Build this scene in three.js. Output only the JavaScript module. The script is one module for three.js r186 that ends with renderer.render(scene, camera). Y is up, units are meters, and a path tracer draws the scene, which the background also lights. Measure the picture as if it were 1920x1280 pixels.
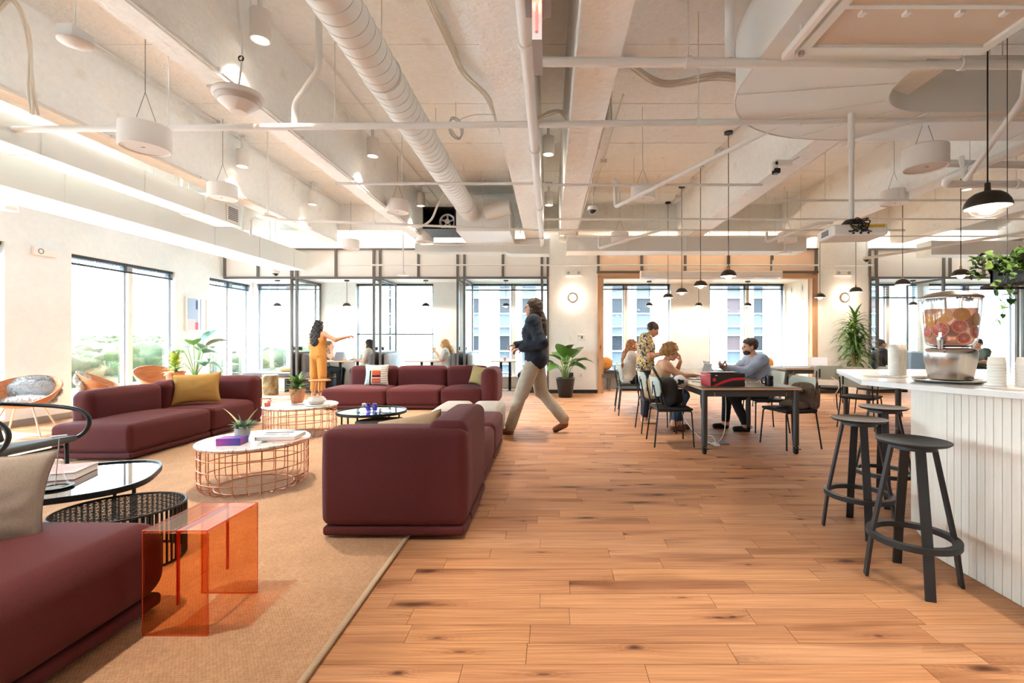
import * as THREE from 'three';
import { mergeGeometries, mergeVertices } from 'three/addons/utils/BufferGeometryUtils.js';
import { RoundedBoxGeometry } from 'three/addons/geometries/RoundedBoxGeometry.js';
import { RectAreaLightUniformsLib } from 'three/addons/lights/RectAreaLightUniformsLib.js';

// ---------------------------------------------------------------- camera, sky, sun, exposure
// World: x to the side, y up, metres. «d» is the distance ahead of the camera, so z = -d.
const scene = new THREE.Scene();
const camera = new THREE.PerspectiveCamera(2 * Math.atan(640 / 890) * 180 / Math.PI, 1.5, 0.05, 3000);
camera.position.set(0, 1.28, 0);
camera.setViewOffset(1920, 1280, -71, 4, 1920, 1280);     // shift lens: verticals and the far wall stay square
camera.updateProjectionMatrix();
scene.add(camera);
const renderer = new THREE.WebGLRenderer({ antialias: true });
renderer.toneMapping = THREE.LinearToneMapping;
renderer.toneMappingExposure = 2.06;
renderer.shadowMap.enabled = true;
RectAreaLightUniformsLib.init();
scene.background = new THREE.Color(0.73, 0.94, 1.05);     // bright even haze
scene.backgroundIntensity = 10.5;
const sun = new THREE.DirectionalLight(new THREE.Color(1, 0.95, 0.86), 13);
sun.position.set(-2.35 * 10, 2.7 * 10, -1.3 * 10);
sun.target.position.set(0, 0, -6);
sun.castShadow = true; sun.shadow.radius = 2.5; sun.shadow.mapSize.set(4096, 4096);
Object.assign(sun.shadow.camera, { left: -20, right: 20, top: 20, bottom: -20, near: 1, far: 90 });
scene.add(sun, sun.target);

// ---------------------------------------------------------------- helpers
function rng(seed) { let s = seed >>> 0; return () => { s = (s + 0x6D2B79F5) | 0; let t = Math.imul(s ^ (s >>> 15), 1 | s); t = (t + Math.imul(t ^ (t >>> 7), 61 | t)) ^ t; return ((t ^ (t >>> 14)) >>> 0) / 4294967296; }; }
const R = rng(20240);
const rr = (a, b) => a + (b - a) * R();
const V = (x, y, d) => new THREE.Vector3(x, y, -d);
const P3 = (x, y, z) => new THREE.Vector3(x, y, z);
const clamp = (x, a = 0, b = 1) => Math.min(b, Math.max(a, x));
const mix = (a, b, t) => a + (b - a) * t;
const sstep = (a, b, x) => { const t = clamp((x - a) / (b - a)); return t * t * (3 - 2 * t); };
const taken = new Map();
function numbered(name) { const n = taken.get(name) ?? 0; taken.set(name, n + 1); return n ? `${name}_${String(n).padStart(3, '0')}` : name; }
const shade = (o) => { o.castShadow = true; o.receiveShadow = true; return o; };
function plainGeo(g) { const q = g.index ? g.toNonIndexed() : g; for (const k of Object.keys(q.attributes)) if (!['position', 'normal', 'uv', 'color'].includes(k)) q.deleteAttribute(k); q.morphAttributes = {}; return q; }
function merge(list) { const l = list.flat(9).filter(Boolean).map(plainGeo); if (l.length === 1) return l[0]; const col = l.every((g) => g.attributes.color); for (const g of l) { if (!col) g.deleteAttribute('color'); if (!g.attributes.uv) g.setAttribute('uv', new THREE.Float32BufferAttribute(new Float32Array(g.attributes.position.count * 2), 2)); if (!g.attributes.normal) g.computeVertexNormals(); } return mergeGeometries(l, false); }
function obj(name, geos, material, parent) {       // one named mesh; a part when it has a parent
  const m = new THREE.Mesh(Array.isArray(geos) ? merge(geos) : geos, material);
  m.name = parent ? name : numbered(name); shade(m); (parent ?? scene).add(m); return m;
}
function tag(o, label, category, group) { o.userData.label = label; o.userData.category = category; if (group) o.userData.group = group; return o; }
function thing(name, label, category, pos = [0, 0, 0], turn = 0, group) {
  const o = new THREE.Group(); o.name = numbered(name); scene.add(o);
  o.position.set(pos[0], pos[1], -pos[2]); o.rotation.y = turn; return tag(o, label, category, group);
}
function struct(name, label, category) { const o = new THREE.Group(); o.name = name; o.userData = { kind: 'structure' }; if (label) { o.userData.label = label; o.userData.category = category; } scene.add(o); return o; }
function structMesh(name, geos, m) { const o = new THREE.Mesh(Array.isArray(geos) ? merge(geos) : geos, m); o.name = name; o.userData = { kind: 'structure' }; shade(o); scene.add(o); return o; }
function copyOf(o, pos, turn, label) { const c = o.clone(); c.name = numbered(o.name.replace(/_\d{3}$/, '')); scene.add(c); c.position.set(pos[0], pos[1], -pos[2]); c.rotation.y = turn; c.userData = { ...o.userData }; if (label) c.userData.label = label; return c; }
// geometry: ranges in x, y and depth d
function bx(x0, x1, y0, y1, d0, d1) { return metric(new THREE.BoxGeometry(x1 - x0, y1 - y0, Math.abs(d1 - d0)).translate((x0 + x1) / 2, (y0 + y1) / 2, -(d0 + d1) / 2)); }
function box(w, h, l, x = 0, y = 0, z = 0) { return new THREE.BoxGeometry(w, h, l).translate(x, y, z); }
function rbox(w, h, l, r, x = 0, y = 0, z = 0, seg = 2) { return new RoundedBoxGeometry(w, h, l, seg, Math.min(r, w / 2 - 1e-4, h / 2 - 1e-4, l / 2 - 1e-4)).translate(x, y, z); }
function metric(g, s = 1) { const q = g.index ? g.toNonIndexed() : g, p = q.attributes.position, n = q.attributes.normal, uv = new Float32Array(p.count * 2); for (let i = 0; i < p.count; i++) { const ax = Math.abs(n.getX(i)), ay = Math.abs(n.getY(i)), az = Math.abs(n.getZ(i)); let u, v; if (ay >= ax && ay >= az) { u = p.getX(i); v = -p.getZ(i); } else if (ax >= az) { u = -p.getZ(i); v = p.getY(i); } else { u = p.getX(i); v = p.getY(i); } uv[2 * i] = u * s; uv[2 * i + 1] = v * s; } q.setAttribute('uv', new THREE.BufferAttribute(uv, 2)); return q; }
function rod(a, b, r, r2 = r, seg = 10) { const d = b.clone().sub(a), g = new THREE.CylinderGeometry(r2, r, d.length(), seg); g.applyQuaternion(new THREE.Quaternion().setFromUnitVectors(P3(0, 1, 0), d.normalize())); const m = a.clone().add(b).multiplyScalar(0.5); return g.translate(m.x, m.y, m.z); }
function bar(a, b, w, t, up = P3(0, 1, 0)) { const d = b.clone().sub(a), L = d.length(), g = new THREE.BoxGeometry(w, t, L), z = d.normalize(), x = new THREE.Vector3().crossVectors(up, z).normalize(), y = new THREE.Vector3().crossVectors(z, x); g.applyMatrix4(new THREE.Matrix4().makeBasis(x, y, z)); const m = a.clone().add(b).multiplyScalar(0.5); return g.translate(m.x, m.y, m.z); }
function tube(pts, r, seg = 24, rad = 8, closed = false, tension = 0.5) { return new THREE.TubeGeometry(new THREE.CatmullRomCurve3(pts, closed, 'catmullrom', tension), seg, r, rad, closed); }
function pipe(pts, r, bend = 0.06, rad = 10) {      // straight runs joined by rounded elbows
  const c = new THREE.CurvePath();
  let from = pts[0];
  for (let i = 1; i < pts.length; i++) {
    const p = pts[i];
    if (i === pts.length - 1) { c.add(new THREE.LineCurve3(from, p)); break; }
    const a = p.clone().sub(pts[i - 1]).normalize(), b = pts[i + 1].clone().sub(p).normalize(), e0 = p.clone().addScaledVector(a, -bend), e1 = p.clone().addScaledVector(b, bend);
    c.add(new THREE.LineCurve3(from, e0)); c.add(new THREE.QuadraticBezierCurve3(e0, p, e1)); from = e1;
  }
  const out = [];
  for (const k of c.curves) out.push(k.isLineCurve3 ? rod(k.v1, k.v2, r, r, rad) : new THREE.TubeGeometry(k, 6, r, rad));
  return out;
}
function lathe(pts, seg = 32) { return new THREE.LatheGeometry(pts.map(([x, y]) => new THREE.Vector2(x, y)), seg); }
function extr(shape, depth, bevel = 0, seg = 12) { return new THREE.ExtrudeGeometry(shape, { depth, bevelEnabled: bevel > 0, bevelSize: bevel, bevelThickness: bevel, bevelSegments: 2, curveSegments: seg }); }
function soft(w, h, l, r, crown = [0, 0, 0], n = 18, puff = 0) {   // upholstered block: rounded edges and swollen faces; centre at the origin
  const g0 = new THREE.BoxGeometry(w, h, l, n, n, n), p = g0.attributes.position, hw = w / 2, hh = h / 2, hl = l / 2;
  r = Math.min(r, hw, hh, hl);
  for (let i = 0; i < p.count; i++) {
    // gather vertices towards the edges so that the rounding is smooth
    const e = (v, hv) => { const t = v / hv, s = Math.sign(t), a = Math.abs(t); return s * (a < 0.5 ? a * 2 * (1 - r / hv) : (1 - r / hv) + (a - 0.5) * 2 * (r / hv)) * hv; };
    const x = e(p.getX(i), hw), y = e(p.getY(i), hh), z = e(p.getZ(i), hl);
    const cx = clamp(x, -hw + r, hw - r), cy = clamp(y, -hh + r, hh - r), cz = clamp(z, -hl + r, hl - r);
    let dx = x - cx, dy = y - cy, dz = z - cz; const L = Math.hypot(dx, dy, dz) || 1;
    dx /= L; dy /= L; dz /= L;
    let X = cx + dx * r, Y = cy + dy * r, Z = cz + dz * r;
    const fx = 1 - (X / hw) ** 2, fy = 1 - (Y / hh) ** 2, fz = 1 - (Z / hl) ** 2;
    X += Math.sign(dx) * Math.abs(dx) * crown[0] * fy * fz; Y += dy * crown[1] * fx * fz; Z += dz * crown[2] * fx * fy;
    if (puff) Y *= 1;
    p.setXYZ(i, X, Y, Z);
  }
  g0.deleteAttribute('normal'); const uv = g0.attributes.uv; g0.deleteAttribute('uv');
  const g = mergeVertices(g0, 1e-5); g.computeVertexNormals();
  return metric(g.toNonIndexed());
}
// ---- tileable noise and computed textures
const PERM = new Float32Array(65536); { const q = rng(77); for (let i = 0; i < 65536; i++) PERM[i] = q(); }
function lat(ix, iy, px, py, s) { ix = ((ix % px) + px) % px; iy = ((iy % py) + py) % py; return PERM[(ix * 374 + iy * 9973 + s * 7919) & 65535]; }
function vn(x, y, px, py, s = 0) { const ix = Math.floor(x), iy = Math.floor(y); let fx = x - ix, fy = y - iy; fx = fx * fx * (3 - 2 * fx); fy = fy * fy * (3 - 2 * fy); return mix(mix(lat(ix, iy, px, py, s), lat(ix + 1, iy, px, py, s), fx), mix(lat(ix, iy + 1, px, py, s), lat(ix + 1, iy + 1, px, py, s), fx), fy); }
function fbm(u, v, px, py, oct = 4, s = 0) { let a = 0, w = 0.5, t = 0; for (let o = 0; o < oct; o++) { a += w * vn(u * px, v * py, px, py, s + o * 13); t += w; px *= 2; py *= 2; w *= 0.5; } return a / t; }
function tex(w, h, fn, { srgb = true, repeat = [1, 1] } = {}) {
  const a = new Uint8Array(w * h * 4);
  for (let y = 0, k = 0; y < h; y++) for (let x = 0; x < w; x++, k += 4) { const c = fn((x + 0.5) / w, (y + 0.5) / h); if (typeof c === 'number') { a[k] = a[k + 1] = a[k + 2] = clamp(c, 0, 255); } else { a[k] = clamp(c[0], 0, 255); a[k + 1] = clamp(c[1], 0, 255); a[k + 2] = clamp(c[2], 0, 255); } a[k + 3] = 255; }
  const t = new THREE.DataTexture(a, w, h, THREE.RGBAFormat); t.wrapS = t.wrapT = THREE.RepeatWrapping; t.magFilter = THREE.LinearFilter; t.minFilter = THREE.LinearMipmapLinearFilter; t.generateMipmaps = true; t.colorSpace = srgb ? THREE.SRGBColorSpace : THREE.NoColorSpace; t.repeat.set(...repeat); t.needsUpdate = true; return t;
}
function rep(t, x, y) { const c = t.clone(); c.repeat.set(x, y); c.needsUpdate = true; return c; }
const mat = (color, roughness = 0.6, o = {}) => new THREE.MeshStandardMaterial({ color, roughness, ...o });
const phys = (color, roughness, o = {}) => new THREE.MeshPhysicalMaterial({ color, roughness, ...o });
function drawn(w, h, fn) { const c = document.createElement('canvas'); c.width = w; c.height = h; const g = c.getContext('2d'); fn(g, w, h); const t = new THREE.CanvasTexture(c); t.colorSpace = THREE.SRGBColorSpace; return t; }

// ---- shared materials
const noiseTex = tex(512, 512, (u, v) => 255 * fbm(u, v, 8, 8, 5), { srgb: false });
const fineTex = tex(512, 512, (u, v) => 255 * (0.6 * fbm(u, v, 64, 64, 3, 5) + 0.4 * fbm(u, v, 6, 6, 3, 9)), { srgb: false });
const weaveTex = tex(256, 256, (u, v) => 150 + 60 * Math.sin(u * Math.PI * 2 * 64) * Math.sin(v * Math.PI * 2 * 64) + 60 * (fbm(u, v, 64, 64, 2, 3) - 0.5), { srgb: false });
const plasterMap = tex(512, 512, (u, v) => { const n = fbm(u, v, 5, 5, 5, 31), m = fbm(u, v, 40, 40, 2, 40); const k = 236 + 12 * (n - 0.5) + 6 * (m - 0.5); return [k - 2, k, k - 1]; });
const concreteMap = tex(1024, 1024, (u, v) => { const n = fbm(u, v, 4, 4, 6, 51), m = fbm(u, v, 60, 60, 2, 60), s = fbm(u, v, 12, 12, 4, 77); let k = 243 + 12 * (n - 0.5) + 8 * (m - 0.5); let w = 0; if (s > 0.7) w = (s - 0.7) * 110; k += 8; return [k - 3 - w * 0.5, k - 1 - w * 0.7, k - 4 - w]; });
const concreteBump = tex(512, 512, (u, v) => 255 * (0.7 * fbm(u, v, 10, 10, 5, 91) + 0.3 * fbm(u, v, 80, 80, 2, 95)), { srgb: false });
const M = {
  wall: mat(0xffffff, 0.9, { map: rep(plasterMap, 0.5, 0.5), bumpMap: rep(fineTex, 1, 1), bumpScale: 0.001 }),
  conc: mat(0xffffff, 0.85, { map: rep(concreteMap, 0.4, 0.4), bumpMap: rep(concreteBump, 0.5, 0.5), bumpScale: 0.02 }),
  white: mat(0xece9e4, 0.5), whitePaint: mat(0xe7e8e5, 0.55, { bumpMap: rep(fineTex, 2, 2), bumpScale: 0.0006 }), duct: mat(0xe4e6e2, 0.5, { bumpMap: rep(fineTex, 1.5, 1.5), bumpScale: 0.001 }),
  black: mat(0x17181a, 0.5), blackMetal: mat(0x1c1d1f, 0.42, { metalness: 0.3 }), darkFrame: mat(0x6b6763, 0.5, { metalness: 0.2 }), rubber: mat(0x121212, 0.8),
  steel: mat(0xb9b9b7, 0.28, { metalness: 1 }), chrome: mat(0xd0d0d0, 0.12, { metalness: 1 }), grey: mat(0x77787a, 0.6), copper: mat(0xd08a68, 0.28, { metalness: 1 }), alu: mat(0xc4c7ca, 0.35, { metalness: 0.9 }),
  glass: phys(0xffffff, 0.0, { transmission: 1, thickness: 0, ior: 1.45 }), tintGlass: phys(0xfafdfc, 0.0, { transmission: 1, thickness: 0, ior: 1.45 }),
};
// ================================================================ the room
const CEIL = 4.3, XL = -7.8, ZB = 12.46, ZP = 11.28, XR = 12.5, ZN = -4.0;
// ---- timber floor: planks run across the room
const BOARD = 0.13;
function woodPaint(W, H, boards, lenM, light, dark, knotty, seed) {
  const q = rng(seed), knots = [];
  for (let b = 0; b < boards; b++) { const n = Math.floor(q() * 2.4 + knotty); for (let k = 0; k < n; k++) knots.push([b, q() * lenM, 0.15 + 0.7 * q(), 0.006 + 0.02 * q() * q(), q()]); }
  const tone = Array.from({ length: boards }, () => q());
  return tex(W, H, (u, v) => {
    const b = Math.min(boards - 1, Math.floor(v * boards)), y = v * boards - b, x = u * lenM;
    let wy = y + 0.32 * (fbm(u, (b + 0.5) / boards, Math.round(lenM * 1.2), boards, 2, seed) - 0.5);
    let dk = 0, warm = 0, ring = 0;
    for (const [kb, kx, ky, kr, kt] of knots) if (kb === b) {
      let ex = Math.abs(x - kx); ex = Math.min(ex, lenM - ex); const ey = (y - ky) * BOARD, e = Math.hypot(ex * mix(0.16, 0.5, (kt * 7.3) % 1), ey) * (1 + 0.5 * (fbm(u, v, 64, 64, 2, 99) - 0.5));
      if (e < 0.12) { const t = e / kr; dk += (kt > 0.35 ? 1.0 : 0.5) * Math.exp(-t * t * 0.9); const halo = Math.exp(-((ex * 0.16) ** 2 + ey * ey) / (kr * kr * 7)); warm += 0.42 * halo; ring += Math.sin(e * 520) * 0.35 * Math.exp(-e / (kr * 2.6)); wy += Math.sign(ey || 1) * 0.2 * Math.exp(-e / (kr * 2)); }
    }
    const g1 = fbm(u, wy / boards + b / boards, Math.round(lenM * 3), boards * 22, 3, seed + 3), g2 = fbm(u, v, Math.round(lenM * 10), boards * 60, 2, seed + 9);
    const cath = 0.5 + 0.5 * Math.sin((wy * 17 + 7 * fbm(u, b / boards, Math.round(lenM * 1.5), boards, 2, seed + 5)) * 2.2);
    let t = 0.5 * g1 + 0.2 * g2 + 0.14 * cath * g1 - 0.06 + 0.22 * (tone[b] - 0.5) + ring * 0.4 + warm * 0.7;
    t += 0.45 * sstep(0.52, 0.78, fbm(u, v, Math.round(lenM * 1.3), boards, 3, seed + 21));
    t = clamp(t);
    const k = clamp(dk);
    return [mix(mix(light[0], dark[0], t), 52, k * 0.8), mix(mix(light[1], dark[1], t), 32, k * 0.85), mix(mix(light[2], dark[2], t), 22, k * 0.88)];
  });
}
const floorTex = woodPaint(2048, 1024, 8, 4, [224, 175, 134], [138, 92, 62], 1.5, 501);
const floorTones = [0xf6f2ee, 0xf0e6dc, 0xf8efe4, 0xebdfd4, 0xf3eadb, 0xeee3d8].map((c) => phys(c, 0.62, { map: floorTex, specularIntensity: 0.6, bumpMap: floorTex, bumpScale: 0.0006 }));
const floorRoot = struct('floor', 'oak plank floor with dark knots and long narrow boards', 'floor');
obj('floor_bed', bx(XL - 0.3, XR + 0.3, -0.3, -0.018, ZN - 0.3, ZB + 0.3), mat(0x3a281b, 0.9), floorRoot);
{
  const q = rng(99), rest = floorTones.map(() => []), list = [];
  const inRug = (x0, x1, d) => x0 > -4.9 && x1 < -1.0 && d < 8.3;
  let row = 0;
  for (let d = -0.6; d < ZB + 0.2; d += BOARD, row++) {
    let x = XL - q() * 1.0;
    while (x < XR) {
      const L = 0.32 + q() * q() * 0.5 + q() * 0.75, x1 = Math.min(x + L, XR + 0.1);
      const mid = d + BOARD / 2, tone = Math.floor(q() * floorTones.length), uo = q() * 4, vo = Math.floor(q() * 8), hgt = -0.0006 * q(), flip = q() < 0.5;
      if (!inRug(x, x1, mid) && x1 > XL) {
        const e = 0.0011, g = new THREE.BoxGeometry(x1 - x - 2 * e, 0.016, BOARD - 2 * e).toNonIndexed().translate((x + x1) / 2, -0.008 + hgt, -mid);
        const p = g.attributes.position, uv = g.attributes.uv;
        for (let i = 0; i < p.count; i++) { const a = (p.getX(i) - x), c = clamp((-p.getZ(i) - d) / BOARD, 0.03, 0.97); uv.setXY(i, ((flip ? L - a : a) + uo) / 4, (vo + c) / 8); }
        // what the camera sees of it decides whether it is a part of its own
        const cx = (x + x1) / 2, px = 1031 + cx / Math.max(mid, 0.3) * 890, py = 636 + 1139 / Math.max(mid, 0.3);
        const seen = mid > 1.6 && px + (x1 - x) * 445 / mid > 0 && px - (x1 - x) * 445 / mid < 1920 && x1 > -0.95;
        list.push([seen ? mid : 99, g, tone]);
      }
      x = x1;
    }
  }
  const order = list.slice().sort((a, b) => a[0] - b[0]), own = new Set(order.slice(0, 290));
  for (const it of list) { if (own.has(it) && it[0] < 90) obj('plank', it[1], floorTones[it[2]], floorRoot); else rest[it[2]].push(it[1]); }
  rest.forEach((g, i) => { if (g.length) { const m = obj('far_planks', g, floorTones[i], floorRoot); m.userData.kind = 'stuff'; } });
}
// ---- ceiling slab, joists
structMesh('ceiling', bx(XL - 0.3, XR + 0.3, CEIL, CEIL + 0.3, ZN - 0.3, ZB + 0.3), M.conc);
function joist(x0, x1, yb, dEnd, d0 = ZN) {
  const s = new THREE.Shape(); const t = 0.03;
  s.moveTo(x0, yb); s.lineTo(x1, yb); s.lineTo(x1 + t, CEIL + 0.02); s.lineTo(x0 - t, CEIL + 0.02); s.closePath();
  return metric(extr(s, dEnd - d0).translate(0, 0, -dEnd));
}
[[-7.1, -6.85, 3.45], [-4.98, -4.75, 3.45], [-2.9, -2.7, 3.43], [-0.52, -0.14, 3.43], [0.2, 0.54, 3.43], [2.86, 3.15, 3.43], [5.2, 5.5, 3.43], [7.6, 7.9, 3.43], [10, 10.3, 3.43]].forEach(([a, b, y], i) => structMesh(numbered('ceiling_joist'), joist(a, b, y, 10.6), M.conc));
structMesh('ceiling_girder', bx(XL, XR, 3.72, CEIL + 0.02, 10.6, 11.05), M.conc);
// hairline steps where formwork boards met on the slab
{ const g = []; for (let d = 1.2; d < 10.5; d += 1.22) g.push(bx(XL + 0.1, XR - 0.1, CEIL - 0.006, CEIL + 0.01, d, d + 0.012)); structMesh('ceiling_seam', g, M.conc); }

// ---- outer walls with window openings
function wallWithOpenings(axis, at, thick, from, to, opens, y1, m, name) {  // axis 'd': wall runs along depth at x = at (outwards = -x); axis 'x': runs along x at depth at
  const g = [], put = (a, b, ya, yb) => { if (b - a < 1e-3 || yb - ya < 1e-3) return; g.push(axis === 'd' ? bx(at - thick, at, ya, yb, a, b) : bx(a, b, ya, yb, at, at + thick)); };
  let c = from;
  for (const [a, b, s, h] of opens) { put(c, a, 0, y1); put(a, b, 0, s); put(a, b, h, y1); c = b; }
  put(c, to, 0, y1);
  return structMesh(name, g, m);
}
const leftWin = [[-3.0, -0.95, 0.12, 2.68], [0.15, 2.2, 0.12, 2.68], [2.95, 3.9, 0.12, 2.68], [4.6, 6.79, 0.12, 2.68], [7.74, 9.88, 0.12, 2.68], [10.88, 12.36, 0.12, 2.7]];
wallWithOpenings('d', XL, 0.22, ZN - 0.3, ZB + 0.22, leftWin, CEIL, M.wall, 'wall_left');
const backWin = [[-7.7, -6.02, 0.3, 2.74], [-5.1, -3.06, 0.3, 2.74], [-2.08, 0.02, 0.3, 2.74], [1.27, 3.17, 0.3, 2.74], [4.19, 6.16, 0.3, 2.74], [7.95, 9.65, 0.3, 2.74], [9.95, 12.2, 0.3, 2.74]];
wallWithOpenings('x', ZB, 0.22, XL - 0.22, XR + 0.3, backWin, CEIL, M.wall, 'wall_back');
structMesh('wall_right', bx(XR, XR + 0.25, 0, CEIL, ZN - 0.3, ZB + 0.2), M.wall);
structMesh('wall_rear', bx(XL - 0.2, XR + 0.25, 0, CEIL, ZN - 0.3, ZN), M.wall);
const skirtM = mat(0x8d8780, 0.6), skirtDark = mat(0x26272a, 0.5);
structMesh('baseboard_left', leftWin.concat([[ZB, ZB, 0, 0]]).map((w, i) => { const a = i ? leftWin[i - 1][1] : ZN; return bx(XL, XL + 0.015, 0, 0.1, a, w[0]); }).concat(leftWin.map((w) => bx(XL, XL + 0.015, 0, 0.1, w[0], w[1]))), skirtM);
const frameWhite = mat(0xe4ddd2, 0.5), frameBlue = mat(0x9aa6b4, 0.45, { metalness: 0.4 }), blindM = mat(0x3f474f, 0.55), blindRail = mat(0x2c3238, 0.5);
let winN = 0;
function windowUnit(axis, at, a, b, s, h, mull, blind, blindLabel) {
  const w = struct('window_' + (++winN));
  const B = (a0, a1, y0, y1, in0, in1) => axis === 'd' ? bx(at - in1, at - in0, y0, y1, a0, a1) : bx(a0, a1, y0, y1, at + in0, at + in1);
  obj('frame', [B(a, a + 0.05, s, h, 0.1, 0.18), B(b - 0.05, b, s, h, 0.1, 0.18), B(a, b, s, s + 0.05, 0.1, 0.18), B(a, b, h - 0.05, h, 0.1, 0.18)], frameBlue, w);
  obj('sill', B(a, b, s - 0.02, s + 0.015, -0.03, 0.12), frameWhite, w);
  const ms = [a, ...mull, b];
  for (const m of mull) { obj('mullion', B(m - 0.045, m + 0.045, s, h, 0.04, 0.16), frameWhite, w); obj('mullion_cap', B(m - 0.075, m - 0.045, s, h, 0.1, 0.17), frameBlue, w); }
  for (let i = 0; i + 1 < ms.length; i++) obj('pane', B(ms[i] + 0.05, ms[i + 1] - 0.05, s + 0.05, h - 0.05, 0.135, 0.1355), M.glass, w);
  if (blind > 0) {
    const bl = new THREE.Group(); bl.name = numbered('venetian_blind'); scene.add(bl);
    tag(bl, blindLabel, 'blind');
    obj('head_rail', B(a + 0.02, b - 0.02, h - 0.05, h - 0.002, 0.03, 0.085), blindRail, bl);
    const n = blind < 0.4 ? 5 : 26, pitch = (blind - 0.06) / n;
    for (let k = 0; k < n; k++) { const y = h - 0.055 - pitch * (k + 0.5); obj('slat', B(a + 0.03, b - 0.03, y - 0.002 - (blind < 0.4 ? 0.004 : 0), y + 0.001, 0.035, 0.08), blind < 0.4 ? blindM : frameWhite, bl); }
    obj('bottom_rail', B(a + 0.03, b - 0.03, h - blind - 0.02, h - blind + 0.012, 0.03, 0.085), blindRail, bl);
    for (const t of [0.2, 0.5, 0.8]) { const c = mix(a, b, t); obj('cord', B(c - 0.004, c + 0.004, h - blind, h - 0.04, 0.03, 0.034), frameWhite, bl); }
  }
}
leftWin.forEach(([a, b, s, h], i) => windowUnit('d', XL, a, b, s, h, b - a > 1.3 ? [mix(a, b, 0.53)] : [], 0.15, 'dark raised blind of the side window ' + ['behind the seating, second bay', 'beside the near sofa module', 'beside the black lounge chair', 'next to the pier with the grey fleece chair', 'between the emergency light and the framed print', 'between the framed print and the room corner'][i]));
windowUnit('x', ZB, ...backWin[0], [-6.9], 0.14, 'dark raised blind over the corner bench window'); windowUnit('x', ZB, ...backWin[1], [-4.1], 1.32, 'venetian blind let half way down beside the dark-haired woman'); windowUnit('x', ZB, ...backWin[2], [-0.95], 0.16, 'dark raised blind above the empty booth');
windowUnit('x', ZB, ...backWin[3], [2.0], 0.14, 'dark raised blind in the alcove behind the standing woman'); windowUnit('x', ZB, ...backWin[4], [5.2], 0.14, 'dark raised blind in the alcove behind the bearded man'); windowUnit('x', ZB, ...backWin[5], [8.9], 0.36, 'dark partly lowered blind in the booth beside the dracaena'); windowUnit('x', ZB, ...backWin[6], [11.0], 0.14, 'dark raised blind beyond the hanging ivy');
// ================================================================ the city outside
const outGreen = [0x2f4a1c, 0x3a5522, 0x29431d, 0x46602a].map((c) => mat(c, 1));
{
  // ground far below, rising into low hills
  const g = new THREE.PlaneGeometry(3600, 3600, 90, 90).rotateX(-Math.PI / 2), p = g.attributes.position;
  for (let i = 0; i < p.count; i++) { const x = p.getX(i), z = p.getZ(i), r = Math.hypot(x, z); p.setY(i, -17 + sstep(500, 1700, r) * (16 + 16 * fbm(x / 3600 + 0.5, z / 3600 + 0.5, 9, 9, 3, 4))); }
  g.computeVertexNormals();
  const t = structMesh('terrain', g, mat(0x1c2616, 1)); t.position.set(0, 0, 0); tag(t, 'wooded hills far below the windows', 'hills');
  // tree canopy beyond the side windows: nobody could count it
  const q = rng(5), ico = new THREE.IcosahedronGeometry(1, 4); ico.deleteAttribute('normal'); ico.deleteAttribute('uv'); const crown = mergeVertices(ico, 1e-4), cp = crown.attributes.position;
  for (let i = 0; i < cp.count; i++) { const X = cp.getX(i), Y = cp.getY(i), Z = cp.getZ(i), n = 0.86 + 0.13 * Math.sin(X * 5 + 2 * Math.sin(Z * 4)) * Math.sin(Y * 6 + Z * 3) + 0.1 * Math.sin(X * 11 - Y * 9) * Math.sin(Z * 12 + Y * 7); cp.setXYZ(i, cp.getX(i) * n, cp.getY(i) * n * 0.85, cp.getZ(i) * n); }
  crown.computeVertexNormals();
  const N = 7000, im = new THREE.InstancedMesh(crown, mat(0xffffff, 1), N), m4 = new THREE.Matrix4(), c = new THREE.Color();
  for (let i = 0; i < N; i++) {
    const far = q(), r = 150 + 900 * far * far, a = Math.PI + (q() - 0.42) * 2.0, s = 3.5 + 3 * q() + r * 0.005, x = Math.cos(a) * r, z = Math.sin(a) * r * -1;
    m4.makeRotationY(q() * 6).scale(P3(s, s * (0.8 + 0.4 * q()), s)); m4.setPosition(x, -17 + sstep(500, 1700, r) * 20 + s * 0.75 + (r < 330 ? 6 : 0) * q(), -Math.abs(z) * Math.sign(q() - 0.12) - 10);
    im.setMatrixAt(i, m4); c.setRGB(0.022 + 0.014 * q(), 0.025 + 0.013 * q(), 0.008 + 0.004 * q()); im.setColorAt(i, c);
  }
  im.name = 'tree_canopy'; im.userData = { kind: 'stuff', label: 'dense green woodland canopy beyond the side windows', category: 'forest' }; shade(im); scene.add(im);
}
const facadeM = mat(0xd8dbe0, 0.9), facadeBar = mat(0xe9ecf0, 0.8), paneDark = phys(0x282b31, 0.12, { specularIntensity: 0.35 }), panePale = phys(0x4f565f, 0.2, { specularIntensity: 0.6 }), paneRose = phys(0x4e3e40, 0.25, { specularIntensity: 0.4 });
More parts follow.
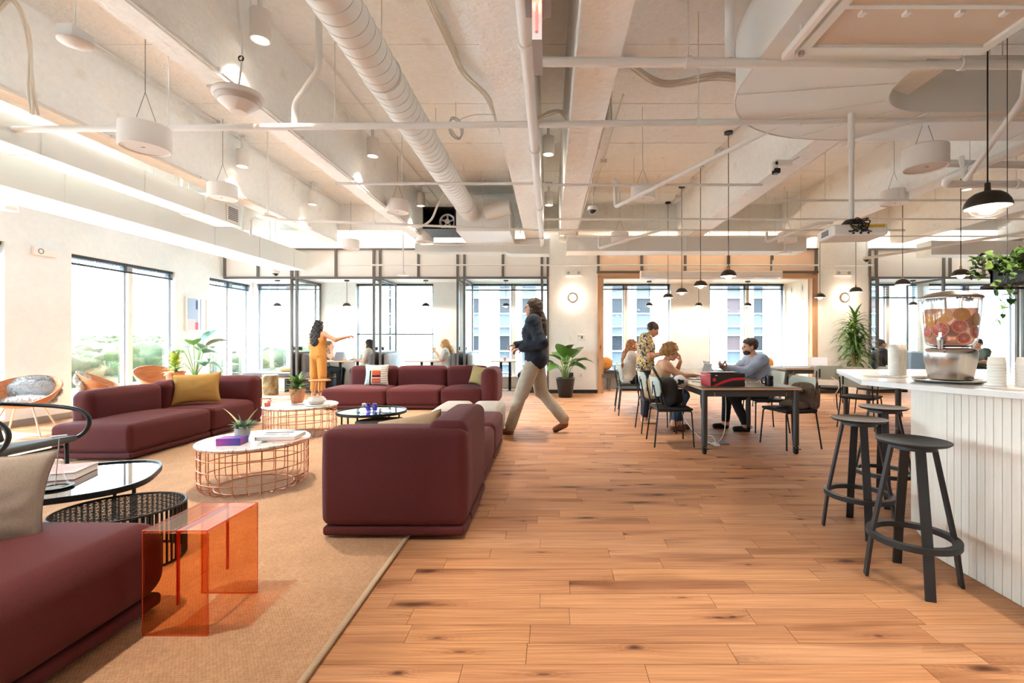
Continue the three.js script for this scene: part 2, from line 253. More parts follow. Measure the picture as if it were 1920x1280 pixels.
// office block across the street: strips of windows between white piers
{
  const b = thing('office_building', 'white office block across the street with strips of dark windows', 'building', [0, 0, 40]);
  obj('facade', box(62, 60, 10, 16, -8, -5.3), facadeM, b);
  const rows = []; const floorH = 3.15;
  for (let f = -2; f < 3; f++) { const y0 = 0.35 + f * floorH; rows.push([y0, 1.22, 0], [y0 + 1.32, 0.62, 1], [y0 + 2.04, 0.98, 1]); }
  const piers = [], geo = new Map();
  for (let k = 0; k < 15; k++) {
    const x = -6.6 + k * 2.42 + (k % 2 ? 0.35 : 0);
    if (x > 2 && x < 3.2) continue;
    const w = k % 3 === 1 ? 0.8 : 1.12;
    for (const [y, h, kind] of rows) {
      const key = w + '_' + h; if (!geo.has(key)) geo.set(key, box(w, h, 0.12));
      const m = obj('window', geo.get(key), kind ? panePale : (k % 5 === 4 ? paneRose : paneDark), b); m.position.set(x, y + h / 2, -0.26);
    }
    piers.push(box(0.35, 50, 0.5, x - w / 2 - 0.26, -5, -0.1), box(0.35, 50, 0.5, x + w / 2 + 0.26, -5, -0.1));
    for (const [y, h] of rows) piers.push(box(w + 0.3, 0.09, 0.3, x, y - 0.05, -0.1));
  }
  obj('pier', piers, facadeBar, b);
}
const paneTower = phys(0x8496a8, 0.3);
// distant towers in the haze
[[-88, 150, 15, 46, 'pale tower block beyond the corner window'], [-46, 260, 26, 34, 'wide low block beyond the booth window'], [-70, 215, 13, 30, 'slim grey tower beside the wide low block']].forEach(([x, d, w, h, label]) => {
  const t = thing('tower_block', label, 'building', [x, -17, d]);
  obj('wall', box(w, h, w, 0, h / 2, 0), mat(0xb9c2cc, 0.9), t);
  const wg = box(w * 0.16, 1.7, 0.2);
  for (let r = 0; r < Math.floor(h / 3.4); r++) for (let c = 0; c < 4; c++) { const m = obj('window', wg, paneTower, t); m.position.set((c - 1.5) * w * 0.23, 2.2 + r * 3.4, w / 2 + 0.05); }
});
// white terrace wall outside the side windows
structMesh('terrace', [bx(-11.5, XL - 0.25, -0.6, -0.15, -6, 15), bx(-11.5, -11.3, -0.2, 0.1, -6, 15)], facadeM);
// ================================================================ ducts, pipes and lamps under the ceiling
const DT = (n, l, c, g) => thing(n, l, c, [0, 0, 0], 0, g);
// ---- boxed ducts along the window side
{
  const t = DT('rectangular_duct', 'long flat white duct under the joists ending in a side grille', 'duct');
  obj('duct_body', bx(-5.42, -5.1, 3.13, 3.4, ZN + 0.05, 7.55), M.duct, t);
  for (let d = 1.1; d < 7.5; d += 1.22) obj('flange', bx(-5.43, -5.09, 3.125, 3.405, d, d + 0.03), M.duct, t);
  obj('end_boot', bx(-5.46, -5.06, 3.12, 3.44, 7.0, 7.75), M.duct, t);
  const gr = obj('grille', bx(-5.062, -5.045, 3.15, 3.4, 7.42, 7.7), M.white, t);
  for (let k = 0; k < 7; k++) obj('louvre', bx(-5.05, -5.035, 3.172 + k * 0.03, 3.186 + k * 0.03, 7.45, 7.67), M.grey, gr);
  for (const d of [2.5, 3.5, 4.6, 5.6, 6.6]) obj('hanger', bx(-5.14, -5.11, 3.4, CEIL, d, d + 0.02), M.duct, t);
}
{
  const t = DT('soffit_duct', 'deep white duct box running low along the window wall', 'duct');
  obj('duct_body', bx(-6.4, -5.72, 2.89, 3.3, ZN + 0.05, 11.1), M.duct, t);
  for (let d = 0.6; d < 11; d += 1.25) obj('flange', bx(-6.41, -5.71, 2.886, 3.305, d, d + 0.025), M.duct, t);
  for (const d of [3, 5.4, 7.6, 9.8]) for (const x of [-6.35, -5.78]) obj('hanger', rod(V(x, 3.3, d), V(x, CEIL, d), 0.006), M.duct, t);
}
// ---- round spiral duct
{
  const t = DT('spiral_duct', 'long round spiral duct running to a metal box', 'duct'), cx = -1.49, cy = 3.63, r = 0.165;
  obj('duct_body', rod(V(cx, cy, ZN + 0.05), V(cx, cy, 8.86), r, r, 40), M.duct, t);
  const pts = []; for (let i = 0; i <= 1800; i++) { const a = i / 1800 * 2 * Math.PI * 60; pts.push(V(cx + Math.cos(a) * (r + 0.001), cy + Math.sin(a) * (r + 0.001), mix(1.2, 8.8, i / 1800))); }
  obj('spiral_seam', new THREE.TubeGeometry(new THREE.CatmullRomCurve3(pts), 1800, 0.0045, 4), M.duct, t);
  obj('collar', rod(V(cx, cy, 8.7), V(cx, cy, 8.78), r + 0.012, r + 0.012, 40), M.duct, t);
  for (const d of [2.2, 4.2, 6.2, 8.2]) { const h = obj('hanger_strap', new THREE.TorusGeometry(r + 0.006, 0.006, 5, 32), M.duct, t); h.position.copy(V(cx, cy, d)); obj('hanger_rod', rod(V(cx, cy + r, d), V(cx, CEIL, d), 0.005), M.duct, t); }
}
{
  const t = DT('plenum_box', 'white sheet metal box with dark open end and a loose flexible hose', 'duct');
  obj('box_body', [bx(-1.75, -0.75, 3.3, 3.34, 8.86, 10.2), bx(-1.75, -0.75, 3.86, 3.9, 8.86, 10.2), bx(-1.75, -0.75, 3.34, 3.86, 10.16, 10.2), bx(-0.79, -0.75, 3.34, 3.86, 8.905, 10.155), bx(-1.75, -0.75, 3.34, 3.86, 8.86, 8.9)], M.duct, t);
  const o = obj('open_box', [bx(-2.4, -1.78, 3.36, 3.38, 8.95, 9.7), bx(-2.4, -1.78, 3.76, 3.78, 8.95, 9.7), bx(-2.4, -2.38, 3.38, 3.76, 8.95, 9.7), bx(-1.8, -1.78, 3.38, 3.76, 8.95, 9.7), bx(-2.4, -1.78, 3.38, 3.76, 9.68, 9.7)], M.black, t);
  obj('fan_ring', [new THREE.TorusGeometry(0.14, 0.025, 8, 24).translate(-1.96, 3.53, -9.1), new THREE.CylinderGeometry(0.05, 0.05, 0.1, 16).rotateX(Math.PI / 2).translate(-1.96, 3.53, -9.1)], M.alu, o);
  for (let k = 0; k < 5; k++) { const b = box(0.03, 0.11, 0.02, 0, 0.085, 0); b.rotateZ(k * 1.257).translate(-1.96, 3.53, -9.1); obj('fan_blade', b, M.alu, o); }
  obj('hose', tube([V(-1.9, 3.95, 8.6), V(-2.05, 3.75, 8.7), V(-2.2, 3.5, 8.8), V(-2.42, 3.38, 8.85), V(-2.6, 3.4, 8.95)], 0.022, 30), M.duct, t);
  obj('side_branch', [rod(V(-1.2, 3.6, 8.75), V(-0.75, 3.72, 8.75), 0.13, 0.13, 24)], M.duct, t);
}
{
  const t = DT('transition_duct', 'curved white duct below the girder in front of the booths', 'duct');
  obj('duct_body', [bx(-0.85, 0.0, 3.1, 3.42, 10.1, 10.5), bx(-2.9, -0.8, 3.16, 3.36, 10.2, 10.5)], M.duct, t);
  obj('elbow', new THREE.CylinderGeometry(0.155, 0.155, 0.385, 24, 1).rotateX(Math.PI / 2).translate(-0.85, 3.26, -10.3), M.duct, t);
}
{
  const t = DT('bulkhead_duct', 'long rectangular white duct hung in front of the timber alcove', 'duct');
  obj('duct_body', bx(0.35, 5.35, 3.12, 3.42, 9.9, 10.4), M.duct, t);
  for (const x of [0.36, 1.6, 2.85, 4.1, 5.32]) obj('flange', bx(x, x + 0.03, 3.115, 3.425, 9.89, 10.41), M.duct, t);
  for (const x of [0.6, 2.0, 3.4, 4.8]) obj('hanger', rod(V(x, 3.42, 10.1), V(x, CEIL, 10.1), 0.006), M.duct, t);
}
{
  const t = DT('side_duct', 'pale rectangular duct over the far booths beyond the counter', 'duct');
  obj('duct_body', bx(8.2, 12.3, 3.1, 3.4, 10.2, 10.6), M.duct, t); for (const x of [8.19, 9.6, 11]) obj('flange', bx(x, x + 0.03, 3.095, 3.405, 10.19, 10.61), M.duct, t);
}
// ---- large flat elbow duct and the fan unit above the counter
{
  const t = DT('elbow_duct', 'huge flat curved duct elbow with fan-shaped seams above the counter', 'duct');
  const s = new THREE.Shape();    // plan: x, depth
  s.moveTo(1.5, 1.0); s.lineTo(1.5, 3.55); s.bezierCurveTo(1.5, 4.45, 2.2, 4.8, 3.05, 4.8); s.lineTo(6.2, 4.8); s.lineTo(6.2, 4.2); s.lineTo(3.35, 4.2); s.bezierCurveTo(2.95, 4.2, 2.7, 3.95, 2.7, 3.5); s.lineTo(2.7, 1.0); s.closePath();
  obj('duct_body', metric(extr(s, 0.5, 0.004, 28).rotateX(-Math.PI / 2).translate(0, 3.29, 0)), M.duct, t);
  for (const [a, b] of [[[1.53, 3.9], [2.72, 3.72]], [[1.85, 4.42], [2.82, 4.0]], [[2.45, 4.73], [3.02, 4.16]], [[3.15, 4.8], [3.35, 4.2]], [[4.6, 4.8], [4.6, 4.2]]]) obj('seam', bar(V(a[0], 3.288, a[1]), V(b[0], 3.288, b[1]), 0.014, 0.016), M.duct, t);
  obj('cleat', bar(V(2.98, 3.27, 4.85), V(3.5, 3.27, 4.3), 0.035, 0.03), M.white, t);
  obj('rim', [tube([V(1.5, 3.29, 3.5), V(1.54, 3.29, 3.95), V(1.8, 3.29, 4.4), V(2.3, 3.29, 4.7), V(3.05, 3.29, 4.8)], 0.009, 40, 6)], M.duct, t);
  for (const [x, d] of [[1.55, 2.4], [2.65, 2.4], [4.4, 4.75], [5.6, 4.25]]) obj('hanger', rod(V(x, 3.79, d), V(x, CEIL, d), 0.006), M.duct, t);
}
{
  const t = DT('fan_coil_unit', 'beige ceiling fan unit with flanged underside mounted beneath the elbow duct', 'air handler'), bm = mat(0xd3c2b1, 0.6);
  obj('casing', bx(1.62, 2.72, 3.13, 3.285, 1.4, 3.02), bm, t);
  obj('flange', [bx(1.58, 2.78, 3.11, 3.15, 2.98, 3.06), bx(1.58, 1.64, 3.11, 3.15, 1.4, 2.98), bx(2.72, 2.78, 3.11, 3.15, 1.4, 2.98)], M.duct, t);
  obj('seam', [bx(1.64, 2.72, 3.122, 3.14, 2.62, 2.65), bx(1.64, 2.72, 3.122, 3.14, 2.4, 2.415)], M.duct, t);
  for (const x of [1.75, 2.0, 2.3, 2.55]) obj('bracket', bx(x, x + 0.03, 3.11, 3.16, 2.66, 2.7), M.white, t);
  for (const [x, d] of [[1.6, 2.2], [2.75, 2.2], [1.6, 3.02]]) { obj('hanger', rod(V(x, 3.12, d), V(x, CEIL, d), 0.008), M.duct, t); obj('nut', rod(V(x, 3.085, d), V(x, 3.115, d), 0.018, 0.018, 6), M.steel, t); }
  obj('strut', bar(V(1.53, 3.12, 1.9), V(1.53, 3.12, 3.1), 0.035, 0.04), M.white, t);
}
// ---- pipes
function pipeRun(label, paths, r, clamps = [], mtl = M.whitePaint) { const t = DT('sprinkler_pipe', label, 'pipe', 'ceiling pipes'); delete t.userData.group; for (const p of paths) obj('pipe', pipe(p.map((q) => V(...q)), r), mtl, t); for (const [x, y, d, ax] of clamps) { const q = ax === 'x' ? rod(V(x - 0.02, y, d), V(x + 0.02, y, d), r * 1.28, r * 1.28, 14) : rod(V(x, y, d - 0.02), V(x, y, d + 0.02), r * 1.28, r * 1.28, 14); obj('clamp', q, mtl, t); obj('hanger_rod', rod(V(x, y + r, d), V(x, CEIL, d), 0.005, 0.005, 6), mtl, t); } return t; }
pipeRun('thick white main pipe running lengthwise under the middle joist', [[[-0.16, 3.28, ZN + 0.1], [-0.16, 3.28, 10.3]]], 0.046, [[-0.16, 3.28, 3.2, 'd'], [-0.16, 3.28, 5.0, 'd'], [-0.16, 3.28, 7.2, 'd'], [-0.16, 3.28, 9.2, 'd']]);
pipeRun('white cross pipe spanning the whole room with a bent drop to the slab', [[[-5.08, 3.27, 4.5], [-0.21, 3.28, 4.42]], [[-0.1, 3.28, 4.42], [7.0, 3.28, 4.22]], [[-2.4, 3.28, 4.47], [-2.4, 3.5, 4.47], [-2.14, 3.78, 4.4], [-2.14, CEIL, 4.4]]], 0.03, [[-3.6, 3.275, 4.48, 'x'], [-2.02, 3.28, 4.46, 'x'], [1.37, 3.28, 4.38, 'x'], [2.3, 3.28, 4.36, 'x'], [4.1, 3.28, 4.3, 'x']]);
pipeRun('white cross pipe starting at the main pipe and passing under the fan unit', [[[-0.1, 3.28, 3.42], [5.5, 3.28, 3.48]], [[1.3, 3.3, 3.43], [1.3, CEIL, 3.43]]], 0.034, [[1.0, 3.28, 3.43, 'x'], [3.0, 3.28, 3.45, 'x']]);
pipeRun('thin white cross pipe over the middle sofa', [[[-2.75, 3.28, 6.1], [-0.21, 3.28, 6.1]], [[-0.1, 3.28, 6.15], [2.75, 3.28, 6.15]]], 0.018, [[1.2, 3.28, 6.15, 'x'], [-1.9, 3.28, 6.1, 'x']]);
pipeRun('thin white cross pipe in front of the booths with upturned window end', [[[-4.95, 3.0, 7.85], [-4.95, 3.28, 7.85], [-0.21, 3.28, 8.7]], [[-0.1, 3.28, 8.7], [6.5, 3.28, 8.7]]], 0.02, [[-3.0, 3.28, 8.1, 'x'], [-1.2, 3.28, 8.47, 'x'], [2.0, 3.28, 8.7, 'x'], [4.6, 3.28, 8.7, 'x']]);
pipeRun('thin white pipe crossing above the long work table', [[[-0.1, 3.28, 7.9], [9.0, 3.28, 7.9]]], 0.016, [[1.4, 3.28, 7.9, 'x'], [3.6, 3.28, 7.9, 'x']]);
pipeRun('long thin conduit across the booth fronts and timber alcove', [[[-4.9, 3.0, 11.0], [7.5, 3.0, 11.0]]], 0.02, [[-3.4, 3.0, 11, 'x'], [3.0, 3.0, 11, 'x']]);
pipeRun('slanting white pipe with upturned end above the alcove pendants', [[[0.95, 3.62, 6.9], [0.95, 3.2, 6.9], [2.2, 3.31, 4.44]]], 0.026);
pipeRun('short slanting white pipe below the bulkhead duct', [[[0.98, 3.34, 9.5], [0.98, 3.1, 9.5], [2.0, 3.28, 8.75]]], 0.026);
pipeRun('short slanting white pipe beside the projector', [[[4.2, 3.36, 9.2], [4.2, 3.16, 9.2], [4.75, 3.34, 8.4], [5.0, 3.34, 8.4]]], 0.026);
pipeRun('pair of white pipes bending above the counter pendant', [[[4.6, 3.14, 2.6], [4.6, 3.14, 5.5], [4.75, 3.14, 5.7], [9.0, 3.14, 5.7]], [[4.5, 3.36, 5.6], [9.0, 3.36, 5.9]]], 0.045, [[4.6, 3.14, 5.2, 'd'], [5.6, 3.14, 5.7, 'x']]);
pipeRun('steep white pipe slanting up past the counter pendant cord', [[[4.55, 3.3, 5.25], [4.55, 3.02, 5.2], [3.72, 3.18, 3.72], [3.5, 3.27, 3.48]]], 0.026);
pipeRun('long slanting pipe dropping towards the far booths beyond the counter', [[[6.5, 2.95, 9.8], [9.2, 3.28, 8.0], [9.2, 3.6, 8.0]]], 0.028);
// ---- conduits clipped along the joists and the pendant rows
for (const [x, y, d0, d1, lab] of [[-2.665, 3.44, 2.0, 10.5, 'thin conduit clipped to the side of the window joist'], [-4.72, 3.46, 2.0, 10.5, 'thin conduit clipped to the joist over the window sofa'], [3.18, 3.45, 5.0, 10.5, 'conduit clipped to the joist beside the pendant row'], [0.56, 3.46, 4.9, 10.5, 'thin conduit clipped to the middle joist']]) { const t = DT('joist_conduit', lab, 'conduit'); obj('conduit', rod(V(x, y, d0), V(x, y, d1), 0.014), M.whitePaint, t); for (let d = d0 + 0.5; d < d1; d += 1.3) obj('clip', bx(x - 0.02, x + 0.02, y - 0.018, y + 0.02, d, d + 0.03), M.whitePaint, t); }
for (const [x, lab] of [[2.6, 'slab conduit linking the work table pendants'], [5.93, 'slab conduit linking the dining table pendants']]) { const t = DT('slab_conduit', lab, 'conduit'); obj('conduit', rod(V(x + 0.09, 4.28, 6.6), V(x + 0.09, 4.28, 10.55), 0.012), M.whitePaint, t); for (const d of [7.5, 8.8, 9.9]) obj('junction_box', bx(x + 0.04, x + 0.14, 4.24, 4.3, d, d + 0.1), M.whitePaint, t); }
pipeRun('thin white pipe crossing before the alcove bulkhead', [[[0.2, 3.3, 9.3], [9.5, 3.3, 9.3]]], 0.015, [[1.9, 3.3, 9.3, 'x'], [3.9, 3.3, 9.3, 'x'], [6.4, 3.3, 9.3, 'x']]);
pipeRun('thin white pipe crossing above the middle sofa backs', [[[-2.6, 3.2, 9.6], [-0.22, 3.2, 9.6]]], 0.015, [[-1.9, 3.2, 9.6, 'x'], [-0.6, 3.2, 9.6, 'x']]);
pipeRun('thin white pipe crossing over the dining pendants', [[[3.2, 3.3, 6.9], [9.5, 3.3, 6.9]]], 0.016, [[4.0, 3.3, 6.9, 'x'], [5.6, 3.3, 6.9, 'x'], [7.4, 3.3, 6.9, 'x']]);
// ---- cables
function cableBundle(label, pts, n, spread, r) { const t = DT('cable_bundle', label, 'cable'); const q = rng(pts.length * 31 + n); for (let k = 0; k < n; k++) { const a = k / n * 6.28, s = spread * (0.5 + 0.5 * q()); obj('cable', tube(pts.map((p) => V(p[0] + Math.cos(a) * s + (q() - 0.5) * spread, p[1] + Math.sin(a) * s, p[2] + (q() - 0.5) * spread * 2)), r, 60, 5), cableM, t); } return t; }
const cableM = mat(0xe4dccd, 0.7);
cableBundle('bundle of pale cables lying along the slab beside the spiral duct', [[-1.05, 4.25, 4.0], [-1.0, 4.25, 4.9], [-0.95, 4.24, 5.3], [-0.75, 4.2, 5.7], [-0.7, 4.2, 6.4], [-0.66, 4.22, 7.4], [-0.68, 4.1, 8.5]], 8, 0.03, 0.007);
cableBundle('bundle of pale cables curving across the slab to the elbow duct', [[0.6, 3.5, 4.9], [0.62, 3.95, 4.95], [0.75, 4.23, 5.0], [1.3, 4.22, 5.45], [1.9, 4.22, 5.3], [2.4, 4.22, 5.45], [2.78, 4.2, 5.4]], 9, 0.035, 0.008);
cableBundle('short cable bundle crossing between the two middle joists', [[-0.14, 3.55, 4.9], [0.0, 3.62, 4.9], [0.12, 3.6, 4.85], [0.2, 3.46, 4.8]], 6, 0.02, 0.006);
cableBundle('drooping white cables near the window joist', [[-4.7, 3.95, 4.0], [-4.55, 4.15, 4.0], [-4.4, 3.9, 4.0], [-4.36, 3.4, 4.0], [-4.4, 3.2, 4.05]], 4, 0.02, 0.01);
{ const t = DT('cable_coil', 'loose coil of pale blue cable hanging from the slab', 'cable'); const q = rng(3); for (let k = 0; k < 6; k++) { const g = new THREE.TorusGeometry(0.09 + 0.03 * q(), 0.004, 5, 30); g.scale(0.7 + 0.3 * q(), 1.25, 1).rotateY(q() * 1.2).rotateZ(q() * 0.6); const m = obj('loop', g, mat(0xb9cdd0, 0.6), t); m.position.copy(V(-1.22 + 0.03 * q(), 3.97, 6.05)); } obj('lead', tube([V(-1.15, 4.08, 6.05), V(-0.95, 4.14, 6.05), V(-0.62, 4.16, 6.1)], 0.004, 12, 5), mat(0xb9cdd0, 0.6), t); obj('tie', rod(V(-1.2, 4.05, 6.05), V(-1.2, CEIL, 6.05), 0.004), cableM, t); }
{ const t = DT('slab_conduit', 'thin conduit with junction boxes fixed along the slab', 'conduit'); obj('conduit', [rod(V(-2.4, 4.27, 5.0), V(-2.4, 4.27, 10.4), 0.011), rod(V(-4.6, 4.27, 4.6), V(-4.6, 4.27, 10.4), 0.011), rod(V(0.9, 4.27, 5.8), V(0.9, 4.27, 10.4), 0.011)], M.whitePaint, t); for (const [x, d] of [[-2.4, 6.7], [-2.4, 9], [-4.6, 6.6], [-4.6, 9.2], [0.9, 8]]) obj('junction_box', bx(x - 0.05, x + 0.05, 4.24, 4.3, d - 0.05, d + 0.05), M.whitePaint, t); }
// ---- drum speakers on wires
const drumM = mat(0xefece7, 0.6);
{
  const make = (x, y, d, label) => {
    const t = thing('pendant_speaker', label, 'speaker', [x, y, d], 0, 'white drum speakers hung from the slab');
    obj('drum', lathe([[0, 0.1], [0.165, 0.1], [0.178, 0.092], [0.18, 0.085], [0.18, -0.095], [0.172, -0.1], [0.166, -0.1], [0.164, -0.088]], 48), drumM, t);
    obj('grille', lathe([[0.165, -0.09], [0, -0.088]], 48), mat(0xdedad4, 0.8, { bumpMap: rep(weaveTex, 6, 6), bumpScale: 0.001 }), t);
    obj('badge', box(0.03, 0.004, 0.008, 0, -0.091, 0.02), M.grey, t);
    const up = CEIL - y;
    obj('wire', [rod(P3(-0.1, 0.1, 0), P3(0, 0.38, 0), 0.0025, 0.0025, 5), rod(P3(0.1, 0.1, 0), P3(0, 0.38, 0), 0.0025, 0.0025, 5), rod(P3(0, 0.38, 0), P3(0, up, 0), 0.003, 0.003, 5)], M.grey, t);
  };
  make(-3.41, 2.98, 4.0, 'white drum pendant speaker beside the flat window duct, large badge under it');
  make(-4.48, 3.3, 6.5, 'white drum pendant speaker beyond the duct grille');
  for (const [x, y, d, lab] of [[-2.5, 3.46, 7.8, 'white drum pendant speaker in front of the dark open duct box'], [-4.36, 3.36, 10.4, 'white drum pendant speaker in front of the booth front near the corner bench'], [-2.62, 3.42, 9.95, 'white drum pendant speaker in front of the booth of the phone reader'], [1.41, 3.5, 7.2, 'white drum pendant speaker crossed by the slanting pipe near the pendant row'], [1.43, 3.36, 9.7, 'white drum pendant speaker at the pier end of the bulkhead duct'], [4.85, 3.36, 9.7, 'white drum pendant speaker before the far end of the bulkhead duct']]) make(x, y, d, lab);
  make(3.52, 2.98, 4.45, 'white drum pendant speaker hanging just beyond the elbow duct');
  make(5.15, 3.4, 7.1, 'white drum pendant speaker with a cable stem beside the projector');
}
// ---- can downlights; the out-of-view ones are added to brighten the room
const glowWarm = new THREE.MeshStandardMaterial({ color: 0xffffff, emissive: new THREE.Color(1, 0.86, 0.68), emissiveIntensity: 3, roughness: 0.5 });
for (const [x, d, where] of [[-2.5, 4.1, 'above the large round sensor'], [-2.5, 6.7, 'between the window joist and the spiral duct'], [-2.5, 9.2, 'next to the dark open duct box'], [-4.6, 7.1, 'beyond the flat duct grille'], [-4.55, 9.1, 'over the sofa corner by the windows'], [-0.02, 6.64, 'beside the main pipe, over the aisle'], [-0.02, 9.15, 'beside the main pipe, near the plastered pier'], [7.2, 8.2, 'above the far dining pendants'], [-2.5, 1.5, 'added unseen over the wine-red module'], [-0.02, 1.4, 'added unseen above the red-edged sign'], [2.45, 0.6, 'added unseen under the fan unit run'], [-2.5, -1.2, 'added unseen over the rug end'], [2.45, -1.8, 'added unseen over the service side'], [4.6, 2.2, 'added unseen behind the drinks counter']]) {
  const t = thing('downlight', 'white can downlight ' + where, 'downlight', [x, 3.86, d], 0, 'can downlights along the joists');
  obj('can', lathe([[0.068, 0.0], [0.078, 0.0], [0.08, 0.006], [0.08, 0.25], [0, 0.25]], 32), M.white, t);
  obj('lens', lathe([[0.068, 0.012], [0, 0.012]], 24), glowWarm, t);
  obj('bracket', [rod(P3(0, 0.25, 0), P3(0, CEIL - 3.86, 0), 0.02), box(0.14, 0.03, 0.1, 0, CEIL - 3.86 - 0.015, 0)], M.whitePaint, t);
  const s = new THREE.SpotLight(new THREE.Color(1, 0.88, 0.74), 20, 0, 0.7, 0.6, 2); s.position.set(0, 0.0, 0); s.target.position.set(0, -2, 0); s.castShadow = true; s.shadow.radius = 2; t.add(s, s.target);
}
// ---- pendants: dark domes with a glowing globe
const domeM = mat(0x3a322d, 0.5), domeDark = mat(0x1d1a18, 0.45), cordM = mat(0x151515, 0.7), brass = mat(0xc8a06a, 0.3, { metalness: 1 });
const globeM = new THREE.MeshStandardMaterial({ color: 0xfff4e6, emissive: new THREE.Color(1, 0.8, 0.58), emissiveIntensity: 3.4, roughness: 0.3 });
function pendant(x, y, d, top, s, label, group, power, near) {
  const t = thing('pendant_lamp', label, 'lamp', [x, y, d], 0, group);
  obj('shade', lathe([[0.104, -0.022], [0.107, -0.02], [0.107, -0.012], [0.1, 0.012], [0.085, 0.038], [0.06, 0.058], [0.03, 0.068], [0.012, 0.07], [0.012, 0.066], [0.03, 0.063], [0.058, 0.052], [0.08, 0.034], [0.096, 0.008], [0.104, -0.02]].map(([a, b]) => [a * s, b * s]), 40), near ? domeDark : domeM, t);
  obj('globe', new THREE.SphereGeometry(0.05 * s, 24, 16).translate(0, -0.012 * s, 0), globeM, t);
  if (near) obj('glass_bowl', lathe([[0.088, -0.012], [0.084, -0.03], [0.068, -0.055], [0.04, -0.068], [0, -0.072]].map(([a, b]) => [a * s, b * s]), 40), phys(0xffffff, 0.02, { transmission: 1, thickness: 0 }), t);
  obj('cap', lathe([[0, 0.115], [0.013, 0.115], [0.015, 0.07], [0.022, 0.064]].map(([a, b]) => [a * s, b * s]), 20), near ? domeDark : brass, t);
  obj('cord', rod(P3(0, 0.1 * s, 0), P3(0, top - y, 0), near ? 0.0045 : 0.005, near ? 0.0045 : 0.005, 6), cordM, t);
  obj('canopy', new THREE.CylinderGeometry(0.06, 0.06, 0.03, 28).translate(0, top - y - 0.015, 0), domeDark, t);
  const l = new THREE.PointLight(new THREE.Color(1, 0.8, 0.6), power, 0, 2); l.position.set(0, -0.012 * s, 0); l.castShadow = true; t.add(l);
}
const grpA = 'pendants over the work tables', grpB = 'pendants over the dining tables';
[[6.91, 'over the joined work tables, farthest from the alcove'], [8.19, 'over the work tables, third from the alcove'], [9.36, 'over the work tables, second from the alcove'], [10.45, 'closest to the alcove in the work table row']].forEach(([d, w]) => pendant(2.6, 2.22, d, CEIL, 1.05, 'dark dome pendant lamp ' + w, grpA, 1.6));
[[6.85, 'over the dining tables, beside the hanging ivy'], [7.98, 'over the dining tables, second from the hanging ivy'], [9.2, 'over the dining tables, above the dracaena'], [10.42, 'over the dining tables, next to the oak jamb']].forEach(([d, w]) => pendant(5.93, 2.22, d, CEIL, 1.05, 'dark dome pendant lamp ' + w, grpB, 1.6));
[[-6.83, 'above the corner window bench'], [-5.09, 'in the booth of the dark-haired woman'], [-3.11, 'in the booth of the phone reader'], [-1.1, 'in the empty booth']].forEach(([x, w]) => pendant(x, 2.13, 11.9, 2.765, 0.9, 'small dark dome pendant lamp ' + w, 'booth pendants', 1.2));
[[2.49, 'at the pier end'], [3.73, 'in the middle'], [4.96, 'behind the bearded man']].forEach(([x, w]) => pendant(x, 2.14, 11.9, 2.74, 0.9, 'small dark dome pendant lamp inside the timber alcove, ' + w, 'alcove pendants', 1.2));
pendant(9.1, 2.16, 11.9, 2.76, 0.9, 'small dark dome pendant lamp in the far booth beyond the counter', undefined, 1.2);
pendant(2.84, 2.16, 3.08, CEIL, 1.16, 'black dome pendant lamp with clear glass bowl over the drinks counter', undefined, 2.2, true);
// ---- sensors, cameras, access points, red-edged sign
{
  const t = thing('ceiling_sensor', 'large white round ceiling sensor hung from a cable by the window joist', 'sensor', [-2.33, 3.05, 3.55]);
  obj('base', lathe([[0, 0.07], [0.16, 0.07], [0.17, 0.055], [0.17, 0.035], [0.15, 0.03]], 40), M.white, t); obj('ring', lathe([[0.152, 0.03], [0.152, 0.012], [0.13, 0.005], [0.13, -0.01]], 40), mat(0xd6d0c8, 0.5), t); obj('cone', lathe([[0.13, -0.01], [0.06, -0.07], [0.045, -0.072], [0, -0.072]], 40), M.white, t);
  obj('mount_plate', box(0.24, 0.02, 0.16, -0.06, 0.085, 0), M.white, t); obj('cable', tube([P3(0, 0.09, 0), P3(0.03, 0.4, 0), P3(0.01, 0.7, 0.02), P3(0.02, CEIL - 3.05, 0)], 0.007, 20, 6), M.whitePaint, t); obj('knot', new THREE.TorusGeometry(0.018, 0.006, 6, 12).translate(0.02, 0.33, 0), M.black, t);
}
{
  const t = thing('motion_detector', 'small white motion detector on a conduit box hung by a thin rod', 'sensor', [-2.95, 3.13, 2.95]);
  obj('box', box(0.1, 0.07, 0.14, 0, 0.035, 0), M.whitePaint, t); obj('disc', lathe([[0, 0.002], [0.085, 0], [0.085, -0.012], [0.06, -0.02], [0.03, -0.034], [0, -0.036]], 32), M.white, t); obj('rod', rod(P3(0, 0.07, 0), P3(0, CEIL - 3.13, 0), 0.005), M.whitePaint, t);
}
function domeCam(x, y, d, top, label) { const t = thing('dome_camera', label, 'camera', [x, y, d]); obj('housing', lathe([[0, 0.07], [0.07, 0.07], [0.075, 0.06], [0.075, 0.02], [0.066, 0.012]], 28), M.white, t); obj('dome', new THREE.SphereGeometry(0.055, 24, 12, 0, 6.2832, Math.PI / 2, Math.PI / 2).translate(0, 0.014, 0), phys(0x101114, 0.06, { clearcoat: 1 }), t); if (top) obj('stem', rod(P3(0, 0.07, 0), P3(0, top - y, 0), 0.006), M.whitePaint, t); }
domeCam(0.62, 3.14, 6.9, CEIL, 'white dome security camera on a thin stem by the middle joist');
domeCam(6.6, 2.93, 9.9, 4.3, 'white dome security camera beside the far booth frame');
domeCam(-5.55, 2.6, 9.6, CEIL, 'white dome security camera near the corner booth');
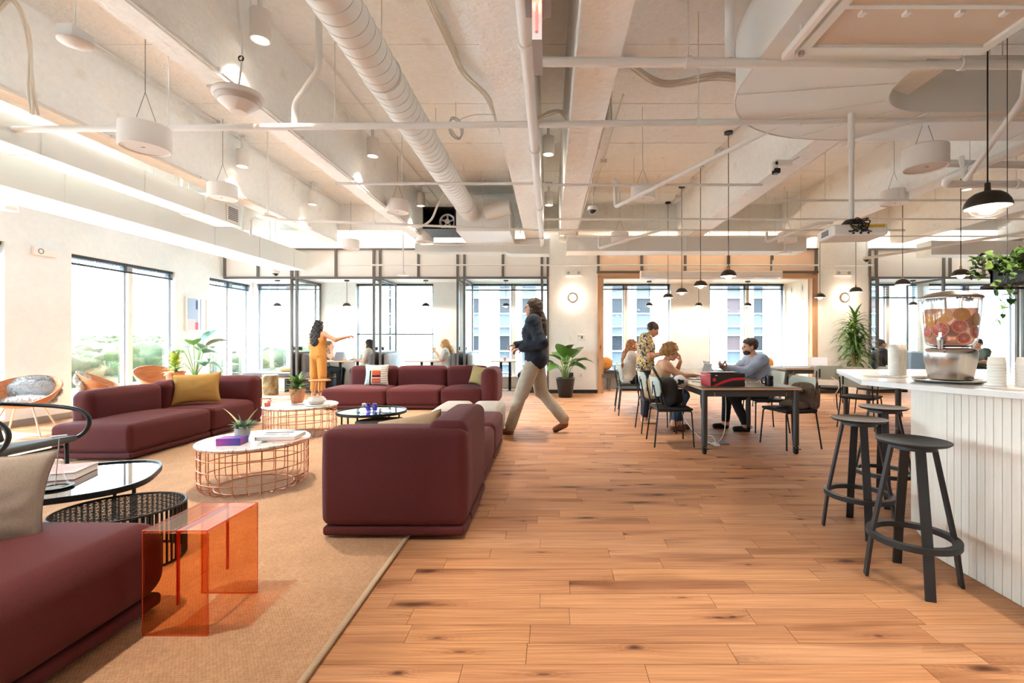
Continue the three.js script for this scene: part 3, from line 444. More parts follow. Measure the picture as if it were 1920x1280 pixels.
function accessPoint(x, y, d, label) { const t = thing('access_point', label, 'access point', [x, y, d], 0, 'white access points on stems'); obj('disc', lathe([[0, 0.02], [0.1, 0.02], [0.13, 0.008], [0.13, -0.004], [0.1, -0.014], [0, -0.016]], 32), M.white, t); obj('stem', [rod(P3(0, 0.02, 0), P3(0, CEIL - y, 0), 0.012), box(0.06, 0.04, 0.06, 0, 0.04, 0)], M.white, t); }
for (const [x, y, d, w] of [[-3.06, 2.62, 9.9, 'before the booth of the phone reader'], [4.65, 2.98, 9.4, 'before the alcove bulkhead duct'], [-4.1, 3.05, 6.9, 'over the window sofa']]) accessPoint(x, y, d, 'flat white access point disc on a stem ' + w);
{
  const t = thing('edge_lit_sign', 'metal hanging sign seen edge-on, glowing red along its slim panel', 'sign', [-0.06, 2.72, 2.35]);
  obj('housing', [rbox(0.075, 0.11, 0.32, 0.008, 0, 0.32, 0), box(0.13, 0.05, 0.26, 0, 0.265, 0)], mat(0xa7a9ab, 0.4, { metalness: 0.7 }), t);
  obj('panel', box(0.045, 0.3, 0.3, 0, 0.1, -0.002), mat(0xb4bac2, 0.35, { metalness: 0.5 }), t);
  obj('glow_edge', box(0.014, 0.26, 0.006, 0, 0.12, 0.151), new THREE.MeshStandardMaterial({ color: 0xff5a50, emissive: new THREE.Color(1, 0.12, 0.1), emissiveIntensity: 1.2 }), t);
  obj('rod', rod(P3(0, 0.37, 0), P3(0, CEIL - 2.72, 0), 0.012), M.alu, t);
  const l = new THREE.PointLight(0xff3020, 0.15); l.position.set(0, 0.12, 0.17); l.castShadow = true; t.add(l);
}
// ---- projector
{
  const t = thing('projector', 'white ceiling projector with yellow label strip and tangle of black cables', 'projector', [2.68, 2.22, 4.22], -0.12);
  obj('body', rbox(0.44, 0.1, 0.32, 0.02), M.white, t);
  obj('vent', [0, 1, 2, 3, 4, 5, 6].map((k) => box(0.004, 0.05, 0.008, -0.2215, 0, -0.06 + k * 0.02)), M.grey, t);
  obj('label_strip', box(0.26, 0.022, 0.003, 0.06, 0.026, 0.161), mat(0xc9a21a, 0.5), t);
  obj('port_panel', [0, 1, 2, 3, 4, 5].map((k) => box(0.018, 0.014, 0.004, -0.09 + k * 0.03, -0.012 - (k % 2) * 0.018, 0.161)), M.black, t);
  for (let k = 0; k < 9; k++) { const q = rng(k + 40); obj('cable', tube([P3(-0.02 + 0.06 * q(), 0.09, 0.02), P3(-0.1 + 0.2 * q(), 0.06 + 0.06 * q(), 0.12), P3(-0.1 + 0.2 * q(), 0.04, 0.17), P3(-0.09 + k * 0.022, -0.02, 0.162)], 0.005, 16, 5), M.black, t); }
  obj('mount', [lathe([[0, 0.12], [0.05, 0.12], [0.11, 0.055], [0.11, 0.05], [0, 0.05]], 20), box(0.34, 0.012, 0.03, 0, 0.056, 0), box(0.03, 0.012, 0.26, 0, 0.056, 0)], M.black, t);
  obj('pole', rod(P3(0, 0.1, 0), P3(0, CEIL - 2.22, 0), 0.022, 0.022, 16), M.whitePaint, t); obj('sleeve', rod(P3(0, 0.75, 0), P3(0, CEIL - 2.22, 0), 0.027, 0.027, 16), M.whitePaint, t);
}
// ---- small camera bracket on the joist by the elbow duct
{ const t = thing('bracket_camera', 'small black camera on a white bracket by the joist', 'camera', [2.75, 3.3, 5.6]); obj('bracket', [box(0.2, 0.06, 0.05, 0, 0.06, 0), box(0.06, 0.1, 0.05, -0.1, 0.02, 0)], M.white, t); obj('body', rbox(0.07, 0.06, 0.09, 0.012, -0.08, -0.04, 0), M.black, t); obj('arm', tube([P3(0.1, 0.08, 0), P3(0.2, 0.14, 0), P3(0.28, 0.2, 0)], 0.012, 10, 6), M.white, t); }
// wall speaker under the soffit duct
{ const t = thing('wall_speaker', 'short white cylinder fixed under the low window duct', 'speaker', [-6.85, 2.97, 6.0]); obj('cylinder', lathe([[0, 0.06], [0.09, 0.06], [0.095, -0.06], [0, -0.07]], 28), M.white, t); obj('arm', box(0.5, 0.02, 0.04, 0.25, 0.05, 0), M.white, t); }

// ---- LED strips that wash the slab from the tops of the ducts and booth fronts
function ledStrip(label, x0, x1, y, d0, d1, nit, col) {
  const t = DT('led_strip', label, 'strip light'), m = new THREE.MeshStandardMaterial({ color: 0xffffff, emissive: col, emissiveIntensity: 2.5 });
  obj('profile', bx(x0 - 0.01, x1 + 0.01, y - 0.02, y - 0.004, d0 - 0.01, d1 + 0.01), M.alu, t); obj('diffuser', bx(x0, x1, y - 0.004, y, d0, d1), m, t);
  const l = new THREE.RectAreaLight(col, nit, x1 - x0, d1 - d0); l.position.copy(V((x0 + x1) / 2, y + 0.004, (d0 + d1) / 2)); l.lookAt(V((x0 + x1) / 2, y + 2, (d0 + d1) / 2)); t.add(l);
}
const ledWarm = new THREE.Color(1, 0.95, 0.87);
ledStrip('warm LED strip lying on the flat window duct', -5.34, -5.28, 3.425, 0.3, 6.9, 28, ledWarm);
ledStrip('warm LED strip along the top of the booth fronts', -7.5, -0.2, 3.47, 11.36, 11.42, 32, ledWarm);
ledStrip('peach LED strip above the timber alcove', 1.3, 6.2, 3.47, 11.36, 11.42, 70, new THREE.Color(1, 0.72, 0.5));
ledStrip('warm LED strip above the far booths beyond the counter', 7.7, 12.2, 3.47, 11.36, 11.42, 70, ledWarm);
// ================================================================ lounge
const rugMap = tex(1024, 1024, (u, v) => { const rib = Math.sin(v * Math.PI * 2 * 110), th = Math.sin(u * Math.PI * 2 * 75 + Math.floor(v * 110) * Math.PI), n = fbm(u, v, 8, 8, 4, 14), f = fbm(u, v, 110, 110, 2, 17); const k = 0.5 + 0.14 * rib + 0.1 * th + 0.3 * (n - 0.5) + 0.45 * (f - 0.5); return [mix(148, 212, k), mix(111, 172, k), mix(80, 136, k)]; });
const rugBump = tex(512, 512, (u, v) => 127 + 70 * Math.sin(v * Math.PI * 2 * 110) + 50 * Math.sin(u * Math.PI * 2 * 75 + Math.floor(v * 110) * Math.PI), { srgb: false });
{
  const t = thing('area_rug', 'large tan woven sisal rug with stitched border under the lounge seating', 'rug');
  obj('weave', bx(-4.95, -0.93, 0.0, 0.014, -0.9, 8.65), mat(0xffffff, 0.95, { map: rep(rugMap, 1 / 1.1, 1 / 1.1), bumpMap: rep(rugBump, 1 / 1.1, 1 / 1.1), bumpScale: 0.003 }), t);
  const e = mat(0xc9b193, 0.9, { bumpMap: rep(weaveTex, 4, 4), bumpScale: 0.002 });
  obj('border', [rbox(0.03, 0.018, 9.55, 0.008, -0.92, 0.009, -3.875), rbox(0.03, 0.018, 9.55, 0.008, -4.96, 0.009, -3.875), rbox(4.06, 0.018, 0.03, 0.008, -2.94, 0.009, -8.66)], e, t);
}
const fabricMap = tex(512, 512, (u, v) => { const w = Math.sin(u * Math.PI * 2 * 128) * Math.sin(v * Math.PI * 2 * 128), f = fbm(u, v, 128, 128, 2, 6); const k = 212 + 18 * w + 50 * (f - 0.5); return [k, k, k]; });
const wine = phys(0x6a2729, 0.9, { map: rep(fabricMap, 3, 3), bumpMap: rep(weaveTex, 10, 10), bumpScale: 0.0008, sheen: 0.25, sheenRoughness: 0.5, sheenColor: new THREE.Color(0.6, 0.33, 0.34) });
const cream = phys(0xe9e2d6, 0.9, { map: rep(fabricMap, 3, 3), bumpMap: rep(weaveTex, 10, 10), bumpScale: 0.0008 });
const footM = mat(0x141414, 0.7);
// one upholstered module: seat block, plinth band; backs are added by side. Local: x across, z towards the camera side, origin at the floor centre.
function sofaModule(parent, x0, x1, d0, d1, hSeat, m, parts = {}) {
  const w = x1 - x0, l = d1 - d0, cx = (x0 + x1) / 2, cd = (d0 + d1) / 2;
  const seat = obj('seat', soft(w - 0.008, hSeat - 0.075, l - 0.008, 0.06, [0.012, 0.035, 0.012]).translate(cx, 0.075 + (hSeat - 0.075) / 2, -cd), m, parent);
  obj('plinth', soft(w - 0.02, 0.06, l - 0.02, 0.02, [0.004, 0, 0.004], 10).translate(cx, 0.05, -cd), m, parent);
  for (const sx of [-1, 1]) for (const sz of [-1, 1]) obj('foot', new THREE.CylinderGeometry(0.03, 0.03, 0.03, 12).translate(cx + sx * (w / 2 - 0.1), 0.015, -cd + sz * (l / 2 - 0.1)), footM, parent);
  return seat;
}
const backPart = (parent, name, x0, x1, y0, y1, d0, d1, m, r = 0.085, crown = [0.012, 0.012, 0.012]) => obj(name, soft(x1 - x0 - 0.006, y1 - y0, d1 - d0 - 0.006, r, crown, 16).translate((x0 + x1) / 2, (y0 + y1) / 2, -(d0 + d1) / 2), m, parent);
const RUGY = 0.014;
{
  const t = thing('sectional_sofa', 'long wine-red sofa by the windows with open chaise end and mustard pillow', 'sofa', [0, RUGY, 0]);
  sofaModule(t, -5.22, -4.36, 4.93, 6.14, 0.375, wine); sofaModule(t, -5.22, -4.36, 6.15, 7.2, 0.375, wine);
  backPart(t, 'backrest', -5.22, -4.98, 0.3, 0.7, 5.14, 6.14, wine); backPart(t, 'backrest', -5.22, -4.98, 0.3, 0.72, 6.15, 7.2, wine);
  backPart(t, 'armrest', -5.0, -4.34, 0.06, 0.72, 6.96, 7.22, wine);
}
{
  const t = thing('sectional_sofa', 'three-part wine-red sofa with its back to the booths, patterned pillows on it', 'sofa', [0, RUGY, 0]);
  sofaModule(t, -4.12, -2.96, 8.5, 9.4, 0.375, wine); sofaModule(t, -2.95, -1.98, 8.5, 9.4, 0.375, wine); sofaModule(t, -1.97, -1.2, 8.5, 9.4, 0.375, wine);
  backPart(t, 'backrest', -3.86, -2.96, 0.3, 0.75, 9.14, 9.4, wine); backPart(t, 'backrest', -2.95, -2.0, 0.3, 0.75, 9.14, 9.4, wine); backPart(t, 'backrest', -1.99, -1.2, 0.3, 0.75, 9.14, 9.4, wine);
  backPart(t, 'armrest', -1.24, -0.94, 0.06, 0.74, 8.46, 9.42, wine, 0.11, [0.02, 0.02, 0.015]);
}
{
  const t = thing('sectional_sofa', 'wine-red sofa with closed corner end, seen from behind at the rug edge', 'sofa', [0, RUGY, 0]);
  sofaModule(t, -1.4, -0.62, 3.2, 3.95, 0.375, wine); sofaModule(t, -1.45, -0.56, 3.97, 4.86, 0.385, wine); sofaModule(t, -1.45, -0.56, 4.88, 5.74, 0.4, wine);
  backPart(t, 'armrest', -1.46, -0.53, 0.078, 0.69, 3.0, 3.27, wine, 0.055, [0.012, 0.01, 0.014]);
  backPart(t, 'backrest', -0.8, -0.535, 0.078, 0.735, 3.05, 3.95, wine, 0.06, [0.014, 0.012, 0.01]);
  obj('plinth', soft(0.905, 0.062, 0.25, 0.022, [0.004, 0, 0.006], 10).translate(-0.995, 0.046, -3.137), wine, t); obj('plinth', soft(0.26, 0.062, 0.68, 0.022, [0.004, 0, 0.004], 10).translate(-0.667, 0.046, -3.61), wine, t);
}
{
  const t = thing('sectional_sofa', 'wine-red sofa module beside the orange acrylic table, linen pillow on it', 'sofa', [0, RUGY, 0]);
  obj('seat', soft(1.05, 0.345, 1.55, 0.11, [0.015, 0.03, 0.015], 22).translate(-2.325, 0.075 + 0.1725, -1.5), wine, t);
  obj('plinth', soft(0.99, 0.06, 1.49, 0.02, [0.004, 0, 0.004], 10).translate(-2.325, 0.05, -1.5), wine, t);
  backPart(t, 'backrest', -2.88, -2.6, 0.06, 0.72, 0.7, 2.2, wine);
  for (const [x, d] of [[-2.7, 0.9], [-1.95, 0.9], [-2.7, 2.1], [-1.95, 2.1]]) obj('foot', new THREE.CylinderGeometry(0.03, 0.03, 0.03, 12).translate(x, 0.015, -d), footM, t);
}
for (const [x0, x1, lab] of [[-1.47, -1.06, 'cream upholstered pouf at the sofa end towards the glass side table'], [-1.04, -0.62, 'cream upholstered pouf at the sofa end towards the aisle']]) {
  const t = thing('pouf', lab, 'pouf', [(x0 + x1) / 2, RUGY, 6.22], 0, 'cream poufs');
  obj('cushion', soft(x1 - x0, 0.38, 0.86, 0.075, [0.01, 0.02, 0.01]).translate(0, 0.22, 0), cream, t); obj('base', box(x1 - x0 - 0.06, 0.03, 0.8, 0, 0.015, 0), footM, t);
}
// ---- pillows: two pinched sheets blown up, seam round the edge
function pillowGeo(w, h, t, n = 22) {
  const pos = [], uv = [], idx = [], V0 = (sgn) => { const o = pos.length / 3; for (let j = 0; j <= n; j++) for (let i = 0; i <= n; i++) { const a = i / n * 2 - 1, b = j / n * 2 - 1, pin = 1 - 0.13 * (1 - b * b) * Math.abs(a) ** 3 , pin2 = 1 - 0.13 * (1 - a * a) * Math.abs(b) ** 3, f = Math.pow((1 - a * a) * (1 - b * b), 0.42), wr = 0.006 * (fbm(i / n, j / n, 5, 5, 3, 3 + sgn) - 0.5) * f * 4; pos.push(a * w / 2 * pin, b * h / 2 * pin2, sgn * (t / 2 * f + wr) + (f < 0.001 ? 0 : 0)); uv.push(i / n, j / n); } for (let j = 0; j < n; j++) for (let i = 0; i < n; i++) { const p = o + j * (n + 1) + i, q = p + n + 1; if (sgn > 0) idx.push(p, p + 1, q + 1, p, q + 1, q); else idx.push(p, q + 1, p + 1, p, q, q + 1); } };
  V0(1); V0(-1);
  const g = new THREE.BufferGeometry(); g.setAttribute('position', new THREE.Float32BufferAttribute(pos, 3)); g.setAttribute('uv', new THREE.Float32BufferAttribute(uv, 2)); g.setIndex(idx); g.computeVertexNormals(); return g;
}
function seamGeo(w, h, r) { const pts = [], n = 12; for (let s = 0; s < 4; s++) for (let i = 0; i < n; i++) { const a = i / n * 2 - 1; const pin = 1 - 0.13 * (1 - a * a); const q = [[a, -pin], [pin, a], [-a, pin], [-pin, -a]][s]; pts.push(P3(q[0] * w / 2, q[1] * h / 2, 0)); } return new THREE.TubeGeometry(new THREE.CatmullRomCurve3(pts, true, 'catmullrom', 0.2), 96, r, 6, true); }
function pillow(label, w, h, th, m, seamM, pos, rot) { const t = thing('throw_pillow', label, 'pillow', pos); t.rotation.set(...rot, 'YXZ'); obj('cover', pillowGeo(w, h, th), m, t); obj('seam', seamGeo(w, h, 0.004), seamM, t); return t; }
const linen = (c) => mat(c, 0.92, { bumpMap: rep(weaveTex, 3, 3), bumpScale: 0.0012, map: rep(fabricMap, 2, 2) });
pillow('mustard yellow linen pillow on the window sofa', 0.56, 0.42, 0.15, linen(0xd9a656), linen(0xd9a656), [-4.76, 0.62, 6.4], [0.87, -0.35, 0.05].map((v, i) => [0.0, 0, 0][i] + [-0.24, 0.42, 0.04][i]));
pillow('beige linen pillow with soft piped edge on the wine-red module', 0.42, 0.42, 0.16, linen(0xc2b4a6), linen(0xc2b4a6), [-2.37, 0.6, 1.97], [-0.34, 0.85, -0.12]);
pillow('olive yellow pillow leaning on the sofa arm', 0.36, 0.36, 0.13, linen(0xc2ab74), linen(0xc2ab74), [-1.36, 0.6, 9.0], [-0.2, -0.5, -0.16]);
pillow('tan pillow with dark piped edge lying in the corner of the sofa', 0.48, 0.4, 0.15, linen(0xd3b896), linen(0x40282a), [-1.02, 0.55, 3.52], [-0.72, 0.15, 0.2]);
// printed pillow: the print is on the cloth
const printTex = drawn(512, 512, (g, w, h) => {
  g.fillStyle = '#cfd9c6'; g.fillRect(0, 0, w, h); g.fillStyle = '#bfe0e2'; g.fillRect(0, 0, 120, h); g.fillStyle = '#2c3a44'; for (let i = 0; i < 60; i++) g.fillRect((i * 37) % 110, (i * 83) % h, 9, 9);
  g.fillStyle = '#2b2426'; g.fillRect(120, 170, 36, h); g.fillStyle = '#c4502f'; g.fillRect(170, 170, 200, 300); g.fillStyle = '#2b2426'; g.fillRect(170, 280, 200, 44); g.fillStyle = '#efe3cf'; g.fillRect(160, 160, 14, 320); g.fillRect(160, 334, 230, 16);
  g.fillStyle = '#9fb3ad'; for (let i = 0; i < 5; i++) g.fillRect(190 + i * 36, 400, 22, 22);
  g.fillStyle = '#efe4d2'; g.fillRect(350, 0, 162, h); g.fillStyle = '#3a3f5c'; for (let i = 0; i < 12; i++) g.fillRect(350, 18 + i * 42, 162, 14);
});
pillow('woven pillow with orange blocks, blue dots and navy stripes', 0.46, 0.42, 0.14, mat(0xffffff, 0.95, { map: printTex, bumpMap: rep(weaveTex, 3, 3), bumpScale: 0.002 }), linen(0x40322e), [-3.28, 0.61, 9.0], [-0.24, 0.12, 0]);
// ---- marble wire tables
const marbleTex = tex(1024, 1024, (u, v) => { const w = fbm(u, v, 3, 3, 5, 71), n = fbm(u, v, 6, 6, 5, 83), q = Math.abs(Math.sin((u * 2 + v * 5 + 4.5 * (w - 0.5)) * Math.PI * 2)), vein = Math.pow(1 - q, 7), soft2 = Math.pow(1 - Math.abs(Math.sin((u * 3 - v * 2 + 5 * (n - 0.5)) * Math.PI)), 5) * 0.5; const k = clamp(vein * 0.65 + soft2 * 0.6); return [mix(222, 96, k) + 18 * (w - 0.5), mix(220, 100, k) + 18 * (w - 0.5), mix(216, 108, k) + 18 * (w - 0.5)]; });
const marble = phys(0xffffff, 0.22, { map: marbleTex, clearcoat: 0.3, clearcoatRoughness: 0.2 });
function wireTable(label, x, d, r, h, turn) {
  const t = thing('wire_coffee_table', label, 'coffee table', [x, RUGY, d], turn, 'marble topped wire coffee tables'); delete t.userData.group;
  const top = lathe([[0, h - 0.022], [r - 0.006, h - 0.022], [r, h - 0.016], [r, h - 0.006], [r - 0.006, h], [0, h]], 72), p = top.attributes.position, uv = top.attributes.uv; for (let i = 0; i < p.count; i++) uv.setXY(i, p.getX(i) / 1.1 + 0.5, p.getZ(i) / 1.1 + 0.5);
  obj('marble_top', top, marble, t);
  const N = 26, wr = 0.0042, rb = r - 0.02;
  for (let k = 0; k < N; k++) { const a = k / N * 6.2832, c = Math.cos(a), s = Math.sin(a), pt = (q, y) => P3(c * q, y, s * q); obj('wire', new THREE.TubeGeometry(new THREE.CatmullRomCurve3([pt(rb, h - 0.024), pt(rb, h * 0.5), pt(rb, 0.09), pt(rb - 0.012, 0.035), pt(rb - 0.05, 0.008), pt(rb * 0.72, 0.006)], false, 'catmullrom', 0.3), 18, wr, 5), M.copper, t); }
  [[rb, h - 0.03], [rb, h * 0.74], [rb, h * 0.5], [rb, h * 0.26], [rb * 0.72, 0.008]].forEach(([q, y]) => obj('hoop', new THREE.TorusGeometry(q, wr * 1.1, 6, 72).rotateX(Math.PI / 2).translate(0, y, 0), M.copper, t));
}
wireTable('marble-topped copper wire table carrying books and a potted succulent', -2.57, 4.14, 0.435, 0.4, 0.3);
wireTable('marble-topped copper wire table carrying a fern in terracotta and a faceted bowl', -3.33, 6.35, 0.46, 0.4, 1.2);
// ---- black glass tables with nested slatted drums
const blackGlass = phys(0x0c0e10, 0.03, { clearcoat: 1, specularIntensity: 1 }), trayM = mat(0x1b1c1e, 0.4, { metalness: 0.3 });
function ellipseShape(a, b, n = 64, pw = 2) { const s = new THREE.Shape(); for (let i = 0; i <= n; i++) { const t = i / n * 6.2832, c = Math.cos(t), q = Math.sin(t), x = Math.sign(c) * Math.abs(c) ** (2 / pw) * a, y = Math.sign(q) * Math.abs(q) ** (2 / pw) * b; i ? s.lineTo(x, y) : s.moveTo(x, y); } return s; }
function trayTable(label, x, d, a, b, h, turn, octagon, mirror) {
  const t = thing('glass_side_table', label, 'side table', [x, RUGY, d], turn);
  const s = octagon ? ellipseShape(a, b, 8 * 8, 3.2) : ellipseShape(a, b), rim = s.getPoints();
  const ring = new THREE.Shape(rim); ring.holes.push(new THREE.Path(rim.map((p) => p.clone().multiplyScalar(0.975))));
  obj('rim', extr(ring, 0.035, 0).rotateX(-Math.PI / 2).translate(0, h - 0.035, 0), trayM, t);
  obj('glass_top', extr(new THREE.Shape(rim.map((p) => p.clone().multiplyScalar(0.974))), 0.01, 0).rotateX(-Math.PI / 2).translate(0, h - 0.02, 0), mirror, t);
  for (const k of [0.3, 1.9, 2.84, 3.6, 5.2]) obj('leg', rod(P3(Math.cos(k) * a * 0.84, 0, Math.sin(k) * b * 0.84), P3(Math.cos(k) * a * 0.84, h - 0.03, Math.sin(k) * b * 0.84), 0.011), trayM, t);
  return t;
}
trayTable('black glass tray table with angular rim holding a book and a glass flask', -3.1, 2.98, 0.5, 0.45, 0.38, 0.5, true, blackGlass);
trayTable('oval mirror-topped tray table holding violet glass jars', -2.24, 5.98, 0.42, 0.4, 0.375, 0.2, false, phys(0x26303a, 0.02, { clearcoat: 1, metalness: 0.6 }));
function slatDrum(label, x, d, a, b, h, turn) {
  const t = thing('slatted_drum_table', label, 'side table', [x, RUGY, d], turn);
  const s = ellipseShape(a, b), pts = s.getSpacedPoints(96).map((p) => P3(p.x, h, p.y));
  obj('top_rim', new THREE.TubeGeometry(new THREE.CatmullRomCurve3(pts.slice(0, -1), true), 120, 0.007, 6, true), M.blackMetal, t);
  obj('base_rim', new THREE.TubeGeometry(new THREE.CatmullRomCurve3(pts.slice(0, -1).map((p) => P3(p.x, 0.008, p.z)), true), 120, 0.007, 6, true), M.blackMetal, t);
  const sp = s.getSpacedPoints(64); for (let k = 0; k < 64; k++) obj('slat', bar(P3(sp[k].x, 0.01, sp[k].y), P3(sp[k].x, h, sp[k].y), 0.008, 0.008, P3(1, 0, 0.3)), M.blackMetal, t);
  for (let k = -8; k <= 8; k++) { const z = k / 9 * b, w = a * Math.sqrt(Math.max(0, 1 - (z / b) ** 2)); obj('top_wire', rod(P3(-w, h, z), P3(w, h, z), 0.0026, 0.0026, 5), M.blackMetal, t); }
  for (let k = -9; k <= 9; k++) { const x2 = k / 10 * a, w = b * Math.sqrt(Math.max(0, 1 - (x2 / a) ** 2)); obj('cross_wire', rod(P3(x2, h - 0.006, -w), P3(x2, h - 0.006, w), 0.0026, 0.0026, 5), M.blackMetal, t); }
}
slatDrum('low black slatted drum table tucked beside the angular glass table', -2.44, 2.7, 0.3, 0.26, 0.31, 0.35);
slatDrum('low black slatted drum table under the oval mirror-topped table', -1.98, 5.62, 0.3, 0.26, 0.3, 0.2);
// ---- orange acrylic table
{
  const t = thing('acrylic_side_table', 'transparent orange acrylic side table with slot and fin', 'side table', [-1.6, RUGY, 2.2]);
  const ac = phys(0xffffff, 0.01, { transmission: 1, thickness: 0, ior: 1.49 }); ac.color.setRGB(0.94, 0.62, 0.4);
  const acEdge = phys(0xf0604a, 0.2, { transmission: 0.4, thickness: 0 });
  const H0 = 0.45, L = 0.35;
  obj('top', box(0.134, 0.012, L, -0.071, H0 - 0.006, 0), ac, t); obj('top', box(0.134, 0.012, L, 0.071, H0 - 0.006, 0), ac, t);
  for (const s of [-1, 1]) obj('end_panel', box(0.276, H0 - 0.0125, 0.012, 0, (H0 - 0.0125) / 2, s * (L / 2 - 0.006)), ac, t);
  obj('fin', box(0.007, 0.31, 0.012, 0, H0 - 0.17, L / 2 - 0.0185), acEdge, t); obj('fin', box(0.007, 0.31, 0.012, 0, H0 - 0.17, -L / 2 + 0.0185), acEdge, t); obj('spine', box(0.006, 0.02, L - 0.03, 0, H0 - 0.012, 0), acEdge, t);
  const e = 0.0022, E = (w, h, l, x, y, z) => obj('polished_edge', box(w, h, l, x, y, z), acEdge, t);
  for (const s of [-1, 1]) { const z = s * L / 2; E(0.278, e, e, 0, H0, z); E(0.278, e, e, 0, 0.0012, z); for (const q of [-1, 1]) E(e, H0, e, q * 0.138, H0 / 2, z); }
  for (const q of [-1, 1]) E(e, e, L, q * 0.138, H0, 0);
}
// ---- things on the lounge tables
function book(label, x, y, d, w, l, th, turn, cover, page = 0xeee8dc, printed) { const t = thing('book', label, 'book', [x, y, d], turn); obj('pages', box(w - 0.012, th - 0.006, l - 0.008, 0.003, th / 2, 0), mat(page, 0.9), t); const c = printed ?? mat(cover, 0.5); obj('cover', [box(w, 0.003, l, 0, th - 0.0015, 0), box(w, 0.003, l, 0, 0.0015, 0), box(0.003, th, l, -w / 2 + 0.0015, th / 2, 0)], c, t); return t; }
const T1 = RUGY + 0.4;
{
  const grad = drawn(256, 64, (g, w, h) => { const l = g.createLinearGradient(0, 0, w, 0); l.addColorStop(0, '#b03a9a'); l.addColorStop(1, '#3a2f8c'); g.fillStyle = l; g.fillRect(0, 0, w, h); });
  const b = thing('gift_box', 'small magenta to violet box on the marble table', 'box', [-2.63, T1, 3.93], 0.12); obj('box_body', rbox(0.19, 0.058, 0.13, 0.004, 0, 0.029, 0), mat(0xffffff, 0.5, { map: grad }), b); obj('lid_line', box(0.192, 0.002, 0.132, 0, 0.045, 0), mat(0x55307a, 0.5), b);
  book('thin dark blue book flat on the marble table', -2.42, T1, 4.33, 0.3, 0.24, 0.014, 0.3, 0x39465a);
  book('thick white book with black lettering on its spine', -2.33, T1 + 0.014, 4.12, 0.32, 0.25, 0.032, 0.12, 0xe9e5e0, 0xeee8dc, mat(0xffffff, 0.5, { map: drawn(256, 64, (g, w, h) => { g.fillStyle = '#e8e4df'; g.fillRect(0, 0, w, h); g.fillStyle = '#1c1c20'; g.fillRect(0, 8, 190, 14); g.fillRect(20, 34, 90, 8); g.fillRect(130, 34, 60, 8); }) }));
  book('rose coloured magazine under the thick white book', -2.24, T1, 4.07, 0.27, 0.21, 0.012, -0.25, 0xd8a69a);
}
{
  book('large picture book with rosy cover on the angular glass table', -3.25, RUGY + 0.372, 3.1, 0.36, 0.28, 0.045, 0.35, 0xd0a09a, 0xe9e2d8, mat(0xffffff, 0.55, { map: tex(128, 128, (u, v) => { const n = fbm(u, v, 4, 4, 4, 7); return [210 - 50 * n, 165 - 70 * n, 160 - 70 * n]; }) }));
  const t = thing('glass_flask', 'clear conical flask with a thin metal whisk on the black glass table', 'flask', [-2.98, RUGY + 0.372, 2.86]);
  obj('glass', lathe([[0.0, 0.004], [0.06, 0.004], [0.064, 0.01], [0.058, 0.03], [0.026, 0.11], [0.022, 0.16], [0.026, 0.166]], 32), phys(0xffffff, 0.0, { transmission: 1, thickness: 0, ior: 1.5 }), t);
  obj('saucer', lathe([[0, 0], [0.07, 0], [0.085, 0.008], [0.085, 0.012], [0.06, 0.008]], 32), mat(0x5a6468, 0.35), t);
  obj('rod', rod(P3(0, 0.01, 0), P3(0.025, 0.31, 0), 0.0025), M.steel, t); obj('cross_bar', rod(P3(-0.02, 0.31, 0), P3(0.07, 0.318, 0), 0.004), M.steel, t);
}
{
  const t = thing('faceted_bowl', 'pale grey faceted concrete bowl on the far marble table', 'bowl', [-3.1, T1, 6.3]); const pts = [], n = 9;
  const g = lathe([[0, 0.0], [0.07, 0], [0.125, 0.06], [0.09, 0.105], [0.08, 0.1], [0.11, 0.06], [0.06, 0.012], [0, 0.012]], n).toNonIndexed(); g.computeVertexNormals(); obj('bowl_body', g, mat(0xc6c0b8, 0.85), t);
  obj('saucer', lathe([[0, -0.0], [0.15, 0.002], [0.16, 0.008], [0, 0.006]].map(([a, b]) => [a, b]), 40).translate(0.03, 0.0, 0.02), mat(0xe4e0da, 0.5), t);
  const m = thing('magazine', 'open colourful magazine beneath the terracotta pot', 'magazine', [-3.42, T1, 6.28], 0.2); obj('sheets', [box(0.2, 0.006, 0.26, -0.1, 0.003, 0), box(0.2, 0.006, 0.26, 0.1, 0.003, 0)], mat(0xd9cfc4, 0.6), m); obj('print', box(0.16, 0.001, 0.1, 0.09, 0.0065, 0.05), mat(0x4a5f94, 0.6), m);
  const k = thing('letter_ornament', 'small coral and clear table ornament with square frame', 'ornament', [-3.68, T1, 6.15], 0.3); obj('frame', [box(0.012, 0.1, 0.012, -0.05, 0.05, 0), box(0.012, 0.1, 0.012, 0.05, 0.05, 0), box(0.112, 0.012, 0.012, 0, 0.1, 0)], M.copper, k); obj('block', rbox(0.05, 0.05, 0.05, 0.006, 0.02, 0.025, 0.03), mat(0xe2705a, 0.4), k); obj('block', rbox(0.04, 0.03, 0.05, 0.006, 0.05, 0.065, 0.03), mat(0xe88f7c, 0.4), k);
}
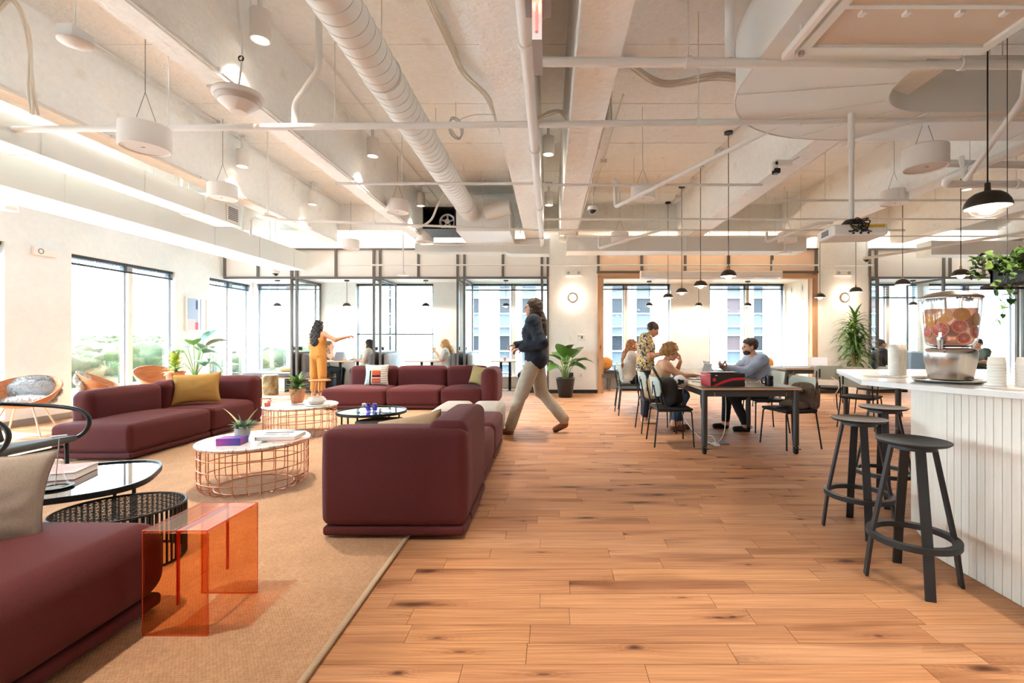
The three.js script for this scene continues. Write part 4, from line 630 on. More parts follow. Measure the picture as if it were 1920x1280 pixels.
{
  const vio = phys(0x6a52d8, 0.03, { transmission: 0.75, thickness: 0, ior: 1.5 }), clr = phys(0xf4f6f8, 0.02, { transmission: 0.85, thickness: 0 });
  const tr = thing('glass_tray', 'clear glass tray on the oval mirror-topped table', 'tray', [-2.24, RUGY + 0.366, 5.98]); obj('plate', rbox(0.3, 0.012, 0.2, 0.005, 0, 0.006, 0), clr, tr);
  [[-0.05, 0, 1], [0.02, 0.03, 1], [0.05, -0.03, 1], [-0.11, 0.02, 0]].forEach(([x, z, v], i) => { const j = thing('glass_jar', v ? 'small violet glass jar on the clear tray' : 'small clear glass jar on the tray beside the violet ones', 'jar', [-2.24 + x, RUGY + 0.378, 5.98 + z], 0, v ? 'violet glass jars' : undefined); obj('jar_body', lathe([[0, 0], [0.026, 0], [0.028, 0.006], [0.028, 0.05], [0.022, 0.056], [0.022, 0.062]], 24), v ? vio : clr, j); obj('lid', lathe([[0, 0.082], [0.018, 0.08], [0.024, 0.072], [0.024, 0.06], [0, 0.06]], 24), v ? vio : M.white, j); });
}
// ---- black bent-tube lounge chair
{
  const t = thing('lounge_chair', 'black lounge chair with looping tubular arms at the window corner', 'chair', [-4.31, RUGY, 3.72], 0.0);
  const tb = mat(0x232527, 0.4, { metalness: 0.4 });
  const seat = obj('seat', soft(0.62, 0.05, 0.6, 0.024, [0, 0.012, 0], 14).rotateZ(0.12).translate(0.02, 0.4, 0), mat(0x4b4f52, 0.7), t);
  obj('backrest', soft(0.05, 0.46, 0.56, 0.022, [0.01, 0, 0], 14).rotateZ(0.3).translate(-0.36, 0.62, 0), mat(0x2d2f31, 0.7), t);
  for (const s of [-1, 1]) {
    const z = s * 0.3;
    obj('arm_loop', new THREE.TubeGeometry(new THREE.CatmullRomCurve3([P3(-0.42, 0.72, z), P3(-0.2, 0.715, z), P3(0.12, 0.7, z), P3(0.33, 0.665, z), P3(0.41, 0.58, z), P3(0.36, 0.47, z), P3(0.22, 0.41, z), P3(0.0, 0.38, z)], false, 'catmullrom', 0.5), 60, 0.017, 10), tb, t);
    obj('leg', rod(P3(0.25, 0, z * 0.9), P3(0.22, 0.42, z), 0.015), tb, t); obj('leg', rod(P3(-0.36, 0, z * 0.9), P3(-0.27, 0.38, z), 0.015), tb, t);
  }
  obj('back_tube', tube([P3(-0.42, 0.72, -0.3), P3(-0.46, 0.73, -0.15), P3(-0.46, 0.73, 0.15), P3(-0.42, 0.72, 0.3)], 0.017, 30, 10), tb, t);
  obj('cross_rail', rod(P3(0.2, 0.36, -0.28), P3(0.2, 0.36, 0.28), 0.013), tb, t);
}
// ---- round ply shell chairs with fleeces
const plyM = phys(0xf3d3b2, 0.5, { map: rep(floorTex, 0.5, 0.3) }), woolM = mat(0xcfcbc3, 1), woolGrey = mat(0xa6aaad, 1);
function shellChair(label, x, d, turn, fleece, wool) {
  const t = thing('shell_chair', label, 'chair', [x, 0, d], turn);
  // bucket shell: a swept bowl, high at the back
  const n = 30, mI = 12, pos = [], idx = [];
  for (let j = 0; j <= mI; j++) for (let i = 0; i <= n; i++) { const a = i / n * 6.2832, v = j / mI, back = 0.5 - 0.5 * Math.cos(a); const rad = mix(0.12, 0.32, v) * (1 + 0.1 * Math.abs(Math.sin(a)) * v), y = 0.38 + Math.pow(v, 2.2) * mix(0.04, 0.4, Math.pow(back, 0.85)); pos.push(Math.sin(a) * rad * 1.05, y, Math.cos(a) * rad * mix(1, 0.9, v)); }
  for (let j = 0; j < mI; j++) for (let i = 0; i < n; i++) { const p = j * (n + 1) + i, q = p + n + 1; idx.push(p, p + 1, q + 1, p, q + 1, q); }
  const c0 = pos.length / 3; pos.push(0, 0.38, 0); for (let i = 0; i < n; i++) idx.push(c0, i + 1, i);
  const g = new THREE.BufferGeometry(); g.setAttribute('position', new THREE.Float32BufferAttribute(pos, 3)); g.setIndex(idx); g.computeVertexNormals();
  const inner = g.clone().scale(0.97, 1, 0.97).translate(0, 0.012, 0); obj('shell', [metric(g), metric(inner)], plyM, t);
  obj('shell_rim', new THREE.TubeGeometry(new THREE.CatmullRomCurve3(Array.from({ length: n }, (_, i) => P3(pos[(mI * (n + 1) + i) * 3] * 0.985, pos[(mI * (n + 1) + i) * 3 + 1] + 0.004, pos[(mI * (n + 1) + i) * 3 + 2] * 0.985)), true), 90, 0.009, 6, true), plyM, t);
  const lm = mat(0xd8c3a8, 0.4, { metalness: 0.2 });
  for (const [sx, sz] of [[-1, 1], [1, 1], [-1, -1], [1, -1]]) obj('leg', rod(P3(sx * 0.26, 0, sz * 0.25), P3(sx * 0.13, 0.4, sz * 0.12), 0.01), lm, t);
  if (fleece) {
    const q = rng(Math.round(x * 100) & 255), fur = [], mesh0 = new THREE.Group();
    const spots = [[0, 0.57, -0.2, 0.3, 0.16, 0.06], [0.03, 0.46, -0.06, 0.26, 0.07, 0.16], [0.0, 0.67, -0.25, 0.25, 0.1, 0.05]];
    const fl = thing('sheepskin', wool === woolGrey ? 'grey curly sheepskin draped over the shell chair by the pier' : 'cream sheepskin over the shell chair before the window', 'fleece', [x, 0, d], turn);
    obj('hide', spots.map(([a, b, c, w, h, l]) => new THREE.SphereGeometry(1, 18, 12).scale(w, h, l).translate(a, b, c)), wool, fl);
    const im = new THREE.InstancedMesh(new THREE.ConeGeometry(0.004, 0.02, 4).translate(0, 0.008, 0), wool, 5200), m4 = new THREE.Matrix4(), qt = new THREE.Quaternion(), nrm = P3(0, 0, 0);
    for (let k = 0; k < 5200; k++) { const s = spots[k % 3], th = q() * 6.2832, ph = Math.acos(2 * q() - 1); nrm.set(Math.sin(ph) * Math.cos(th), Math.cos(ph), Math.sin(ph) * Math.sin(th)); const at = P3(s[0] + nrm.x * s[3], s[1] + nrm.y * s[4], s[2] + nrm.z * s[5]); const dir = P3(nrm.x / s[3], nrm.y / s[4], nrm.z / s[5]).normalize().add(P3(q() - 0.5, q() - 0.7, q() - 0.5).multiplyScalar(0.9)).normalize(); qt.setFromUnitVectors(P3(0, 1, 0), dir); m4.compose(at, qt, P3(1, 0.7 + q(), 1)); im.setMatrixAt(k, m4); }
    im.name = 'wool'; im.userData = { kind: 'stuff' }; shade(im); fl.add(im);
  }
}
shellChair('rounded plywood shell chair by the window pier with grey fleece', -6.98, 6.3, 0.45, true, woolGrey);
shellChair('rounded plywood shell chair turned to the window with cream fleece', -7.08, 7.5, 2.2, true, woolM);
shellChair('rounded plywood shell chair half hidden behind the window sofa', -7.25, 8.78, 1.2, false);
// ---- wall picture
{
  const t = thing('wall_picture', 'framed abstract print with blue, red and white vertical bands', 'picture', [XL, 1.46, 10.45]);
  obj('frame', [box(0.035, 0.74, 0.03, 0.02, 0.37, 0.3), box(0.035, 0.74, 0.03, 0.02, 0.37, -0.3), box(0.035, 0.03, 0.6, 0.02, 0.725, 0), box(0.035, 0.03, 0.6, 0.02, 0.015, 0)], mat(0xf2ece4, 0.5), t);
  const art = drawn(256, 320, (g, w, h) => { g.fillStyle = '#a9bcd8'; g.fillRect(0, 0, w, h); g.fillStyle = '#d9c7cf'; g.fillRect(0, 210, 120, 110); g.fillStyle = '#3c4a8c'; g.fillRect(118, 20, 26, 90); g.fillStyle = '#c9455a'; g.fillRect(112, 240, 40, 80); g.fillStyle = '#f4f1ee'; g.fillRect(150, 0, 106, h); g.fillStyle = '#8a93b8'; g.fillRect(176, 0, 14, h); g.fillStyle = '#d8dbe6'; g.fillRect(216, 0, 18, h); });
  const pl = new THREE.PlaneGeometry(0.58, 0.7).rotateY(Math.PI / 2).translate(0.022, 0.37, 0); obj('print', pl, mat(0xffffff, 0.6, { map: art }), t); obj('backing', box(0.012, 0.72, 0.6, 0.006, 0.37, 0), M.white, t);
}
{ const t = thing('emergency_light', 'white emergency light box with round lens on the window pier', 'light fitting', [XL, 2.62, 7.3]); obj('case', rbox(0.06, 0.12, 0.34, 0.012, 0.03, 0, 0), M.white, t); obj('lens', new THREE.CylinderGeometry(0.035, 0.035, 0.02, 20).rotateZ(Math.PI / 2).translate(0.065, 0, 0.08), M.glass, t); obj('bezel', new THREE.TorusGeometry(0.036, 0.006, 8, 24).rotateY(Math.PI / 2).translate(0.062, 0, 0.08), M.grey, t); }
// ================================================================ work tables, chairs, stools
const topDark = mat(0x5d554d, 0.5, { map: rep(fabricMap, 1, 1) }), topEdge = mat(0xcaa27c, 0.6), legGrey = mat(0x4a4a4b, 0.42, { metalness: 0.5 });
function caster(parent, x, z) {
  const c = obj('caster', new THREE.CylinderGeometry(0.034, 0.034, 0.03, 20).rotateZ(Math.PI / 2).translate(x, 0.034, z), M.rubber, parent);
  obj('fork', [box(0.006, 0.05, 0.04, x - 0.02, 0.06, z), box(0.006, 0.05, 0.04, x + 0.02, 0.06, z), new THREE.CylinderGeometry(0.016, 0.016, 0.03, 12).translate(x, 0.092, z)], M.black, c);
  obj('brake', box(0.03, 0.008, 0.03, x + 0.025, 0.06, z + 0.03), M.black, c);
}
function workTable(label, x0, x1, d0, d1, h, pale) {
  const cx = (x0 + x1) / 2, cd = (d0 + d1) / 2, w = x1 - x0, l = d1 - d0, t = thing('work_table', label, 'table', [cx, 0, cd]);
  obj('tabletop', rbox(w, 0.006, l, 0.002, 0, h - 0.003, 0), pale ?? topDark, t); obj('edge_band', rbox(w + 0.002, 0.02, l + 0.002, 0.004, 0, h - 0.0165, 0), topEdge, t);
  for (const s of [-1, 1]) { obj('apron', box(w - 0.14, 0.075, 0.03, 0, h - 0.065, s * (l / 2 - 0.05)), legGrey, t); obj('apron', box(0.03, 0.075, l - 0.14, s * (w / 2 - 0.05), h - 0.065, 0), legGrey, t); }
  for (const sx of [-1, 1]) for (const sz of [-1, 1]) { const x = sx * (w / 2 - 0.045), z = sz * (l / 2 - 0.05); obj('leg', rod(P3(x, 0.095, z), P3(x, h - 0.028, z), 0.034, 0.034, 20), legGrey, t); caster(t, x, z); for (const e of [0.04, 0.062]) for (const k of [0.11]) obj('bolt', new THREE.CylinderGeometry(0.006, 0.006, 0.004, 8).rotateX(Math.PI / 2).translate(x - sx * k, h - 0.025 - e, sz * (l / 2 - 0.034)), M.steel, t); }
  return t;
}
workTable('dark-topped work table on casters with open carton and mug', 1.68, 2.79, 5.25, 6.62, 0.745);
workTable('dark-topped work table joined on beyond the laptops', 1.68, 2.85, 6.66, 8.8, 0.745);
workTable('pale work table on casters behind the drinks counter', 4.6, 6.0, 6.28, 7.5, 0.75, mat(0xd9d6d0, 0.5));
workTable('dark work table by the tall dracaena carrying an open laptop', 4.35, 5.95, 8.75, 9.6, 0.745);
// ---- sage-backed stacking chair; local front is +z
const sage = mat(0xb9c6bd, 0.55), chairBlack = mat(0x202224, 0.45, { metalness: 0.3 }), seatDark = mat(0x24272a, 0.75);
function curvedPanel(w, h, th, bend, r) { const s = new THREE.Shape(); s.moveTo(-w / 2 + r, -h / 2); s.lineTo(w / 2 - r, -h / 2); s.quadraticCurveTo(w / 2, -h / 2, w / 2, -h / 2 + r); s.lineTo(w / 2, h / 2 - r); s.quadraticCurveTo(w / 2, h / 2, w / 2 - r, h / 2); s.lineTo(-w / 2 + r, h / 2); s.quadraticCurveTo(-w / 2, h / 2, -w / 2, h / 2 - r); s.lineTo(-w / 2, -h / 2 + r); s.quadraticCurveTo(-w / 2, -h / 2, -w / 2 + r, -h / 2); const pts = s.getPoints(6), n = 14, pos = [], idx = []; // grid clipped to the rounded outline by column
  const half = (x) => { const a = Math.abs(x) - (w / 2 - r); return a <= 0 ? h / 2 : h / 2 - r + Math.sqrt(Math.max(0, r * r - a * a)); };
  for (const sg of [1, -1]) { const o = pos.length / 3; for (let i = 0; i <= n; i++) for (let j = 0; j <= 4; j++) { const x = -w / 2 + w * i / n, y = half(x) * (j / 2 - 1); pos.push(x, y, bend * (x / (w / 2)) ** 2 + sg * th / 2); } for (let i = 0; i < n; i++) for (let j = 0; j < 4; j++) { const a = o + i * 5 + j, b = a + 5; sg > 0 ? idx.push(a, b, b + 1, a, b + 1, a + 1) : idx.push(a, b + 1, b, a, a + 1, b + 1); } }
  const edge = []; for (let i = 0; i <= n; i++) edge.push(i * 5 + 4); for (let i = n; i >= 0; i--) edge.push(i * 5); const off = (n + 1) * 5; for (let k = 0; k < edge.length; k++) { const a = edge[k], b = edge[(k + 1) % edge.length]; idx.push(a, b, b + off, a, b + off, a + off); idx.push(a, b + off, b, a, a + off, b + off); }
  const g = new THREE.BufferGeometry(); g.setAttribute('position', new THREE.Float32BufferAttribute(pos, 3)); g.setIndex(idx); const q = g.toNonIndexed(); q.computeVertexNormals(); return metric(q); }
let chair0;
function makeChair(label) {
  const t = thing('stacking_chair', label, 'chair', [0, 0, 0], 0, 'sage-backed chairs at the tables');
  obj('seat', soft(0.44, 0.028, 0.43, 0.013, [0, 0.006, 0], 12).translate(0, 0.445, 0.0), seatDark, t);
  obj('backrest', curvedPanel(0.45, 0.24, 0.014, 0.05, 0.06).rotateX(-0.16).translate(0, 0.71, -0.23), sage, t);
  for (const s of [-1, 1]) {
    obj('back_leg', pipe([P3(s * 0.235, 0, -0.25), P3(s * 0.2, 0.44, -0.2), P3(s * 0.2, 0.74, -0.255)], 0.0095, 0.04, 10), chairBlack, t);
    obj('front_leg', pipe([P3(s * 0.235, 0, 0.22), P3(s * 0.2, 0.425, 0.2), P3(s * 0.2, 0.425, -0.19)], 0.0095, 0.03, 10), chairBlack, t);
    obj('back_bracket', box(0.022, 0.15, 0.008, s * 0.155, 0.7, -0.258).rotateX(0), chairBlack, t);
  }
  for (const z of [0.16, -0.16]) obj('seat_rail', rod(P3(-0.2, 0.422, z), P3(0.2, 0.422, z), 0.008), chairBlack, t);
  return t;
}
function chairAt(x, d, turn, label) { if (!chair0) { chair0 = makeChair(label); chair0.position.set(x, 0, -d); chair0.rotation.y = turn; return chair0; } return copyOf(chair0, [x, 0, d], turn, label); }
const H = Math.PI / 2;
chairAt(1.49, 5.86, H, 'sage-backed chair with a black backpack on it at the work table');
chairAt(1.49, 6.66, H, 'sage-backed chair under the woman in the peach tank top');
chairAt(1.5, 8.92, H, 'sage-backed chair under the woman in the white sweater');
chairAt(2.88, 5.72, -H + 0.22, 'sage-backed chair with a brown jacket over its seat');
chairAt(3.02, 6.7, -H, 'sage-backed chair under the man in the blue shirt');
chairAt(1.4, 8.18, H, 'empty sage-backed chair behind the standing woman in the floral top');
chairAt(4.84, 8.32, Math.PI - 0.3, 'sage-backed chair pulled up to the laptop table, back outwards');
chairAt(4.2, 9.15, H - 0.5, 'sage-backed chair at the alcove end of the laptop table');
chairAt(4.54, 6.93, 2.3, 'sage-backed chair angled under the pale table behind the counter');
chairAt(5.55, 8.05, Math.PI + 0.2, 'sage-backed chair partly hidden behind the counter corner');
// ---- on the work tables
const TY = 0.745;
{
  const side = drawn(512, 192, (g, w, h) => { g.fillStyle = '#17171a'; g.fillRect(0, 0, w, h); g.fillStyle = '#c8242c'; g.beginPath(); g.moveTo(20, h); g.bezierCurveTo(150, 130, 230, 50, w, 58); g.lineTo(w, 100); g.bezierCurveTo(290, 90, 190, 150, 90, h); g.closePath(); g.fill(); g.beginPath(); g.arc(56, 92, 28, 0, 7); g.fill(); g.fillStyle = '#e8e2dc'; g.fillRect(70, 22, 34, 12); });
  const t = thing('carton', 'black carton with red swoosh on the work table corner', 'box', [2.02, TY, 5.56], 0.05);
  const body = mat(0xffffff, 0.5, { map: side });
  for (const s of [-1, 1]) obj('side_panel', box(0.4, 0.145, 0.004, 0, 0.0725, s * 0.148), body, t); obj('end_panel', box(0.004, 0.145, 0.3, 0.198, 0.0725, 0), mat(0x1a1a1c, 0.5), t); obj('end_panel', box(0.004, 0.145, 0.3, -0.198, 0.0725, 0), mat(0xb8232c, 0.5), t);
  obj('base', box(0.39, 0.004, 0.29, 0, 0.002, 0), M.black, t); obj('flap', box(0.396, 0.003, 0.11, 0, 0.146, -0.1), mat(0xcfc9c4, 0.6), t); obj('flap', box(0.09, 0.003, 0.28, -0.235, 0.12, 0).rotateZ(0.0), mat(0xc23b40, 0.5), t);
}
{
  const t = thing('mug', 'black mug with a thin pale line on the work table', 'mug', [2.53, TY, 5.48]);
  obj('cup', lathe([[0, 0], [0.043, 0], [0.046, 0.004], [0.046, 0.115], [0.043, 0.116], [0.042, 0.01], [0, 0.008]], 32), phys(0x16181b, 0.25), t); obj('handle', tube([P3(-0.045, 0.095, 0), P3(-0.075, 0.09, 0), P3(-0.085, 0.06, 0), P3(-0.075, 0.03, 0), P3(-0.045, 0.025, 0)], 0.007, 24, 8), phys(0x16181b, 0.25), t); obj('stripe', new THREE.TorusGeometry(0.0465, 0.0012, 5, 40, 2.4).rotateX(Math.PI / 2).rotateY(1.0).translate(0, 0.062, 0), M.alu, t);
}
function laptop(label, x, y, d, turn, col = 0xb7b9bb, scr = 0xc8d0d8, ang = 0.35) {
  const t = thing('laptop', label, 'laptop', [x, y, d], turn);
  obj('base', rbox(0.31, 0.014, 0.215, 0.005, 0, 0.007, 0), mat(col, 0.35, { metalness: 0.5 }), t); obj('keyboard', box(0.26, 0.001, 0.1, 0, 0.0146, -0.03), mat(0x2a2b2d, 0.6), t); obj('trackpad', box(0.09, 0.001, 0.06, 0, 0.0146, 0.065), mat(0x9a9c9e, 0.4), t);
  const lid = obj('lid', rbox(0.31, 0.21, 0.007, 0.003).translate(0, 0.105, 0), mat(col, 0.35, { metalness: 0.5 }), t); lid.position.set(0, 0.013, -0.105); lid.rotation.x = -ang; obj('screen', box(0.29, 0.185, 0.001, 0, 0.108, 0.004), phys(scr, 0.15), lid);
}
laptop('silver laptop in front of the woman in the peach tank top', 1.98, TY, 6.45, -H, 0xb9bbbd, 0x9aa0a6);
laptop('thin silver laptop facing the man in the blue shirt', 2.5, TY, 7.05, H, 0xc3c8cc, 0xa9b6c2);
laptop('silver laptop with bright screen on the dark table by the dracaena', 5.15, TY, 9.1, -0.5, 0xcfd1d3, 0xdfe2ee, 0.6);
{ const t = thing('drinking_glass', 'clear water glass beside the silver laptop', 'glass', [2.14, TY, 6.2]); obj('tumbler', lathe([[0, 0.003], [0.028, 0.003], [0.034, 0.11], [0.033, 0.11], [0.027, 0.008], [0, 0.008]], 28), M.glass, t); obj('water', lathe([[0, 0.009], [0.0268, 0.009], [0.03, 0.07], [0, 0.07]], 28), phys(0xffffff, 0, { transmission: 1, thickness: 0.05, ior: 1.33 }), t); }
{ const t = thing('headset', 'coiled black headset and charger on the work table', 'headset', [2.32, TY, 6.75]); obj('band', new THREE.TorusGeometry(0.08, 0.008, 6, 30, 4).rotateX(H).translate(0, 0.012, 0), M.black, t); for (const s of [-1, 1]) obj('earpad', new THREE.CylinderGeometry(0.035, 0.035, 0.03, 18).translate(s * 0.08, 0.02, 0.03), M.black, t); }
{ const t = thing('phone', 'black phone and pouch on the table by her elbow', 'phone', [1.86, TY, 5.95], 0.5); obj('slab', rbox(0.075, 0.009, 0.15, 0.003, 0, 0.0045, 0), M.black, t); obj('pouch', rbox(0.1, 0.03, 0.13, 0.012, 0.1, 0.015, 0.05), mat(0x6d2a30, 0.7), t); }
const cordW = mat(0xece9e2, 0.6);
{ const t = thing('power_cable', 'tangled white power cable on the table beside the carton', 'cable', [2.32, TY, 5.7]); const q = rng(12), p = []; for (let i = 0; i < 16; i++) p.push(P3(-0.06 + 0.02 * i + 0.05 * (q() - 0.5), 0.01 + 0.05 * q() * (i % 3 ? 1 : 0.1), 0.16 * (q() - 0.5))); obj('lead', tube(p, 0.004, 120, 6), cordW, t); obj('plug', rbox(0.04, 0.03, 0.03, 0.005, 0.27, 0.015, 0), cordW, t); }
{ const t = thing('power_cable', 'white power cable hanging in a loop under the work table', 'cable', [0, 0, 0]); obj('lead', tube([V(1.66, 0.7, 5.9), V(1.64, 0.4, 5.9), V(1.72, 0.2, 5.8), V(1.86, 0.06, 5.7), V(2.0, 0.03, 5.75), V(1.98, 0.1, 5.8), V(1.9, 0.08, 5.85), V(1.96, 0.02, 5.7), V(2.1, 0.12, 5.75), V(2.15, 0.4, 5.8), V(2.16, 0.7, 5.85)], 0.005, 120, 6), cordW, t); obj('adapter', rbox(0.06, 0.03, 0.12, 0.008, 2.0, 0.016, -5.72), cordW, t); const f = obj('floor_box', box(0.26, 0.012, 0.16, 2.05, 0.006, -5.85), M.grey, t); }
{ const t = thing('floor_socket', 'round steel floor socket with a cable beneath the far table', 'socket', [4.75, 0.0, 7.9]); obj('plate', lathe([[0, 0.008], [0.08, 0.008], [0.09, 0.002], [0.09, 0]], 28), M.steel, t); obj('lead', tube([P3(0, 0.01, 0), P3(0.03, 0.1, 0), P3(-0.04, 0.3, 0.02), P3(0.06, 0.55, 0), P3(0.03, 0.72, -0.5)], 0.006, 40, 6), cordW, t); }
// backpack and jacket
{
  const t = thing('backpack', 'black backpack with looped handle propped on the sage-backed chair', 'bag', [1.47, 0.46, 5.88], H);
  const bk = mat(0x191a1c, 0.7, { bumpMap: rep(weaveTex, 6, 6), bumpScale: 0.001 });
  obj('bag_body', soft(0.3, 0.34, 0.17, 0.06, [0.015, 0.02, 0.025]).rotateX(-0.18).translate(0, 0.175, 0.0), bk, t); obj('front_pocket', soft(0.24, 0.17, 0.09, 0.04, [0.01, 0.01, 0.02]).rotateX(-0.18).translate(0, 0.12, 0.1), bk, t);
  obj('handle', tube([P3(-0.07, 0.28, -0.1), P3(-0.09, 0.42, -0.18), P3(-0.02, 0.48, -0.2), P3(0.06, 0.42, -0.16), P3(0.08, 0.28, -0.06)], 0.014, 36, 8), M.black, t);
  obj('strap', [tube([P3(-0.1, 0.3, -0.08), P3(-0.13, 0.18, -0.13), P3(-0.12, 0.03, -0.1)], 0.016, 20, 6), tube([P3(0.1, 0.3, -0.08), P3(0.13, 0.18, -0.13), P3(0.12, 0.03, -0.1)], 0.016, 20, 6)], M.black, t);
  obj('scarf', soft(0.26, 0.1, 0.14, 0.045, [0.02, 0.03, 0.02]).translate(0.02, 0.3, 0.14), mat(0xffffff, 0.9, { map: tex(64, 64, (u, v) => (fbm(u, v, 10, 10, 2, 2) > 0.52 ? [225, 225, 225] : [30, 30, 34])) }), t);
}
{
  const t = thing('jacket', 'brown waxed jacket folded over the chair seat, cord dangling', 'jacket', [2.97, 0.462, 5.72], -H + 0.22); const jm = mat(0x5d4f47, 0.8, { bumpMap: rep(noiseTex, 3, 3), bumpScale: 0.02 });
  const g = soft(0.42, 0.27, 0.11, 0.045, [0.02, 0.03, 0.02]), p = g.attributes.position; for (let i = 0; i < p.count; i++) { const y = p.getY(i); p.setZ(i, p.getZ(i) - 0.12 * y); p.setX(i, p.getX(i) * (1 - 0.5 * y)); } g.computeVertexNormals();
  obj('jacket_body', g.translate(0, 0.135, -0.11), jm, t); obj('sleeve', soft(0.3, 0.07, 0.16, 0.033, [0.01, 0.015, 0.01], 12).rotateY(0.3).translate(0.04, 0.037, 0.06), jm, t); obj('cord', tube([P3(0.05, 0.03, 0.08), P3(0.06, 0.02, 0.2), P3(-0.02, 0.0, 0.26), P3(0.05, -0.04, 0.29)], 0.006, 24, 6), M.black, t); obj('fold', tube([P3(-0.17, 0.1, 0.0), P3(-0.05, 0.17, 0.0), P3(0.1, 0.2, -0.03)], 0.02, 18, 6), jm, t);
}
// ---- bar stools
const stoolM = mat(0x2b2d30, 0.48, { metalness: 0.2 });
let stool0;
function stool(x, d, turn, label) {
  if (stool0) return copyOf(stool0, [x, 0, d], turn, label);
  const t = stool0 = thing('bar_stool', label, 'stool', [x, 0, d], turn, 'black bar stools along the counter');
  obj('seat', lathe([[0, 0.722], [0.12, 0.724], [0.155, 0.732], [0.167, 0.742], [0.168, 0.747], [0.163, 0.748], [0.13, 0.74], [0.08, 0.735], [0, 0.733]], 64), stoolM, t);
  obj('seat_hub', new THREE.CylinderGeometry(0.105, 0.105, 0.02, 32).translate(0, 0.714, 0), stoolM, t);
  const ring = new THREE.Shape(); ring.absarc(0, 0, 0.205, 0, Math.PI * 2); const hole = new THREE.Path(); hole.absarc(0, 0, 0.172, 0, Math.PI * 2); ring.holes.push(hole);
  obj('foot_ring', extr(ring, 0.026, 0.002, 48).rotateX(-H).translate(0, 0.222, 0), stoolM, t);
  for (let k = 0; k < 4; k++) { const a = k * H + Math.PI / 4, c = Math.cos(a), s = Math.sin(a), g = bar(P3(c * 0.096, 0.715, s * 0.096), P3(c * 0.186, 0.23, s * 0.186), 0.044, 0.014, P3(c, 0, s)); obj('leg', [g, bar(P3(c * 0.186, 0.235, s * 0.186), P3(c * 0.214, 0.0, s * 0.214), 0.044, 0.014, P3(c, 0, s))], stoolM, t); }
  return t;
}
stool(1.925, 2.52, 0.47, 'black bar stool beside the end of the grooved counter front');
stool(2.09, 3.21, 0.47, 'black bar stool between the other two at the counter corner');
stool(2.64, 3.76, 0.3, 'black bar stool standing behind the counter corner');
// ================================================================ drinks counter
const birch = mat(0xffffff, 0.6, { map: tex(512, 512, (u, v) => { const g = fbm(u, v, 40, 3, 3, 61), n = fbm(u, v, 4, 4, 3, 63), k = 0.6 * g + 0.4 * n; return [mix(248, 232, k), mix(241, 220, k), mix(230, 203, k)]; }) });
const grooveM = mat(0xb9886a, 0.8), worktopM = phys(0xe3e3e1, 0.3, { clearcoat: 0.2 });
{
  const t = thing('drinks_counter', 'white birch counter with vertical grooves and pale angled worktop', 'counter');
  const plan = [[2.27, 2.80], [2.52, 3.32], [3.4, 3.32], [3.4, 0.2], [2.24, 0.2]];
  const s = new THREE.Shape(plan.map(([x, d]) => new THREE.Vector2(x, d)));
  obj('carcass', metric(extr(new THREE.Shape([[2.29, 2.79], [2.535, 3.3], [3.38, 3.3], [3.38, 0.22], [2.262, 0.22]].map(([x, d]) => new THREE.Vector2(x, d))), 1.008).rotateX(-H)), grooveM, t);
  obj('end_panel', metric(bar(V(2.281, 0.506, 2.795), V(2.529, 0.506, 3.31), 0.018, 1.008).translate(0, 0, 0)), birch, t);
  // boards of the grooved front, each its own
  const L = 0.048; let d = 2.78; const bd = metric(rbox(0.02, 1.006, L - 0.0035, 0.002), 1);
  obj('board', metric(rbox(0.02, 1.006, 0.06, 0.003)), birch, t).position.set(2.277, 0.505, -(2.775));
  for (let k = 0; d - L > 0.3; k++) { d -= L; const m = obj('board', bd, birch, t); const dd = d - 0.0; m.position.set(2.276 - 0.0125 * (2.78 - dd) , 0.505, -(dd - 0.0)); }
  const top = new THREE.Shape([[1.845, 2.81], [2.31, 3.82], [3.5, 3.82], [3.5, 0.15], [2.2, 0.15], [2.2, 1.98], [2.01, 2.36]].map(([x, q]) => new THREE.Vector2(x, q)));
  obj('worktop', metric(extr(top, 0.026, 0.002).rotateX(-H).translate(0, 1.012, 0)), worktopM, t);
}
const CY = 1.0405;
